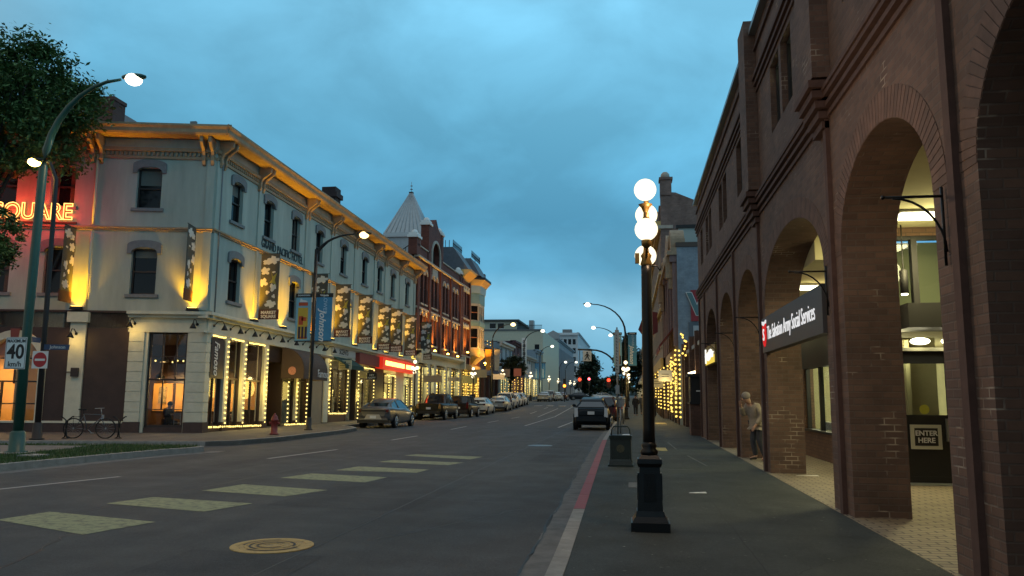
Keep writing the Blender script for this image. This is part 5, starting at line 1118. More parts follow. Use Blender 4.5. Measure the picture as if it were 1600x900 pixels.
MB().box(-30, XF - .35, 77.05, 77.3, 8, 14.2).box(-30, XF - .35, 86.3, 86.6, 0, 14.2).box(-30, XF - .3, 77.3, 86.3, 13.9, 14.1).build('side_wall', RB, B2)
# corbelled finial on the far corner
MB().fbox(F, 86.0, 86.7, 10.6, 12.4, .0, .4).fbox(F, 86.1, 86.7, 13.4, 15.2, -.4, .7).build('corner_pier', RB, B2)
MB().fbox(F, 77.02, 86.6, 4.35, 4.9, -.3, .25).build('shop_cornice', mat('ochre_fascia', (.35, .24, .10), .8), B2)
for y in (77.4, 80.4, 83.6, 86.3): MB().fbox(F, y - .3, y + .3, 0, 4.35, -.3, .1).build('pier', EAV, B2)
for a, b in ((77.8, 80.0), (80.8, 83.2), (84.0, 85.9)): shopfront(B2, a, b, .9, 4.1, 340, col_=(1, .74, .22))
ul2(B2, 79, 5.9, 900); ul2(B2, 82.0, 4.95, 1000, 1.6); ul2(B2, 86.3, 4.95, 1200, .9)
light('POINT', B2, F.P(84.5, 5.0, 2.6), 600, (1, .55, .12), .2)
G2 = 'string lights on the brick building shopfronts'
k = 0
for y in (61.2, 63.9, 67.1, 70.1, 72.9, 76.0): string([F.P(y, .6, .14), F.P(y, 4.0, .14)], 12, 'warm bulb string on the %s shopfront post of the arched brick building' % ('first second third fourth fifth sixth'.split()[k]), G2, True, .02); k += 1
k = 0
for y in (77.9, 78.9, 80.0, 80.9, 82.0, 83.1, 84.1, 85.0, 85.9): string([F.P(y, .7, .16), F.P(y, 4.2, .16)], 12, 'warm bulb string on the %s post below the oriel bay' % ('first second third fourth fifth sixth seventh eighth ninth'.split()[k]), G2, True, .05); k += 1
WARP = None
hang(62.0, -16.3, 1.5, 2.75, .55, mat('sign_grey_brown', (.22, .19, .17), .8), 'wide grey brown hanging sign just past the hotel end', None)
hang(70.0, -16.2, 1.1, 3.0, .35, MATS['sign_grey_brown'], 'small grey hanging sign below the brick building cornice')
hang(76.3, -16.2, 1.5, 2.9, .75, mat('sign_mustard', (.32, .27, .12), .8), 'mustard hanging sign beside the strings of bulbs')
hang(81.0, -16.2, 1.6, 3.6, .8, MATS['sign_grey_brown'], 'grey hanging sign under the oriel bay')
hang(89.5, -15.6, 1.5, 3.6, .6, M['white'], 'plain white hanging sign past the oriel bay building')
hang(93.0, -15.0, 1.0, 4.0, .9, MATS['sign_grey_brown'], 'grey notice sign hung before the dark theatre front')
hang(94.0, -13.7, .9, 4.1, .9, mat('sign_salmon', (.45, .16, .12), .8), 'salmon pink hanging sign right of the orange banner')

# ------------------------------------------------------------------ lower left row further down
def block(name, label, y0, y1, zt, mwall, floors, x=XF, back=-34, win=True, wm=None, shops=True, n=None, x2=None, lit=60, cat='building', cornice=None, zb=None, frontwin=0):
    b = thing(name, label, cat, (x, y0, gz(y0)))
    Fx = FR((x, 0, 0), (0, 1, 0), (1, 0, 0)); g0 = gz(y0)
    n = n or max(2, int((y1 - y0) / 3.0)); pit = (y1 - y0) / n
    hs = []
    zf = 4.3 + g0
    for fl_ in range(floors):
        z0 = zf + .9 + fl_ * (zt - zf - .8) / max(1, floors); z1 = z0 + min(2.0, (zt - zf) / max(1, floors) * .6)
        for i in range(n): yc = y0 + pit * (i + .5); hs.append((yc - .5, yc + .5, z0, z1))
    MB().wall(Fx, y0, y1, zf, zt, hs, .3).build('wall', mwall, b)
    MB().box(back, x - .3, y0, y0 + .2, g0 - 1, zt).box(back, x - .3, y1 - .2, y1, g0 - 1, zt).box(back, x - .3, y0 + .2, y1 - .2, zt - .3, zt - .1).build('side_wall', mwall, b)
    for h in hs:
        wn = MB().fbox(Fx, h[0], h[1], h[2], h[2] + .08, -.2, .04).fbox(Fx, h[0], h[1], (h[2] + h[3]) / 2 - .04, (h[2] + h[3]) / 2 + .04, -.2, -.12).build('window', wm or M['sash'], b)
        MB().fbox(Fx, h[0], h[1], h[2] + .05, h[3], -.18, -.17).build('pane', M['wglass'], wn)
    MB().fbox(Fx, y0, y1, zt - .5, zt - .2, .002, .25).fbox(Fx, y0, y1, zt - .2, zt + .1, -.3, .5).build('cornice', cornice or mwall, b)
    MB().fbox(Fx, y0, y1, zf - .6, zf, -.3, .15).build('shop_cornice', cornice or mwall, b)
    for i in range(n + 1):
        yc = min(max(y0 + pit * i, y0 + .2), y1 - .2); MB().fbox(Fx, yc - .2, yc + .2, g0 - 1, zf - .6, -.3, .05).build('pier', mwall, b)
    if shops:
        MB().fbox(Fx, y0 + .2, y1 - .2, g0 - 1, zf - .6, -2.2, -2.1).fbox(Fx, y0 + .2, y1 - .2, g0 + .5, g0 + .6, -2.1, -.2).build('back_wall', MATS['shop_wall'], b)
        for i in range(0, n, 2): light('POINT', b, Fx.P(y0 + pit * (i + .5), g0 + 3.0, -.9), lit * 3, (1, .80, .35), .3)
        for i in range(n):
            wn = MB().fbox(Fx, y0 + pit * i + .2, y0 + pit * (i + 1) - .2, g0 + .3, g0 + .9, -.2, -.05).fbox(Fx, y0 + pit * (i + .5) - .05, y0 + pit * (i + .5) + .05, g0 + .9, zf - .6, -.2, -.1).build('shop_window', M['sash'], b)
    return b, Fx
G3 = 'string lights on the shopfronts farther down the street'
dk = mat('dark_theatre', (.035, .02, .03), .8, noise=.2)
bA, FxA = block('theatre_building', 'low dark purple theatre front past the oriel bay building', 86.9, 100, 7.4, dk, 0, shops=False, cornice=mat('slate_band', (.10, .12, .17), .8))
MB().fbox(FxA, 87.2, 99.5, 0, 4.3, -.4, -.3).build('door_panel', M['blackm'], bA)
MB().box(-22, -19, 91, 93, 7.3, 8.2).build('roof_plant', M['greystone'], bA)
for k_, y in enumerate((90.5, 92.5)):
    string([FxA.P(y, 5, .3), FxA.P(y, 8.2, .3)], 9, ('left' if k_ == 0 else 'right') + ' upright bulb string on the theatre front', G3, True)
bB, FxB = block('painted_building', 'low pale blue painted building with a mural of pale peaks on its near wall', 101, 112, 8.7, mat('blue_render', (.22, .32, .40), .85, noise=.2, nscale=.6), 1, cornice=mat('pale_cornice', (.45, .46, .44), .8))
mu = MB(); FM = FR((-26, 100.97, 0), (1, 0, 0), (0, -1, 0))
for pl in ([(0, 6.5), (1.2, 7.6), (1.8, 7.0), (2.6, 8.1), (3.4, 7.2), (4.2, 7.7), (5.2, 6.6)], [(4.5, 6.4), (5.6, 7.8), (6.3, 7.1), (7.0, 8.2), (7.8, 7.3), (9.0, 7.0), (9.0, 6.2)]): mu.prism(FM, pl, .0, .02)
mu.build('mural', mat('mural_pale', (.40, .42, .42), .9, noise=.2), bB)
bC, FxC = block('dark_brick_building', 'dark purple brick building behind the tall white vertical sign', 112.2, 124, 9.6, mat('plum_brick', (.065, .03, .04), .85, noise=.2), 2, lit=90)
MB().fbox(FxC, 112.3, 117.5, 5.0, 6.4, .1, 2.0).build('awning', mat('striped_pale_awning', (.42, .40, .40), .8, noise=.2), bC)
bD, FxD = block('grey_shop_building', 'grey two storey shop building with lit windows below the beige block', 124.2, 140, 8.2, mat('grey_render', (.28, .30, .29), .85, noise=.15), 1, lit=110)
bE, FxE = block('blue_bannered_building', 'narrow blue grey building before the pale grey stone block', 140.2, 149.5, 10.0, mat('bluegrey_render', (.20, .27, .33), .85, noise=.1), 2)
# beige block, set square to the street
Be = thing('beige_block', 'big pale beige apartment block with a penthouse level on the left', 'building', (-22, 150, 1))
bm_ = mat('beige_render', (.50, .49, .38), .9, noise=.06)
FB = FR((0, 150, 0), (1, 0, 0), (0, -1, 0))
bh = [(-29.6 + i * 3.1, -28.4 + i * 3.1, 8.4, 9.8) for i in range(0)] + [(-17.9, -17.0, 9.4, 11.6), (-20.9, -20.0, 9.4, 11.6)]
MB().wall(FB, -42, -16.3, 0, 14.2, bh, .3).build('wall', bm_, Be)
MB().box(-16.6, -16.3, 150.3, 184, 0, 14.2).box(-42, -41.7, 150.3, 184, 0, 14.2).box(-41.7, -16.6, 150.3, 184, 13.9, 14.1).build('side_wall', bm_, Be)
MB().fbox(FB, -42, -16.2, 14.2, 14.5, -.3, .15).fbox(FB, -42, -16.3, 10.4, 10.55, .002, .08).build('coping', mat('grey_coping', (.12, .13, .13), .8), Be)
MB().wall(FR((0, 151, 0), (1, 0, 0), (0, -1, 0)), -40, -21.5, 14.1, 16.1, [(-26.8, -25.6, 14.75, 15.75), (-25.2, -24.0, 14.75, 15.75)], .3).build('penthouse_wall', bm_, Be)
MB().box(-21.8, -21.5, 151.3, 170, 14.1, 16.1).box(-40.6, -21.0, 150.4, 171, 16.1, 16.45).build('penthouse_roof', mat('dark_roof', (.05, .055, .055), .8), Be)
for a, b in ((-26.8, -25.6), (-25.2, -24.0)):
    wn = MB().fbox(FR((0, 151, 0), (1, 0, 0), (0, -1, 0)), a - .12, b + .12, 14.63, 14.75, -.1, .05).fbox(FR((0, 151, 0), (1, 0, 0), (0, -1, 0)), a - .12, b + .12, 15.75, 15.87, -.1, .05).build('window', M['white'], Be)
    MB().fbox(FR((0, 151, 0), (1, 0, 0), (0, -1, 0)), a, b, 14.75, 15.75, -.15, -.1).build('pane', M['wglass'], wn)
for h in bh: MB().fbox(FB, *h, -.15, -.1).build('window', M['wglass'], Be)
rl = MB()
for i in range(24): rl.tube([(-21.2 + i * .2, 150.3, 14.4), (-21.2 + i * .2, 150.3, 15.3)], .03, 4)
rl.tube([(-21.3, 150.3, 15.3), (-16.5, 150.3, 15.3)], .05, 4); rl.build('roof_railing', M['blackm'], Be)
MB().box(-19.5, -18.6, 154, 156, 14.1, 16.6).build('roof_vent', M['steel'], Be)
# grey stone classical block
GS = mat('grey_stone_block', (.33, .34, .36), .85, noise=.08)
bG, FxG = block('stone_building', 'long grey stone classical building with deep cornice past the beige block', 185, 236, 15.2, GS, 3, n=12, shops=False, back=-19.2, cornice=GS, wm=GS)
FG = FR((0, 185, 0), (1, 0, 0), (0, -1, 0))
for z in (9.2, 6.0):
    MB().fbox(FG, -18.3, -17.4, z, z + 1.9, .0, .06).build('window', M['wglass'], bG)
MB().fbox(FG, -19.2, -16.3, 13.3, 13.6, 0, .4).prism(FG, [(-19.2, 15.2), (-16.2, 15.2), (-16.2, 16.4), (-17.7, 17.2), (-19.2, 16.4)], -.6, .2).build('pediment', GS, bG)
for i in range(13): MB().fbox(FxG, 185.2 + i * 4.2, 185.8 + i * 4.2, 4.5, 13.2, .002, .3).build('pilaster', GS, bG)
WH = mat('white_render', (.60, .63, .64), .85, noise=.05)
bW, FxW = block('white_tower_block', 'tall white ornate office block with bay windows, farthest on the left', 257, 330, 22.5, WH, 5, n=12, shops=False, back=-24, cornice=WH, wm=WH)
FWh = FR((0, 257, 0), (1, 0, 0), (0, -1, 0))
for r in range(4):
    z = 10 + r * 2.9
    for c in range(4):
        u = -22.6 + c * 1.45; MB().fbox(FWh, u, u + .95, z, z + 1.7, .0, .08).build('window', M['wglass'], bW)
MB().fbox(FWh, -24, -16.4, 21.6, 22.1, 0, .6).fbox(FWh, -21.5, -18.5, 8, 21, .0, .04).build('cornice', WH, bW)
MB().box(-22, -19, 262, 266, 22.4, 24).build('roof_plant', M['greystone'], bW)
cp_ = MB()
for i in range(9): cp_.fbox(FxW, 335 + i * 4, 338 + i * 4, 8, 20 - i * 1.0, -3, 1)
bQ = tag(MB().box(-19, -15.2, 334, 352, 1, 19.5).box(-18, -14.6, 352.1, 372, 1, 16.5).build('balconied_block', WH), 'distant pale stepped apartment block above the left tree', 'building')
k = 0
ordn = 'first second third fourth fifth sixth seventh eighth ninth tenth eleventh twelfth'.split()
for y in (101.6, 104.5, 107.6, 110.8, 113.5, 117, 121, 125, 128.5, 132, 136, 139.5):
    g_ = gz(y); string([F.P(y, g_ + .6, .2), F.P(y, g_ + 3.6, .2)], 9, '%s distant bulb string beyond the theatre front' % ordn[k], G3, True, .08); k += 1
# tall white vertical sign and small tree
vs2 = thing('vertical_sign', 'tall narrow white vertical sign with dark characters over the far left shops', 'sign', (-14.9, 112, 8))
MB().box(-15.2, -14.5, 111.9, 112.1, 5.3, 10.0).build('board', M['white'], vs2)
FV = FR((-14.85, 111.88, 0), (1, 0, 0), (0, -1, 0))
vt = MB()
random.seed(5)
for i in range(8):
    z = 9.6 - i * .56; vt.fbox(FV, -.18, .18, z - .04, z + .03, 0, .02).fbox(FV, -.18, -.10, z - .34, z, 0, .02)
    if i % 2: vt.fbox(FV, .10, .18, z - .34, z, 0, .02)
    vt.fbox(FV, -.18, .18, z - .36, z - .30, 0, .02)
vt.build('characters', M['blackm'], vs2)
for x0, lb, m_ in ((-15.15, 'orange and white theatre banner on the left of its pole', mat('banner_orange', (.42, .20, .03), .8, noise=.25, nscale=2)), (-14.2, 'white tapering theatre banner on the right of its pole', mat('banner_white', (.36, .36, .34), .8, noise=.2, nscale=2))):
    q = thing('pole_banner', lb, 'banner', (x0, 83, 4.3)); MB().prism(FR((x0, 83, 0), (1, 0, 0), (0, -1, 0)), [(.06, 4.4), (.5, 4.4), (.66, 6.6), (0, 6.6)], 0, .03).build('cloth', m_, q); MB().tube([(x0, 83, 6.65), (x0 + .66, 83, 6.65)], .04, 5).build('arm', M['blackm'], q)
# street banners on the near left post
def pole_banner(x0, x1, y, z0, z1, mc, label, kind, rz=0):
    q = thing('pole_banner', label, 'banner', (x0, y, z0)); G = FR((x0, y, 0), (1, 0, 0), (0, -1, 0)); wd = x1 - x0; h = z1 - z0
    MB().fbox(G, 0, wd, z0, z1 - .18, -.01, .01).build('cloth', mc, q)
    MB().fbox(G, -.03, wd + .03, z1 - .18, z1, -.014, .014).fbox(G, -.02, wd + .02, z0 - .03, z0 + .02, -.02, .014).build('header', M['blackm'], q)
    if kind == 'city':
        ci = MB(); c2 = MB(); c3 = MB()
        c2.fbox(G, .1, wd - .14, z0 + .30 * h, z0 + .70 * h, .01, .014)
        ci.fbox(G, .12, wd - .16, z0 + .74 * h, z0 + .81 * h, .01, .018).fbox(G, .15, wd * .5, z0 + .34 * h, z0 + .52 * h, .014, .02).fbox(G, wd * .4, wd - .2, z0 + .42 * h, z0 + .5 * h, .014, .02).fbox(G, .14, wd * .8, z0 + .05 * h, z0 + .09 * h, .01, .018)
        for i in range(3): c3.fbox(G, .14 + i * .15, .24 + i * .15, z0 + .05 * h, z0 + .30 * h, .018, .022)
        MB().fbox(G, .1, wd * .78, z0 + .04 * h, z0 + .33 * h, .01, .016).build('artwork', mat('art_yellow', (.60, .38, .05), .8), q)
        c2.build('artwork', MATS['art_yellow'], q); ci.build('artwork', mat('art_red', (.50, .08, .03), .8), q); c3.build('artwork', mat('art_dark', (.05, .03, .05), .8), q)
        MB().prism(G, [(.16, z0 + .82 * h), (.2, z0 + .9 * h), (.3, z0 + .86 * h), (.45, z0 + .85 * h), (.55, z0 + .82 * h)], .01, .016).build('artwork', M['white'], q)
        text('letters', 'DOWNTOWN', .085, M['white'], G, (wd / 2, z1 - .09), q, .002, w=.017, bold=.003)
    else:
        text('letters', 'Victoria', .12, M['white'], G, (wd / 2, z1 - .09), q, .002, w=.017, bold=.003)
        text('letters', 'LOWER', .24, mat('pale_blue_letters', (.45, .62, .75), .8), G, (wd * .56, z0 + .76 * h), q, .002, w=.014, roll=-math.pi / 2)
        text('letters', 'Johnson', .42, M['white'], G, (wd * .42, z0 + .33 * h), q, .002, w=.016, roll=-math.pi / 2, shear=.35, bold=.008)
    return q
bb = mat('banner_blue', (.06, .24, .42), .8, noise=.08)
pole_banner(-14.52, -13.82, 33, 3.98, 6.08, mat('banner_sky', (.20, .42, .55), .8), 'blue banner with a yellow and red town picture left of its lamp post', 'city')
WARP = None
q = pole_banner(-13.60, -12.86, 33, 3.98, 6.08, bb, 'blue LOWER Johnson banner right of its lamp post', 'blue')
pole_banner(-1.20, -.60, 60, 4.0, 6.5, mat('banner_sky', (.20, .42, .55), .8), 'banner with orange picture on the right side curved lamp', 'city')
pole_banner(-.12, .50, 60, 4.0, 6.5, bb, 'blue lettered banner on the right side curved lamp', 'blue')
pole_banner(-15.1, -14.5, 127, 4.6, 7.2, bb, 'distant blue banner left of its lamp post', 'blue'); pole_banner(-14.0, -13.4, 127, 4.6, 7.2, bb, 'distant blue banner right of its lamp post', 'blue')
# ------------------------------------------------------------------ right side beyond the arcade
DB = brick('infill_brick', (.14, .075, .055), (.10, .055, .04), (.08, .055, .045), .23, .08, .007)
IB = thing('brick_shop', 'low dark brick shop between the arcade building and the blue painted wall', 'building', (2.9, 32.4, 0))
FQ = FR((3.05, 0, 0), (0, 1, 0), (-1, 0, 0))
MB().wall(FQ, 32.4, 46.2, 0, 4.6, [(33.4, 35.6, 1.3, 3.2), (36.5, 38.9, .3, 3.4), (40, 42.6, .3, 3.4)], .35).build('wall', DB, IB)
MB().box(3.4, 9, 32.4, 46.2, 4.3, 4.5).build('roof', M['blackm'], IB)
MB().fbox(FQ, 32.4, 46.2, 3.95, 4.12, .002, .1).build('ledge', mat('ledge_pale', (.35, .36, .36), .8), IB)
for y in (36.0, 39.4, 43.2, 45.0): MB().fbox(FQ, y - .2, y + .2, 0, 4.6, .002, .2).build('pilaster', DB, IB)
for a, b in ((36.5, 38.9), (40, 42.6)):
    wn = MB().fbox(FQ, a, b, 2.5, 2.58, -.3, -.2).fbox(FQ, a, a + .08, .3, 3.4, -.3, -.2).build('window', M['sash'], IB); MB().fbox(FQ, a, b, .3, 3.4, -.28, -.27).build('pane', M['wglass'], wn)
kb = thing('notice_case', 'black glazed notice case on a low brick plinth at the arcade end', 'notice case', (2.75, 33.5, .15))
MB().box(-.35, .3, -.45, .5, 0, 1.25).build('plinth', DB, kb, local=True)
MB().box(-.40, .3, -.55, .6, 1.25, 1.33).box(-.35, .3, -.45, .5, 1.33, 2.35).box(-.45, .3, -.6, .65, 2.35, 2.47).build('case', M['blackm'], kb, local=True)
MB().box(-.12, .12, -.47, -.452, 1.75, 1.80).build('notice', M['white'], kb, local=True)
wl = thing('wall_light', 'slanted bright tube light on the low brick shop wall', 'wall light', (2.9, 36.2, 2.75))
MB().tube([(0, 0, 0), (-.1, -.05, .0)], .03, 6).build('mount', M['steel'], wl, local=True); MB().tube([(-.35, -.1, -.05), (.25, -.1, .12)], .05, 8).build('tube', emis('tube_yellow', (1, .85, .45), 10.), wl, local=True)
light('POINT', wl, (-.3, -.4, 0), 14, (1, .7, .3), .1, local=True)
BL = brick('blue_brick', (.20, .255, .31), (.23, .29, .34), (.16, .21, .26), .24, .09, .006, .8, .35, .3)
BB = thing('blue_wall_building', 'building with a grey blue painted brick side wall and a carved scroll gable', 'building', (XR, 46.3, 0))
FZ = FR((0, 46.3, 0), (1, 0, 0), (0, -1, 0)); FY = FR((XR, 0, 0), (0, 1, 0), (-1, 0, 0))
MB().fbox(FZ, XR, 9, 0, 10.35, -.3, 0).build('side_wall', BL, BB)
MB().fbox(FZ, XR - .05, 9, 10.35, 10.62, -.35, .06).build('coping', mat('coping_brown', (.09, .075, .065), .9), BB)
PUR = mat('mauve_stone', (.20, .14, .14), .85, noise=.15, nscale=5)
hs = [(47.2 + i * 3.1, 49.2 + i * 3.1, 5.2, 9.0) for i in range(4)]
MB().wall(FY, 46.6, 60, 4.6, 10.4, hs, .3).build('wall', PUR, BB)
for h in hs:
    wn = MB().fbox(FY, h[0], h[0] + .1, h[2], h[3], -.25, -.1).fbox(FY, h[0], h[1], 7.2, 7.35, -.25, -.1).build('window', mat('red_sash', (.12, .02, .02), .6), BB); MB().fbox(FY, *h, -.2, -.19).build('pane', M['wglass'], wn)
for y in (46.75, 49.75, 52.85, 55.95, 59.6):
    MB().fbox(FY, y - .25, y + .25, 4.6, 9.9, .002, .25).fbox(FY, y - .35, y + .35, 9.5, 9.9, .002, .4).build('pilaster', PUR, BB)
GOLD = mat('carved_stone', (.33, .25, .17), .85, noise=.2, nscale=5)
G = FR((XR, 0, 0), (0, 1, 0), (-1, 0, 0))
MB().fbox(G, 46.3, 60, 9.9, 10.1, .0, .55).fbox(G, 46.3, 60, 10.1, 10.35, .0, .35).build('cornice', GOLD, BB)
sc2 = [(46.5, 10.35), (46.5, 10.9)] + [(48.2 - 1.2 * math.cos(math.pi * t / 10), 10.9 + .8 * math.sin(math.pi * t / 10)) for t in range(11)] + [(50.5, 11.3), (53, 12.4), (55.5, 11.3)] + [(57.8 - 1.2 * math.cos(math.pi * t / 10), 10.9 + .8 * math.sin(math.pi * t / 10)) for t in range(11)] + [(59.6, 10.35)]
MB().prism(G, sc2, -.5, .30).build('scroll_gable', GOLD, BB)
for y in (48.2, 57.8): MB().loft([[G.P(y + (.55 - w_ * .3) * math.cos(a * math.pi / 8), 10.95 + (.55 - w_ * .3) * math.sin(a * math.pi / 8), w_) for a in range(16)] for w_ in (.30, .42)], smooth=False).build('scroll', GOLD, BB)
for y in (47.1, 59.3): MB().fbox(G, y - .3, y + .3, 8.6, 9.9, .25, .6).fbox(G, y - .22, y + .22, 8.0, 8.6, .25, .45).build('console', GOLD, BB)
MB().box(XR + .35, 5.2, 49.8, 50.0, 10.3, 12.2).build('roof_gable', mat('pale_cyan_render', (.36, .42, .40), .8), BB)
MB().box(XR + .2, 5.3, 49.7, 50.0, 12.2, 12.4).build('roof_gable_coping', M['blackm'], BB)
MB().box(XR + .3, 9, 46.6, 60, 10.2, 10.3).build('roof', M['blackm'], BB)
MB().fbox(FY, 46.6, 60, 3.9, 4.6, -.3, .15).build('shop_cornice', GOLD, BB)
for y in (46.6, 50, 53.3, 56.6, 59.8): MB().fbox(FY, y - .2, y + .2, 0, 3.9, -.3, .08).build('pier', M['darkwood'], BB)
MB().fbox(FY, 46.8, 60, 0, .6, -.3, 0).build('stall_riser', M['plinth'], BB)
MB().fbox(FY, 46.8, 60, 0, 4, -2.4, -2.3).build('back_wall', MATS['shop_wall'], BB)
for y in (48.3, 51.6, 55, 58.2):
    wn = MB().fbox(FY, y - 1.3, y + 1.3, .6, .7, -.2, -.05).fbox(FY, y - .04, y + .04, .6, 3.9, -.2, -.1).build('shop_window', M['darkwood'], BB); light('POINT', BB, FY.P(y, 2.9, -1.1), 190, (1, .68, .22), .2)
ws = thing('wall_sign', 'red wall sign with a large white letter W on the blue brick wall', 'sign', (4.2, 46.25, 7))
MB().fbox(FZ, 3.5, 5.3, 6.0, 7.8, .0, .08).build('board', mat('sign_red', (.28, .03, .04), .7), ws)
text('letters', 'W', 1.75, mat('sign_teal', (.10, .20, .22), .7), FZ, (4.25, 6.93), ws, .01, w=.095, bold=.05); text('letter_outline', 'W', 1.75, M['white'], FZ, (4.25, 6.93), ws, .004, w=.084, bold=.085)
wp = thing('wall_sign', 'pale framed script poster low on the blue brick wall', 'sign', (4.2, 46.25, 5.4))
MB().fbox(FZ, 3.35, 5.3, 4.4, 5.95, .0, .06).build('frame', mat('frame_slate', (.10, .13, .16), .7), wp); MB().fbox(FZ, 3.6, 5.2, 4.5, 5.75, .06, .08).build('panel', mat('pale_poster', (.42, .46, .48), .7), wp)
rs = MB(); rs.tube([FZ.P(3.75 + i * .06, 5.35 + .16 * math.sin(i * 1.3), .09) for i in range(20)], .018, 4); rs.build('script', M['blackm'], wp)
ra = thing('awning', 'dark red awning projecting below the carved mauve stone front on the right', 'awning', (2.5, 50, 5))
MB().prism(FR((0, 47.0, 0), (1, 0, 0), (0, -1, 0)), [(2.74, 6.0), (1.7, 4.7), (1.7, 4.4), (1.74, 4.4), (1.76, 4.66), (2.74, 5.9)], -5.5, 0).build('canopy', mat('awning_wine', (.12, .018, .022), .8), ra)
# tall gabled brick building
TB = thing('gabled_brick_building', 'tall old brick building with a stepped parapet above the blue wall', 'building', (2.4, 60, 0))
OB = brick('old_brick', (.21, .14, .12), (.16, .11, .095), (.19, .155, .135), .24, .09, .010, .9, .35)
FT = FR((0, 60.2, 0), (1, 0, 0), (0, -1, 0)); XT = 2.45
MB().prism(FT, [(XT, 0), (9, 0), (9, 16.2), (5.4, 16.4), (3.6, 17.2), (XT, 17.3)], -.4, 0).build('side_wall', OB, TB)
MB().fbox(FT, XT, 3.3, 17.0, 18.2, -.9, .1).fbox(FT, XT - .08, 3.4, 18.2, 18.4, -1, .18).build('parapet_pier', OB, TB); MB().sphere((2.85, 60.4, 18.55), .35, 10, 6).build('pier_cap', STN, TB)
MB().fbox(FT, XT - .5, XT + .9, 14.4, 14.65, 0, .12).build('ledge', STN, TB)
FTY = FR((XT, 0, 0), (0, 1, 0), (-1, 0, 0))
hs = [(61.2 + i * 3.2, 62.4 + i * 3.2, z0, z0 + 2.1) for i in range(11) for z0 in (5.6, 8.8, 11.6)]
MB().wall(FTY, 60.6, 97, 4.6, 15.2, hs, .3).build('wall', mat('stone_front', (.27, .22, .18), .85, noise=.15), TB)
for h in hs:
    wn = MB().fbox(FTY, h[0] - .1, h[1] + .1, h[2] - .15, h[2], -.1, .12).build('window', STN, TB); MB().fbox(FTY, *h, -.2, -.19).build('pane', M['wglass'], wn)
MB().fbox(FTY, 60.2, 97, 14.3, 14.6, .002, .35).fbox(FTY, 60.2, 97, 14.6, 15.0, .002, .7).fbox(FTY, 60.2, 97, 10.9, 11.1, .002, .2).fbox(FTY, 60.2, 97, 8.1, 8.3, .002, .2).fbox(FTY, 60.2, 97, 3.9, 4.6, -.3, .2).build('cornice', EAV, TB)
for i in range(8): MB().fbox(FTY, 61 + i * 4.6, 62 + i * 4.6, 15.2, 16.4 + (i % 2) * .6, -.5, .1).build('parapet_pier', OB, TB)
for i in range(12): MB().fbox(FTY, 60.3 + i * 3.3, 60.7 + i * 3.3, 0, 3.9, -.3, .1).build('pier', M['darkwood'], TB)
MB().fbox(FTY, 60.6, 97, 0, 4, -2.4, -2.3).build('back_wall', MATS['shop_wall'], TB)
for y in (63, 68, 74, 80, 87, 94): light('POINT', TB, FTY.P(y, 3.2, -1.1), 260, (1, .72, .26), .2)
def rblock(nm, lb, y0, y1, zt, m_, fl_, x=2.6):
    b = thing(nm, lb, 'building', (x, y0, gz(y0))); Fx = FR((x, 0, 0), (0, 1, 0), (-1, 0, 0)); n = int((y1 - y0) / 4); pit = (y1 - y0) / n
    hs = [(y0 + pit * (i + .3), y0 + pit * (i + .7), 5.6 + f_ * 3.1, 7.5 + f_ * 3.1) for i in range(n) for f_ in range(fl_)]
    MB().wall(Fx, y0, y1, 4.8, zt, hs, .3).fbox(Fx, y0, y1, zt - .4, zt, 0, .4).build('wall', m_, b); MB().box(x + .3, 12, y0, y0 + .3, 0, zt).build('side_wall', m_, b)
    for h in hs: MB().fbox(Fx, *h, -.2, -.19).build('window', M['wglass'], b)
    MB().fbox(Fx, y0, y1, 4.4, 4.8, -.3, 1.0).build('canopy', m_, b)
    for i in range(n + 1): MB().fbox(Fx, min(y0 + pit * i, y1 - .4), min(y0 + pit * i + .4, y1), 0, 4.8, -.3, .05).build('pier', m_, b)
    MB().fbox(Fx, y0, y1, 0, 4.8, -2.1, -2).build('back_wall', MATS['shop_wall'], b)
    for i in range(0, n, 2): light('POINT', b, Fx.P(y0 + pit * (i + .5), 3.6, -.9), 250, (1, .8, .4), .3)
rblock('stone_shop_building', 'pale far building past the tall gabled brick one on the right', 97.2, 130, 12.8, mat('far_pale', (.28, .26, .24), .85, noise=.1), 2)
rblock('white_shop_building', 'white far building on the right beside the dark tree', 132, 190, 11, mat('far_white', (.38, .39, .38), .85, noise=.1), 2)
rblock('grey_shop_building', 'farthest grey building on the right side of the street', 192, 300, 13, mat('far_grey', (.22, .23, .24), .85, noise=.1), 2)
G4 = 'string lights on the right hand shopfronts'
k = 0
for (x, y, z0, z1, n) in ((2.62, 43.6, .5, 4.3, 15), (2.5, 45.2, .5, 4.4, 15), (2.6, 47.0, .5, 4.2, 15), (2.5, 49.8, .7, 4.2, 14), (2.55, 51.5, .7, 3.9, 13), (2.5, 54.5, .8, 3.9, 13), (2.4, 58, .8, 3.9, 13), (2.3, 62, .8, 3.9, 12), (2.3, 67, .8, 3.9, 12), (2.3, 74, .9, 3.9, 12), (2.3, 84, 1.2, 4, 12)):
    string([(x, y, z0), (x, y, z1)], n, '%s bulb string from the near end of the lit shops on the right' % ('first second third fourth fifth sixth seventh eighth ninth tenth eleventh'.split()[k]), G4, True, .015); k += 1
string([(3.0, 42.3, 4.4), (2.7, 42.9, 5.1), (3.0, 43.2, 4.6), (2.8, 42.6, 3.9), (3.0, 43.4, 3.6)], 12, 'loop of bulbs above the low brick shop at the right', G4, True, .08)
string([(2.55, 47.2, 2.6), (2.5, 48.2, 3.8), (2.5, 49.4, 3.1), (2.5, 49.6, 1.0)], 26, 'dense tangle of bulbs in the lit shop entrance on the right', G4, True, .12)
for y, z in ((45, 2.5), (49, 2.5), (56, 2.5)): light('POINT', BB, (1.9, y, z), 70, (1, .68, .2), .4)
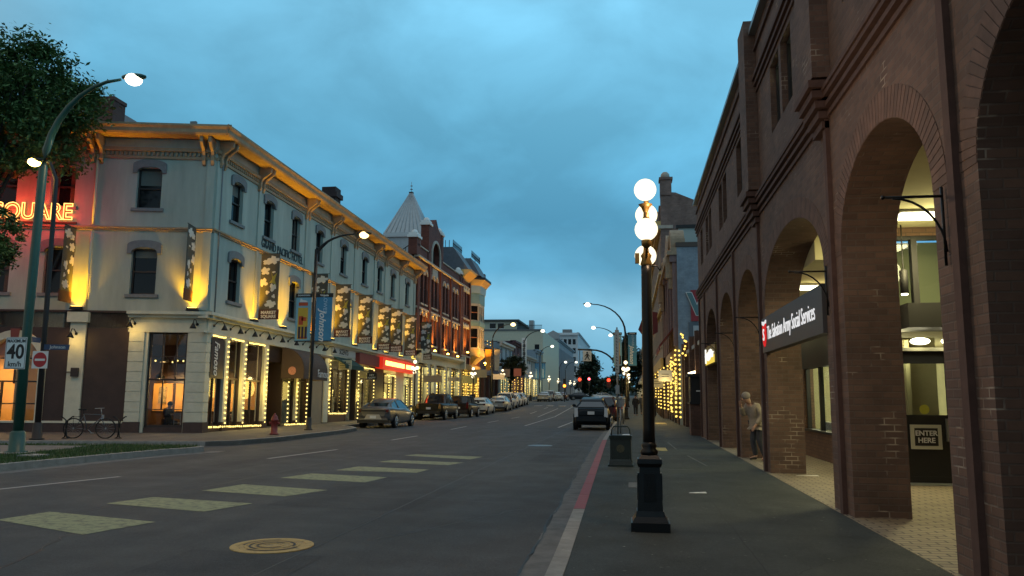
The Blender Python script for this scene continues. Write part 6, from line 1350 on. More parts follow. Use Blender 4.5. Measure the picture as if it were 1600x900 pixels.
for (y, x0, wd, z0, h, m_, lb) in ((45.0, 1.55, .75, 2.55, .62, M['white'], 'small white square hanging sign before the lit shops on the right'), (52.0, 1.2, .9, 2.3, .55, mat('cream_board', (.5, .48, .38), .7), 'low cream hanging sign behind the near globe lamp shaft')):
    q = thing('hanging_sign', lb, 'sign', (x0, y, z0)); MB().box(x0, x0 + wd, y - .03, y + .03, z0, z0 + h).build('board', m_, q); MB().tube([(x0, y, z0 + h + .06), (2.7, y, z0 + h + .06)], .02, 5).build('arm', M['blackm'], q)
    MB().box(x0 + .18, x0 + wd - .18, y - .035, y - .031, z0 + .25, z0 + .28).box(x0 + .18, x0 + wd - .18, y - .035, y - .031, z0 + .38, z0 + .41).build('text_line', M['blackm'], q)
fl_ = thing('wall_banner', 'small dark red blade sign high on the right far shopfront', 'sign', (1.4, 66, 7)); MB().prism(FR((0, 66, 0), (1, 0, 0), (0, -1, 0)), [(.7, 7.2), (1.3, 6.4), (2.3, 7.0), (2.3, 8.6), (1.3, 8.8)], 0, .1).build('board', mat('wine_board', (.14, .03, .04), .8), fl_)

# ------------------------------------------------------------------ trees
def leafmat(nm, c):
    m = mat(nm, c, .75, noise=.55, nscale=1.6); return m
def tree(name, label, loc, trunk_h, crown, nleaf, leaf, lm, seed, group=None, limbs=7, cone=False):
    random.seed(seed); t = thing(name, label, 'tree', loc, 0, group); x0, y0, z0 = 0, 0, 0
    cx, cy, cz, rx, ry, rz = crown
    tb = MB(); tb.tube([(0, 0, -.1), (.05, .02, trunk_h * .5), (cx * .3, cy * .3, trunk_h), (cx * .6, cy * .6, cz)], [.22, .17, .14, .07], 8)
    tips = []
    for i in range(limbs):
        a = 2 * math.pi * i / limbs + random.uniform(-.3, .3); r_ = random.uniform(.5, .85); e_ = random.uniform(-.5, .8)
        p1 = Vector((cx * .3, cy * .3, trunk_h * random.uniform(.8, 1.1))); p3 = Vector((cx + rx * r_ * math.cos(a), cy + ry * r_ * math.sin(a), cz + rz * e_)); p2 = p1.lerp(p3, .5) + Vector((0, 0, .4))
        tb.tube([p1, p2, p3], [.08, .05, .02], 6); tips.append(p3)
    tb.build('trunk', mat('bark', (.035, .028, .022), .9, noise=.3, nscale=9), t, local=True)
    lf = MB(); cl = []
    ncl = 130
    while len(cl) < ncl:
        v = Vector((random.gauss(0, 1), random.gauss(0, 1), random.gauss(0, 1))).normalized() * (random.random() ** .38)
        if cone:
            zz_ = (v.z + 1) / 2; k_ = (1 - zz_) ** .75 * 1.25; v = Vector((v.x * k_, v.y * k_, v.z))
        cl.append((Vector((cx + v.x * rx, cy + v.y * ry, cz + v.z * rz)), random.uniform(.10, .26) * (rx + rz) / 2))
    for i in range(nleaf):
        c, r_ = random.choice(cl); d = Vector((random.gauss(0, .5), random.gauss(0, .5), random.gauss(0, .38))) * r_; p = c + d
        a = Vector((random.uniform(-1, 1), random.uniform(-1, 1), random.uniform(-.6, .6))).normalized(); b_ = a.cross(Vector((random.uniform(-1, 1), random.uniform(-1, 1), 1))).normalized()
        s_ = leaf * random.uniform(.6, 1.3)
        lf.add([p - a * s_, p + b_ * s_ * .4, p + a * s_, p - b_ * s_ * .4], [(0, 1, 2, 3)])
    lf.build('crown', lm, t, local=True, fixn=False)
    return t
LM = leafmat('leaf_green', (.07, .13, .035)); LD = leafmat('leaf_dark', (.018, .035, .016))
tree('street_tree', 'leafy green tree overhanging the side street at the left edge', (-24.4, 25.2, .15), 6.6, (1.7, .1, 11.75, 3.2, 1.9, 2.75), 42000, .105, LM, 4, limbs=12)
tree('street_tree', 'low bright leaf clump of a smaller tree at the far left edge', (-19.8, 20.2, .15), 3.0, (1.5, -.3, 5.75, 1.0, 1.0, 1.15), 8000, .075, LM, 9)
tree('conical_tree', 'dark dense tree at the end of the street, left of the road', (-9.6, 190, 1.2), 3, (0, 0, 6.2, 3.6, 3.6, 5.6), 9000, .42, LD, 12, cone=True)
tree('conical_tree', 'dark dense tree behind the right hand red signal', (-.6, 165, 1.2), 3, (0, 0, 7.0, 4.0, 3.4, 6.2), 9000, .42, LD, 13, cone=True)
tree('street_tree', 'small dark tree in front of the mural wall on the left', (-14.6, 97, .75), 2.6, (.3, 0, 4.6, 1.6, 1.6, 1.5), 3500, .22, LD, 14)
tree('conical_tree', 'small distant tree on the road end skyline', (-9.5, 330, 1.8), 2, (0, 0, 4.0, 4, 4, 4), 3000, .6, LD, 15, cone=True)
struct('hills', MB().sphere((-60, 880, 1), 60, 24, 10, 4, 1, .22), mat('far_hill', (.03, .05, .05), .95))

# ------------------------------------------------------------------ traffic signals and poles
ts = thing('traffic_signal', 'mast arm signal with walking figure sign and red light over the right lane', 'traffic signal', (-1.3, 85, gz(85) + .15))
MB().tube([(0, 0, 0), (0, 0, 3.6)] + [(-2.7 * (1 - math.cos(a * math.pi / 16)), 0, 3.6 + 2.5 * math.sin(a * math.pi / 16)) for a in range(1, 9)] + [(-4.2, 0, 6.15)], .09, 8).build('mast', M['blackm'], ts, local=True)
MB().box(-3.65, -2.75, -.1, -.05, 4.9, 6.0).build('sign_plate', M['white'], ts, local=True)
GP = FR((-3.2, -.12, 0), (1, 0, 0), (0, -1, 0))
wf = MB(); wf.prism(GP, [(-.08, 5.35), (.10, 5.35), (.10, 5.68), (-.08, 5.68)], 0, .02).prism(GP, [(-.28, 5.02), (-.18, 5.0), (.02, 5.38), (-.08, 5.4)], 0, .02).prism(GP, [(.22, 5.0), (.30, 5.04), (.10, 5.40), (0, 5.36)], 0, .02).prism(GP, [(-.28, 5.42), (-.08, 5.68), (-.05, 5.6), (-.22, 5.36)], 0, .02).prism(GP, [(.30, 5.44), (.08, 5.68), (.08, 5.56), (.24, 5.38)], 0, .02).fbox(GP, -.07, .09, 5.72, 5.88, 0, .02)
wf.build('walking_figure', M['blackm'], ts, local=True)
for x, z in ((-.95, 2.9), (-4.0, 2.95)):
    hd = MB().box(x - .2, x + .2, -.15, .15, z - .85, z + .35).build('signal_head', M['blackm'], ts, local=True); MB().sphere((x, -.17, z), .17, 12, 8).build('red_lens', M['redl'], ts, local=True)
MB().tube([(-4.0, 0, 3.3), (-4.0, 0, 6.15)], .04, 6).tube([(0, 0, 3.0), (-.8, 0, 3.0)], .04, 6).build('hanger', M['blackm'], ts, local=True)
light('POINT', ts, (-.95, -.6, 2.9), 10, (1, .04, .02), .1, local=True)
ts2 = thing('traffic_signal', 'distant signal showing amber at the far left corner', 'traffic signal', (-9.6, 118, gz(118)))
MB().tube([(0, 0, 0), (0, 0, 3.4)], .08, 6).build('post', M['blackm'], ts2, local=True); MB().box(-.2, .2, -.15, .15, 2.3, 3.4).build('signal_head', M['blackm'], ts2, local=True); MB().sphere((0, -.18, 2.35), .2, 10, 8).build('amber_lens', emis('amber_signal', (1, .22, .02), 9.), ts2, local=True)
ts3 = thing('traffic_signal', 'small far red signal between the two dark trees', 'traffic signal', (-7.6, 150, gz(150)))
MB().tube([(0, 0, 0), (0, 0, 4.4)], .08, 6).build('post', M['blackm'], ts3, local=True); MB().box(-.25, .25, -.15, .15, 3.0, 4.4).build('signal_head', M['blackm'], ts3, local=True); MB().sphere((0, -.18, 4.0), .24, 10, 8).build('red_lens', emis('pink_signal', (1, .12, .14), 6.), ts3, local=True)
sp_ = thing('sign_post', 'thin grey post with a tall narrow white vertical sign by the right kerb', 'sign post', (-.47, 30, .15))
MB().tube([(0, 0, 0), (0, 0, 4.1)], .03, 8).build('post', M['steel'], sp_, local=True)
MB().box(-.075, .075, -.05, -.035, 2.4, 4.0).build('sign_plate', mat('plate_offwhite', (.5, .52, .5), .6), sp_, local=True)
vt = MB()
for i in range(12): vt.box(-.035, .035 - .02 * (i % 3), -.056, -.051, 2.5 + i * .115, 2.52 + i * .115).box(-.035, -.02, -.056, -.051, 2.5 + i * .115, 2.57 + i * .115)
vt.build('characters', M['blackm'], sp_, local=True)
MB().box(-.07, .07, -.06, .06, 1.62, 1.95).build('side_box', M['steel'], sp_, local=True)
pm = thing('parking_meter', 'short grey parking meter post behind the litter bin', 'parking meter', (-.42, 34, .15))
MB().tube([(0, 0, 0), (0, 0, 1.1)], .035, 8).build('post', M['steel'], pm, local=True); MB().taper(0, 0, 1.1, 1.45, .08, .06, .10, .08).sphere((0, 0, 1.45), .1, 10, 6).build('head', M['steel'], pm, local=True)
for y, lb in ((46.5, 'parking meter beside the blue hatchback rear wheel'), (52, 'parking meter farther on by the dark red car')): dup(pm, (-.42, y, .15), 0, lb)

# ------------------------------------------------------------------ litter bin
bn = thing('litter_bin', 'square dark green litter bin with a hoop handle on the right sidewalk', 'litter bin', (-.22, 17.9, .15), R_(-2))
MB().taper(0, 0, .0, .04, .27, .25, .27, .25).taper(0, 0, .04, .11, .25, .23, .235, .215).taper(0, 0, .11, .15, .245, .225, .225, .205).taper(0, 0, .15, .58, .195, .185, .205, .195).taper(0, 0, .58, .66, .235, .22, .245, .23).build('body', M['bingreen'], bn, local=True)
MB().box(-.2, .2, -.19, .19, .60, .665).build('liner', M['blackm'], bn, local=True)
MB().tube([(-.21, -.02, .62), (-.195, -.02, .78), (-.15, -.02, .85), (.15, -.02, .85), (.195, -.02, .78), (.21, -.02, .62)], .014, 8).build('handle', M['bingreen'], bn, local=True)
for sx in (-.212, .212): MB().box(sx - .012, sx + .012, -.19, .19, .15, .58).build('side_rail', M['bingreen'], bn, local=True)
em = MB(); em.loft([[(.085 * math.cos(a * math.pi / 10), -.198 - w_, .38 + .085 * math.sin(a * math.pi / 10)) for a in range(20)] for w_ in (-.01, .006)], smooth=False); em.build('crest', mat('crest_dull_gold', (.06, .06, .03), .5, noise=.6, nscale=40), bn, local=True)
MB().add([(.02, -.1, .668), (.2, -.16, .67), (.22, .02, .69), (.06, .06, .68)], [(0, 1, 2, 3)]).build('paper', M['white'], bn, local=True)
# hydrant
hy = thing('fire_hydrant', 'red fire hydrant on the left kerb outside the restaurant', 'fire hydrant', (-13.33, 28.8, .15))
MB().lathe((0, 0, 0), [(.17, 0), (.17, .05), (.12, .06), (.12, .5), (.15, .52), (.15, .56), (.12, .58), (.11, .66), (.06, .73), (.03, .76), (.03, .80)], 14).build('barrel', mat('hydrant_red', (.20, .025, .02), .5, noise=.2, nscale=10), hy, local=True)
for sx in (-1, 1): MB().tube([(sx * .1, 0, .43), (sx * .2, 0, .43)], .05, 10).build('outlet', MATS['hydrant_red'], hy, local=True)
# speed sign, no entry, street name
ss = thing('speed_sign', 'white MAXIMUM 40 km/h speed limit sign on the green lamp post', 'sign', (-15.2, 17.9, 2.9), 0)
GS_ = FR((-15.25, 17.92, 0), (.997, .05, 0), (.05, -.997, 0))
MB().fbox(GS_, -.28, .28, 2.22, 3.02, 0, .006).build('plate', mat('sign_white', (.68, .72, .72), .4), ss)
MB().fbox(GS_, -.265, .265, 2.235, 2.25, .006, .008).fbox(GS_, -.265, .265, 2.99, 3.005, .006, .008).fbox(GS_, -.265, -.255, 2.235, 3.0, .006, .008).fbox(GS_, .255, .265, 2.235, 3.0, .006, .008).build('border', M['blackm'], ss)
text('letters', 'MAXIMUM', .115, M['blackm'], GS_, (0, 2.92), ss, .001, w=.009, sx=.92, bold=.003); text('numerals', '40', .50, M['blackm'], GS_, (0, 2.64), ss, .001, w=.009, bold=.012, sx=.92); text('letters', 'km/h', .18, M['blackm'], GS_, (0, 2.34), ss, .001, w=.009, bold=.003)
MB().fbox(GS_, .0, .2, 2.5, 2.56, -.10, -.001).fbox(GS_, .0, .2, 2.8, 2.86, -.10, -.001).build('clamp', M['steel'], ss)
ne = thing('no_entry_sign', 'red and white no entry sign on the dark pole', 'sign', (-18.95, 23.3, 2.7))
GN = FR((-18.86, 23.22, 0), (1, 0, 0), (0, -1, 0))
MB().fbox(GN, -.28, .28, 2.42, 2.98, 0, .006).build('plate', MATS['sign_white'], ne)
MB().loft([[GN.P(.24 * math.cos(a * math.pi / 14), 2.70 + .24 * math.sin(a * math.pi / 14), w_) for a in range(28)] for w_ in (.006, .010)], smooth=False).build('disc', mat('no_entry_red', (.38, .02, .03), .5), ne)
MB().fbox(GN, -.18, .18, 2.665, 2.735, .010, .013).build('bar', MATS['sign_white'], ne)
jn = thing('street_name_sign', 'small blue Johnson street name sign on the dark pole', 'sign', (-18.7, 23.2, 3.1))
GJ = FR((-18.78, 23.25, 0), (.95, .25, 0), (.25, -.95, 0))
MB().fbox(GJ, .0, .78, 3.03, 3.20, 0, .01).build('plate', mat('sign_navy', (.03, .06, .13), .5), jn); text('letters', 'Johnson', .15, MATS['sign_white'], GJ, (.42, 3.115), jn, .001, w=.013)
G6 = FR((-18.9, 23.2, 0), (.25, -.95, 0), (.95, .25, 0))
MB().fbox(G6, .0, .6, 3.24, 3.40, 0, .01).build('cross_plate', MATS['sign_navy'], jn)
wb = thing('wall_box_sign', 'small dark square blade sign on the cream side pilaster', 'sign', tuple(S.P(4.85, 2.5, .3))); MB().fbox(S, 4.72, 5.0, 2.28, 2.62, .12, .2).fbox(S, 5.0, 5.3, 2.44, 2.47, .10, .13).build('plate', M['sash'], wb)

# ------------------------------------------------------------------ bicycle and racks
def bicycle(loc, rz, label):
    b = thing('bicycle', label, 'bicycle', loc, rz); r = .33
    A_, B_ = (-.52, 0, r), (.52, 0, r)
    for c, nm in ((A_, 'rear'), (B_, 'front')):
        w_ = MB()
        w_.loft([[(c[0] + (r + dr) * math.cos(a * math.pi / 16), dy, c[2] + (r + dr) * math.sin(a * math.pi / 16)) for a in range(32)] for dr, dy in ((-.025, -.018), (0, -.02), (.012, 0), (0, .02), (-.025, .018), (-.025, -.018))], cap=False)
        t_ = w_.build('wheel', M['rubber'], b, local=True)
        s_ = MB()
        for k_ in range(14): a = 2 * math.pi * k_ / 14; s_.tube([c, (c[0] + (r - .02) * math.cos(a), 0, c[2] + (r - .02) * math.sin(a))], .003, 3)
        s_.sphere(c, .03, 8, 6); s_.build('spokes', M['steel'], t_, local=True)
    bb_, st, hd = (-.08, 0, .30), (-.22, 0, .80), (.36, 0, .80)
    MB().tube([bb_, st], .016, 6).tube([st, (.34, 0, .78)], .016, 6).tube([bb_, (.38, 0, .70)], .018, 6).tube([A_, bb_], .012, 6).tube([A_, (-.2, 0, .74)], .011, 6).tube([hd, (.42, 0, .55), B_], .016, 6).build('frame', mat('bike_frame', (.10, .11, .12), .35, metal=.4), b, local=True)
    MB().tube([st, (-.24, 0, .93)], .012, 6).box(-.38, -.12, -.06, .06, .93, .97).build('saddle', M['black'], b, local=True)
    MB().tube([hd, (.33, 0, .98)], .014, 6).tube([(.25, -.28, .99), (.36, -.14, 1.0), (.36, .14, 1.0), (.25, .28, .99)], .013, 6).build('handlebar', M['steel'], b, local=True)
    MB().tube([(-.08, .05, .30), (.05, .07, .18)], .012, 5).box(.0, .1, .06, .14, .165, .185).lathe((-.08, 0, .2), [(.001, 0), (.001, .01)], 4).build('crank', M['steel'], b, local=True)
    MB().tube([(-.62, 0, .7), (-.25, 0, .72)], .01, 5).tube([A_, (-.55, 0, .7)], .007, 4).build('carrier', M['black'], b, local=True)
    MB().box(.36, .44, -.012, .012, .62, .78).build('reflector_panel', M['steel'], b, local=True)
    return b
bicycle((-17.85, 24.5, .15), R_(12), 'grey bicycle parked against the dark brown side wall')
def rack(loc, rz, label):
    b = thing('bike_rack', label, 'bicycle rack', loc, rz, 'iron bike racks by the side wall')
    MB().tube([(-.12, 0, 0), (-.03, 0, .05), (.03, 0, .6), (.18, 0, .72), (.22, 0, .72)], .022, 6).tube([(.12, 0, 0), (.03, 0, .05), (-.03, 0, .6), (-.18, 0, .72), (-.22, 0, .72)], .022, 6).lathe((0, 0, 0), [(.12, 0), (.12, .02)], 10).build('frame', M['black'], b, local=True)
rack((-18.55, 24.3, .15), R_(12), 'black bike rack left of the bicycle'); rack((-16.95, 24.75, .15), R_(12), 'black bike rack right of the bicycle')

# ------------------------------------------------------------------ cars (front toward +y)
def paint(nm, c, metal=.6): return mat(nm, c, .34 if max(c) > .03 else .42, metal=metal, coat=.5 if max(c) > .03 else .12, spec=.5 if max(c) > .03 else .25)
def car(label, loc, pm_, kind='sedan', rz=0., name='parked_car', cat='car', lights_on=False, group='cars parked along the street', far=False):
    P_ = dict(sedan=dict(L=4.85, W=.93, sh=[(-.04, .62, .62, .96), (.05, .42, .80, 1.06), (.25, .34, .88, 1.08), (.85, .30, .92, 1.07), (1.6, .22, .92, 1.04), (2.6, .20, .93, 1.01), (3.5, .22, .93, .96), (4.3, .26, .88, .80), (4.72, .34, .78, .66), (4.85, .45, .66, .55)],
                         gh=[(.52, .68, 1.06, 1.08), (1.0, .63, 1.05, 1.28), (1.5, .59, 1.03, 1.43), (2.2, .58, 1.0, 1.49), (2.85, .59, .98, 1.45), (3.85, .74, .94, .97)], wh=(.98, 4.0)),
              hatch=dict(L=4.4, W=.88, sh=[(-.02, .52, .62, .86), (.06, .36, .76, .98), (.22, .28, .84, 1.02), (.7, .26, .87, 1.04), (1.5, .2, .88, 1.02), (2.6, .2, .88, .98), (3.3, .22, .87, .9), (3.95, .26, .83, .78), (4.25, .34, .74, .64), (4.4, .45, .6, .5)],
                         gh=[(.04, .60, 1.0, 1.03), (.50, .58, 1.04, 1.30), (1.1, .56, 1.03, 1.44), (1.9, .55, 1.0, 1.49), (2.5, .56, .98, 1.44), (3.6, .72, .91, .93)], wh=(.85, 3.5)),
              suv=dict(L=4.6, W=.92, sh=[(0, .5, .82, 1.05), (.12, .36, .88, 1.10), (.7, .32, .9, 1.12), (1.6, .28, .91, 1.10), (2.8, .28, .91, 1.06), (3.5, .3, .9, 1.02), (4.2, .34, .86, .95), (4.5, .42, .78, .8), (4.6, .5, .68, .65)],
                       gh=[(.05, .74, 1.1, 1.14), (.3, .70, 1.12, 1.60), (1.4, .66, 1.1, 1.70), (2.6, .65, 1.06, 1.68), (3.4, .76, 1.02, 1.05)], wh=(.9, 3.7)),
              pickup=dict(L=5.7, W=.98, sh=[(0, .55, .90, 1.12), (.1, .46, .93, 1.15), (1.0, .42, .95, 1.15), (1.95, .40, .95, 1.15), (3.2, .36, .95, 1.13), (4.3, .38, .95, 1.12), (5.2, .42, .92, 1.08), (5.55, .48, .86, .9), (5.7, .55, .75, .7)],
                          gh=[(1.95, .76, 1.15, 1.17), (2.2, .70, 1.15, 1.72), (3.0, .68, 1.13, 1.82), (3.7, .67, 1.13, 1.80), (4.5, .78, 1.12, 1.14)], wh=(1.15, 4.6)))[kind]
    t = thing(name, label, cat, loc, rz, group)
    rings = []
    for (y, zl, w_, zb) in P_['sh']:
        w_ = w_ * P_['W'] / .93; zm = (zl + zb) / 2
        half = [(0.0, zl), (w_ * .84, zl), (w_ * .95, zl + .06), (w_ * .985, zl + .15), (w_, zm), (w_ * .99, zb - .20), (w_ * .965, zb - .10), (w_ * .91, zb - .03), (w_ * .80, zb), (w_ * .4, zb + .025), (0, zb + .03)]
        rings.append([(x, y, z) for x, z in half] + [(-x, y, z) for x, z in half[-2:0:-1]])
    MB().loft(rings).build('body', pm_, t, local=True)
    g_ = []
    wr = {0: .0}
    n_ = len(P_['gh'])
    for i, (y, w_, zb, zr) in enumerate(P_['gh']):
        wb_ = P_['W'] * .86
        g_.append([(wb_, y, zb - .04), (w_ * .97 if 0 < i < n_ - 1 else wb_, y, max(zr - .05, zb - .035)), (w_ * .80, y, max(zr, zb - .03)), (-w_ * .80, y, max(zr, zb - .03)), (-w_ * .97 if 0 < i < n_ - 1 else -wb_, y, max(zr - .05, zb - .035)), (-wb_, y, zb - .04)])
    MB().loft(g_, smooth=False).build('windows', M['carglass'], t, local=True)
    gg = P_['gh']
    rf = MB(); rr_ = []
    for (y, w_, zb, zr) in gg[1:-1]: rr_.append([(w_ * 1.0, y, zr - .055), (w_ * .82, y, zr + .012), (-w_ * .82, y, zr + .012), (-w_ * 1.0, y, zr - .055), (-w_ * .8, y, zr - .06), (w_ * .8, y, zr - .06)])
    rf.loft(rr_)
    for sx in (-1, 1):
        rf.tube([(sx * P_['W'] * .85, gg[0][0], gg[0][2] - .02), (sx * gg[1][1] * .95, gg[1][0], gg[1][3] - .03)], .035, 6); rf.tube([(sx * P_['W'] * .85, gg[-1][0], gg[-1][2] - .02), (sx * gg[-2][1] * .95, gg[-2][0], gg[-2][3] - .03)], .032, 6)
        ym = gg[2][0] + .25; rf.tube([(sx * P_['W'] * .87, ym, 1.0), (sx * gg[2][1] * .98, ym, gg[2][3] - .04)], .03, 6)
    rf.build('roof', pm_, t, local=True)
    W = P_['W']; z1 = P_['sh'][0][3]; z0 = P_['sh'][0][1]
    MB().box(-W * .80, W * .80, -.045, .12, (.42 if kind == 'sedan' else z0 - .10), (.52 if kind == 'sedan' else z0 + .10)).build('bumper', M['blackm'] if kind in ('suv', 'pickup') else pm_, t, local=True); MB().box(-W * .8, W * .8, P_['L'] - .12, P_['L'] + .02, .24, .45).build('bumper', M['blackm'] if kind in ('suv', 'pickup') else pm_, t, local=True)
    for sx in (-1, 1):
        if kind == 'sedan': MB().box(min(sx * .42, sx * W * .86), max(sx * .42, sx * W * .86), -.03, .12, z1 - .15, z1 + .0).build('tail_light', M['tail'], t, local=True)
        else: MB().taper(sx * W * .80, .05, z1 - (.32 if kind != 'hatch' else .26), z1 + (.16 if kind != 'pickup' else .0), .09, .09, .07, .08).build('tail_light', M['clear'] if kind == 'hatch' else M['tail'], t, local=True)
        MB().box(sx * W * .72 - .14, sx * W * .72 + .14, P_['L'] - .22, P_['L'] - .06, .62, .74).build('headlight', M['clear'], t, local=True)
        MB().tube([(sx * W * .9, gg[-2][0] + .35, gg[-2][2] + .05), (sx * (W + .10), gg[-2][0] + .35, gg[-2][2] + .09)], .03, 6).sphere((sx * (W + .12), gg[-2][0] + .35, gg[-2][2] + .12), .10, 8, 6, 1, .6, .8).build('mirror', pm_, t, local=True)
    if kind == 'sedan': MB().box(-.66, .66, -.055, .04, z1 - .12, z1 - .03).build('tail_strip', M['blackm'], t, local=True); MB().box(-.84, .84, -.01, .2, .27, .42).build('rear_valance', M['blackm'], t, local=True)
    MB().box(-.16, .16, -.075, -.05, (.50 if kind == 'sedan' else z0 + .20), (.64 if kind == 'sedan' else z0 + .34)).build('licence_plate', M['plate'], t, local=True)
    if kind == 'sedan': MB().prism(FR((0, -.032, 0), (1, 0, 0), (0, -1, 0)), [(-.46, .46), (.46, .46), (.32, .70), (-.32, .70)], -.02, .03).build('plate_recess', mat('bumper_shade', (.35, .35, .35), .4, metal=.5), t, local=True)
    if kind == 'hatch':
        MB().box(-.62, .62, .0, .10, 1.02, 1.06).build('spoiler', M['blackm'], t, local=True)
    rw = .35 if kind in ('sedan', 'hatch') else (.36 if kind == 'suv' else .40)
    for yw in P_['wh']:
        for sx in (-1, 1):
            xo = sx * (W - .10); w_ = MB()
            w_.loft([[(xo + dx, yw + r_ * math.cos(a * math.pi / 12), rw + r_ * math.sin(a * math.pi / 12)) for a in range(24)] for dx, r_ in ((-.10, rw * .9), (-.09, rw), (.09, rw), (.105, rw * .93))]); wo = w_.build('wheel', M['rubber'], t, local=True)
            r_ = MB(); xr = sx * (W + .006)
            for k_ in range(5):
                a = 2 * math.pi * k_ / 5 + .3; r_.tube([(xr, yw, rw), (xr, yw + rw * .64 * math.cos(a), rw + rw * .64 * math.sin(a))], .035, 5)
            r_.loft([[(xr + dx, yw + q_ * math.cos(a * math.pi / 10), rw + q_ * math.sin(a * math.pi / 10)) for a in range(20)] for dx, q_ in ((-.02, rw * .62), (.01, rw * .62), (.01, rw * .70), (-.02, rw * .70), (-.02, rw * .62))], cap=False)
            r_.build('rim', M['alloy'], wo, local=True)
            ar = MB(); ar.loft([[(sx * (W - .3), yw + q_ * math.cos(a * math.pi / 12), rw + q_ * math.sin(a * math.pi / 12)) for a in range(24)] for q_ in (.05,)] + [[(sx * (W * 1.001 + .003), yw + (rw + .055) * math.cos(a * math.pi / 12), rw + (rw + .055) * math.sin(a * math.pi / 12)) for a in range(24)]], cap=False)
            ar.build('wheel_arch', M['blackm'], t, local=True)
    return t
def gp(x, y): return (x, y, gz(y))
c1 = car('grey four door sedan parked nearest on the left', (-12.88, 39.2, 0), paint('paint_grey', (.13, .133, .14)), 'sedan')
car('black pickup truck parked behind the grey sedan', (-13.75, 53.8, 0), paint('paint_black', (.004, .004, .004), .0), 'pickup', cat='pickup truck')
car('dark brown sport utility car ahead of the black pickup', (-13.3, 61.3, 0), paint('paint_darkbrown', (.012, .009, .008), .0), 'suv')
car('white sedan parked ahead of the dark sport utility car', (-13.45, 69.5, gz(71)), paint('paint_white', (.62, .62, .60), .0), 'sedan')
car('silver sedan parked in the middle of the left row', (-12.85, 76.5, gz(78)), paint('paint_silver', (.42, .43, .43), .6), 'sedan')
car('white sport utility car standing high behind the silver sedan', (-13.0, 82.3, gz(84)), MATS['paint_white'], 'suv')
car('white hatchback, second from the far end of the left row', (-13.1, 88, gz(90)), MATS['paint_white'], 'hatch')
car('white hatchback at the far end of the near left row', (-13.2, 93.3, gz(95)), MATS['paint_white'], 'hatch')
car('silver sedan first in the far left row beyond the planters', (-12.8, 118, gz(119)), MATS['paint_silver'], 'sedan')
car('pale sport utility car second in the far left row', (-12.6, 125, gz(126)), paint('paint_pearl', (.5, .49, .46), .1), 'suv')
car('white car with red tail lamps third in the far left row', (-12.2, 132, gz(133)), MATS['paint_white'], 'sedan')
car('dark red car last in the far left row', (-11.9, 140, gz(141)), paint('paint_maroon', (.10, .02, .02), .3), 'sedan')
car('dark blue hatchback parked at the right kerb', (-1.95, 40.2, 0), paint('paint_navy', (.006, .010, .016), .0), 'hatch')
cph = [o for o in col.objects if o.get('label') == 'dark blue hatchback parked at the right kerb'][0]; cph.scale = (1.05, 1.05, 1.10)
car('dark red sport utility car parked in front of the blue hatchback', (-1.72, 50.6, 0), paint('paint_wine', (.05, .012, .014), .4), 'suv')
car('black car farther up the right kerb row', (-1.75, 58, 0), MATS['paint_black'], 'sedan'); car('silver car farthest up the right kerb row', (-1.75, 65, 0), MATS['paint_silver'], 'sedan')
car('dark car crossing the junction far down the street', (-12.2, 158, gz(158)), MATS['paint_navy'], 'sedan', rz=R_(-80), name='car', group=None)
car('white car crossing behind the dark one far down the street', (-7.6, 162, gz(160)), MATS['paint_white'], 'sedan', rz=R_(-80), name='car', group=None)
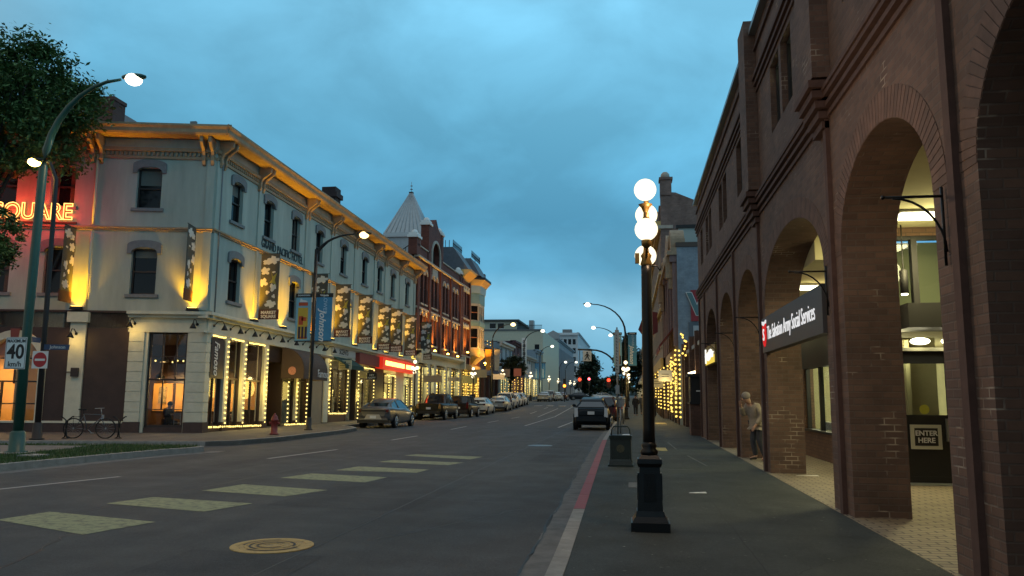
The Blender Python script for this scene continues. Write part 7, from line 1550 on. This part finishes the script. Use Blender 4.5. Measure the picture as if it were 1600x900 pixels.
# ------------------------------------------------------------------ people
def skin_obj(name, joints, edges, m, parent, sub=2, root=0):
    me = bpy.data.meshes.new(name); me.from_pydata([j[0] for j in joints], edges, []); o = bpy.data.objects.new(name, me); col.objects.link(o); o.parent = parent
    me.materials.append(m); o.modifiers.new('skin', 'SKIN')
    if not me.skin_vertices: me.skin_vertices.new()
    for i, j in enumerate(joints):
        r = j[1]; me.skin_vertices[0].data[i].radius = r if isinstance(r, tuple) else (r, r)
    me.skin_vertices[0].data[root].use_root = True
    s = o.modifiers.new('sub', 'SUBSURF'); s.levels = sub; s.render_levels = sub
    return o
def chain(*pts): return list(pts)
def person(loc, rz, label, P, top, legs, hair, scale=1., hands=True, hooded=False, group=None):
    """P: joint dict in metres, person faces local -Y"""
    t = thing('person', label, 'person', loc, rz, group); t.scale = (scale,) * 3
    V = lambda k: P[k]
    J = [(P['pelvis'], .13), (P['chest'], (.17, .12)), (P['neck'], .055), (P['head'], (.085, .10)), (P['crown'], (.07, .085)),
         (P['shL'], .07), (P['elL'], .045), (P['wrL'], .028), (P['shR'], .07), (P['elR'], .045), (P['wrR'], .028),
         (P['hiL'], .09), (P['knL'], .06), (P['anL'], .042), (P['toL'], .035), (P['hiR'], .09), (P['knR'], .06), (P['anR'], .042), (P['toR'], .035)]
    E_ = [(0, 1), (1, 2), (2, 3), (3, 4), (1, 5), (5, 6), (6, 7), (1, 8), (8, 9), (9, 10), (0, 11), (11, 12), (12, 13), (13, 14), (0, 15), (15, 16), (16, 17), (17, 18)]
    if hands:
        for side, wi in (('L', 7), ('R', 10)):
            w_ = Vector(P['wr' + side]); el = Vector(P['el' + side]); d = (w_ - el).normalized(); pl_ = w_ + d * .07
            J.append((tuple(pl_), (.035, .018))); pi = len(J) - 1; E_.append((wi, pi)); s_ = d.cross(Vector((0, 1, .2))).normalized()
            for k_, (off, ln_) in enumerate(((-.03, .075), (-.01, .085), (.01, .08), (.03, .06))):
                f0 = pl_ + s_ * off + d * .03; J.append((tuple(f0), .010)); J.append((tuple(f0 + d * ln_ * .5 + Vector((0, .01, 0))), .009)); J.append((tuple(f0 + d * ln_ + Vector((0, .03, -.005))), .007)); n0 = len(J)
                E_ += [(pi, n0 - 3), (n0 - 3, n0 - 2), (n0 - 2, n0 - 1)]
            f0 = pl_ - s_ * .045 - d * .02; J.append((tuple(f0), .011)); J.append((tuple(f0 - s_ * .02 + d * .04), .009)); n0 = len(J); E_ += [(pi, n0 - 2), (n0 - 2, n0 - 1)]
    skin_obj('body', J, E_, M['skin'], t)
    a = lambda k, l, f: tuple(Vector(P[k]).lerp(Vector(P[l]), f))
    hem = a('pelvis', 'knL', .12); hem = tuple((Vector(a('pelvis', 'knL', .15)) + Vector(a('pelvis', 'knR', .15))) / 2)
    JT = [(P['pelvis'], (.185, .155)), (P['chest'], (.205, .15)), (a('chest', 'neck', .7), (.085, .085)), (P['shL'], .09), (P['elL'], .068), (a('elL', 'wrL', .92), .052), (P['shR'], .09), (P['elR'], .068), (a('elR', 'wrR', .92), .052), (hem, (.19, .16))]
    skin_obj('jacket', JT, [(0, 1), (1, 2), (1, 3), (3, 4), (4, 5), (1, 6), (6, 7), (7, 8), (0, 9)], top, t)
    skin_obj('trousers', [(P['pelvis'], (.15, .13)), (P['hiL'], .105), (P['knL'], .078), (a('knL', 'anL', .95), .066), (P['hiR'], .105), (P['knR'], .078), (a('knR', 'anR', .95), .066)], [(0, 1), (1, 2), (2, 3), (0, 4), (4, 5), (5, 6)], legs, t)
    for s_ in 'LR':
        an, to = Vector(P['an' + s_]), Vector(P['to' + s_]); skin_obj('shoe', [(tuple(an + Vector((0, .02, -.02))), (.05, .045)), (tuple(an.lerp(to, .5) + Vector((0, 0, -.01))), (.05, .04)), (tuple(to), (.042, .03))], [(0, 1), (1, 2)], M['blackm'], t)
    h = Vector(P['head']); c = Vector(P['crown']); up_ = (c - h).normalized(); hd = (h + c) / 2
    MB().sphere(tuple(hd + up_ * .045 + Vector((0, .022, 0))), .106, 14, 10, .92, 1.05, 1.0).build('hair', hair, t, local=True)
    fc = MB(); f_ = hd + Vector((0, -.10, -.01)) + up_ * -.02
    fc.sphere(tuple(f_ + Vector((0, -.004, -.01))), .016, 6, 5, .8, 1.2, 1.3); fc.build('nose', M['skin'], t, local=True)
    ey = MB()
    for sx in (-.03, .03): ey.sphere(tuple(f_ + Vector((sx, .008, .022))), .009, 6, 5)
    ey.build('eyes', M['blackm'], t, local=True); MB().box(f_.x - .02, f_.x + .02, f_.y - .003, f_.y + .02, f_.z - .048, f_.z - .040).build('mouth', mat('lips', (.22, .09, .08), .6), t, local=True)
    return t
stand = dict(pelvis=(0, 0, .90), chest=(0, -.02, 1.28), neck=(0, -.02, 1.45), head=(0, -.05, 1.56), crown=(0, -.05, 1.66), shL=(-.18, 0, 1.38), elL=(-.25, .02, 1.10), wrL=(-.23, -.08, .86), shR=(.18, 0, 1.38), elR=(.25, .02, 1.10), wrR=(.23, -.08, .86),
             hiL=(-.09, 0, .86), knL=(-.10, -.03, .48), anL=(-.11, .0, .08), toL=(-.12, -.16, .035), hiR=(.09, 0, .86), knR=(.10, -.03, .48), anR=(.11, .0, .08), toR=(.12, -.16, .035))
walk = dict(stand); walk.update(knL=(-.09, -.16, .50), anL=(-.09, -.26, .12), toL=(-.09, -.42, .08), knR=(.09, .04, .46), anR=(.09, .30, .14), toR=(.09, .20, .03), elL=(-.24, .12, 1.12), wrL=(-.22, .10, .88), elR=(.24, -.06, 1.12), wrR=(.22, -.22, .92))
lean = dict(pelvis=(0, .02, .88), chest=(.0, -.10, 1.22), neck=(0, -.19, 1.36), head=(0, -.27, 1.45), crown=(0, -.31, 1.54), shL=(-.17, -.13, 1.30), elL=(-.22, -.22, 1.06), wrL=(-.06, -.40, 1.30), shR=(.17, -.10, 1.30), elR=(.22, -.02, 1.04), wrR=(.17, -.16, .84),
            hiL=(-.08, .02, .85), knL=(-.09, -.06, .48), anL=(-.10, .02, .08), toL=(-.11, -.15, .035), hiR=(.08, .02, .85), knR=(.13, -.03, .47), anR=(.16, .10, .08), toR=(.22, -.04, .035))
jk = mat('jacket_tan', (.30, .26, .21), .85, noise=.15, nscale=12); jn_ = mat('jeans_dark', (.035, .04, .055), .85, noise=.2, nscale=10); hr = mat('hair_grey', (.20, .18, .17), .9, noise=.2)
person((3.02, 20.15, .155), R_(-62), 'hunched man in a tan jacket raising a hand to his face under the arcade', lean, jk, jn_, hr)
dkc = mat('coat_black', (.015, .016, .02), .85); dk2 = mat('coat_navy', (.03, .035, .05), .85); pkc = mat('shirt_salmon', (.35, .12, .10), .85); hb = mat('hair_dark', (.02, .015, .012), .8)
person((.42, 66, .15), 0, 'walker in black coat left of the group on the far right sidewalk', walk, dkc, dkc, hb, hands=False)
person((1.0, 70, .2), R_(180), 'walker in navy jacket farther up the right sidewalk', walk, dk2, dkc, hb, hands=False)
person((1.75, 61, .15), R_(180), 'dark walker close to the lit shopfronts on the right', walk, dkc, jn_, hb, hands=False)
person((-.62, 54.2, .15), R_(20), 'person in a salmon top standing by the meter on the right kerb', stand, pkc, dkc, hb, hands=False)
person((-15.9, 63.5, .15), R_(90), 'dark figure on the left sidewalk behind the black pickup', stand, dkc, jn_, hb, hands=False)
person((-15.7, 66.2, .15), R_(-60), 'person in blue on the left sidewalk behind the dark car', stand, mat('coat_blue', (.05, .12, .28), .85), jn_, hb, hands=False)
person((-15.6, 78.5, .4), R_(30), 'dark figure on the left sidewalk by the white sedan', stand, dkc, dkc, hb, hands=False)
sit = dict(stand); sit.update(pelvis=(0, 0, .50), chest=(0, -.04, .86), neck=(0, -.08, 1.03), head=(0, -.13, 1.13), crown=(0, -.15, 1.22), shL=(-.17, -.04, .96), elL=(-.22, -.12, .72), wrL=(-.12, -.36, .78), shR=(.17, -.04, .96), elR=(.22, -.12, .72), wrR=(.12, -.36, .78),
                                   hiL=(-.09, -.02, .48), knL=(-.10, -.42, .48), anL=(-.10, -.42, .08), toL=(-.10, -.56, .035), hiR=(.09, -.02, .48), knR=(.10, -.42, .48), anR=(.10, -.42, .08), toR=(.10, -.56, .035))
person((-19.15, 31.1, .02), R_(75), 'diner in a dark top seated inside the side window', sit, dk2, dkc, hb)
person((-17.9, 31.5, .02), R_(-80), 'second diner with dark hair seated across the table', sit, dkc, dkc, hb)
def dtable(loc, label):
    t = thing('dining_table', label, 'table', loc, 0, 'tables in the restaurant'); MB().box(-.4, .4, -.35, .35, .70, .74).build('tabletop', M['darkwood'], t, local=True); MB().lathe((0, 0, 0), [(.25, 0), (.25, .03), (.04, .05), (.04, .70)], 10).build('leg', M['blackm'], t, local=True)
    return t
dtable((-18.5, 31.3, .02), 'small dark table between the two diners in the side window'); dtable((-17.7, 33.6, .02), 'dark table inside the first street front window'); dtable((-26.0, 28.5, .02), 'table inside the arched side window')
def chair(loc, rz, label):
    t = thing('dining_chair', label, 'chair', loc, rz, 'metal dining chairs'); st_ = M['steel']
    MB().box(-.2, .2, -.2, .2, .44, .47).build('seat', st_, t, local=True); MB().box(-.2, .2, .18, .21, .62, .88).build('backrest', st_, t, local=True)
    for x in (-.19, .19):
        MB().tube([(x, -.19, 0), (x, -.17, .44)], .013, 5).build('leg', st_, t, local=True); MB().tube([(x, .23, 0), (x, .18, .44), (x, .2, .88)], .013, 5).build('leg', st_, t, local=True)
for lc, rz, lb in (((-18.1, 30.4, .02), R_(160), 'metal chair nearest the side window glass'), ((-17.3, 31.6, .02), R_(-90), 'metal chair at the corner table end'), ((-17.5, 32.7, .02), R_(180), 'metal chair inside the second street front window'), ((-17.9, 34.4, .02), 0, 'metal chair inside the third street front window'), ((-25.4, 28.3, .02), R_(90), 'pale metal chair in the arched side window')): chair(lc, rz, lb)
pn = thing('wall_lamp', 'pyramid of small glowing globes on the restaurant wall', 'lamp', (-19.0, 35.2, 1.4))
for r_ in range(3):
    for c in range(r_ + 1 if r_ < 2 else 2): MB().sphere(((c - r_ / 2) * .22 if r_ < 2 else (c - .5) * .44, 0, .44 - r_ * .2), .07, 10, 6).build('globe', emis('pale_globe', (1, .85, .4), 4.), pn, local=True)
string([(-21.5, 33, 3.1), (-20.6, 33, 3.05), (-19.4, 33, 3.12), (-18.2, 33, 3.05)], 12, 'row of filament bulbs hung inside the side window', 'string lights inside the restaurant', False, .04)
# litter on the sidewalk
for i, (x, y, s_) in enumerate(((1.02, 13.0, .14), (3.35, 16.3, .22))):
    q = MB(); q.add([(x - s_, y - .03, .160), (x + s_, y - .05, .165), (x + s_ * .9, y + .06, .175), (x - s_ * .8, y + .05, .162)], [(0, 1, 2, 3)]); tag(q.build('paper_scrap', M['white']), ('curled white paper scrap on the sidewalk right of the globe lamp', 'flat white paper lying at the foot of the sign pier')[i], 'litter')
random.seed(77); dbm = MB()
for i in range(160):
    x = random.uniform(-11, 2.6) if i % 3 else random.uniform(kx(10) - .35, kx(10) + .1); y = random.uniform(5, 30); z = .157 if x > -.7 else .008; s_ = random.uniform(.006, .018)
    dbm.add([(x - s_, y, z), (x, y - s_, z + .003), (x + s_, y, z + .004), (x, y + s_ * .7, z + .002)], [(0, 1, 2, 3)])
db = dbm.build('road_grit', mat('grit_pale', (.4, .39, .34), .9), fixn=False); db['kind'] = 'stuff'
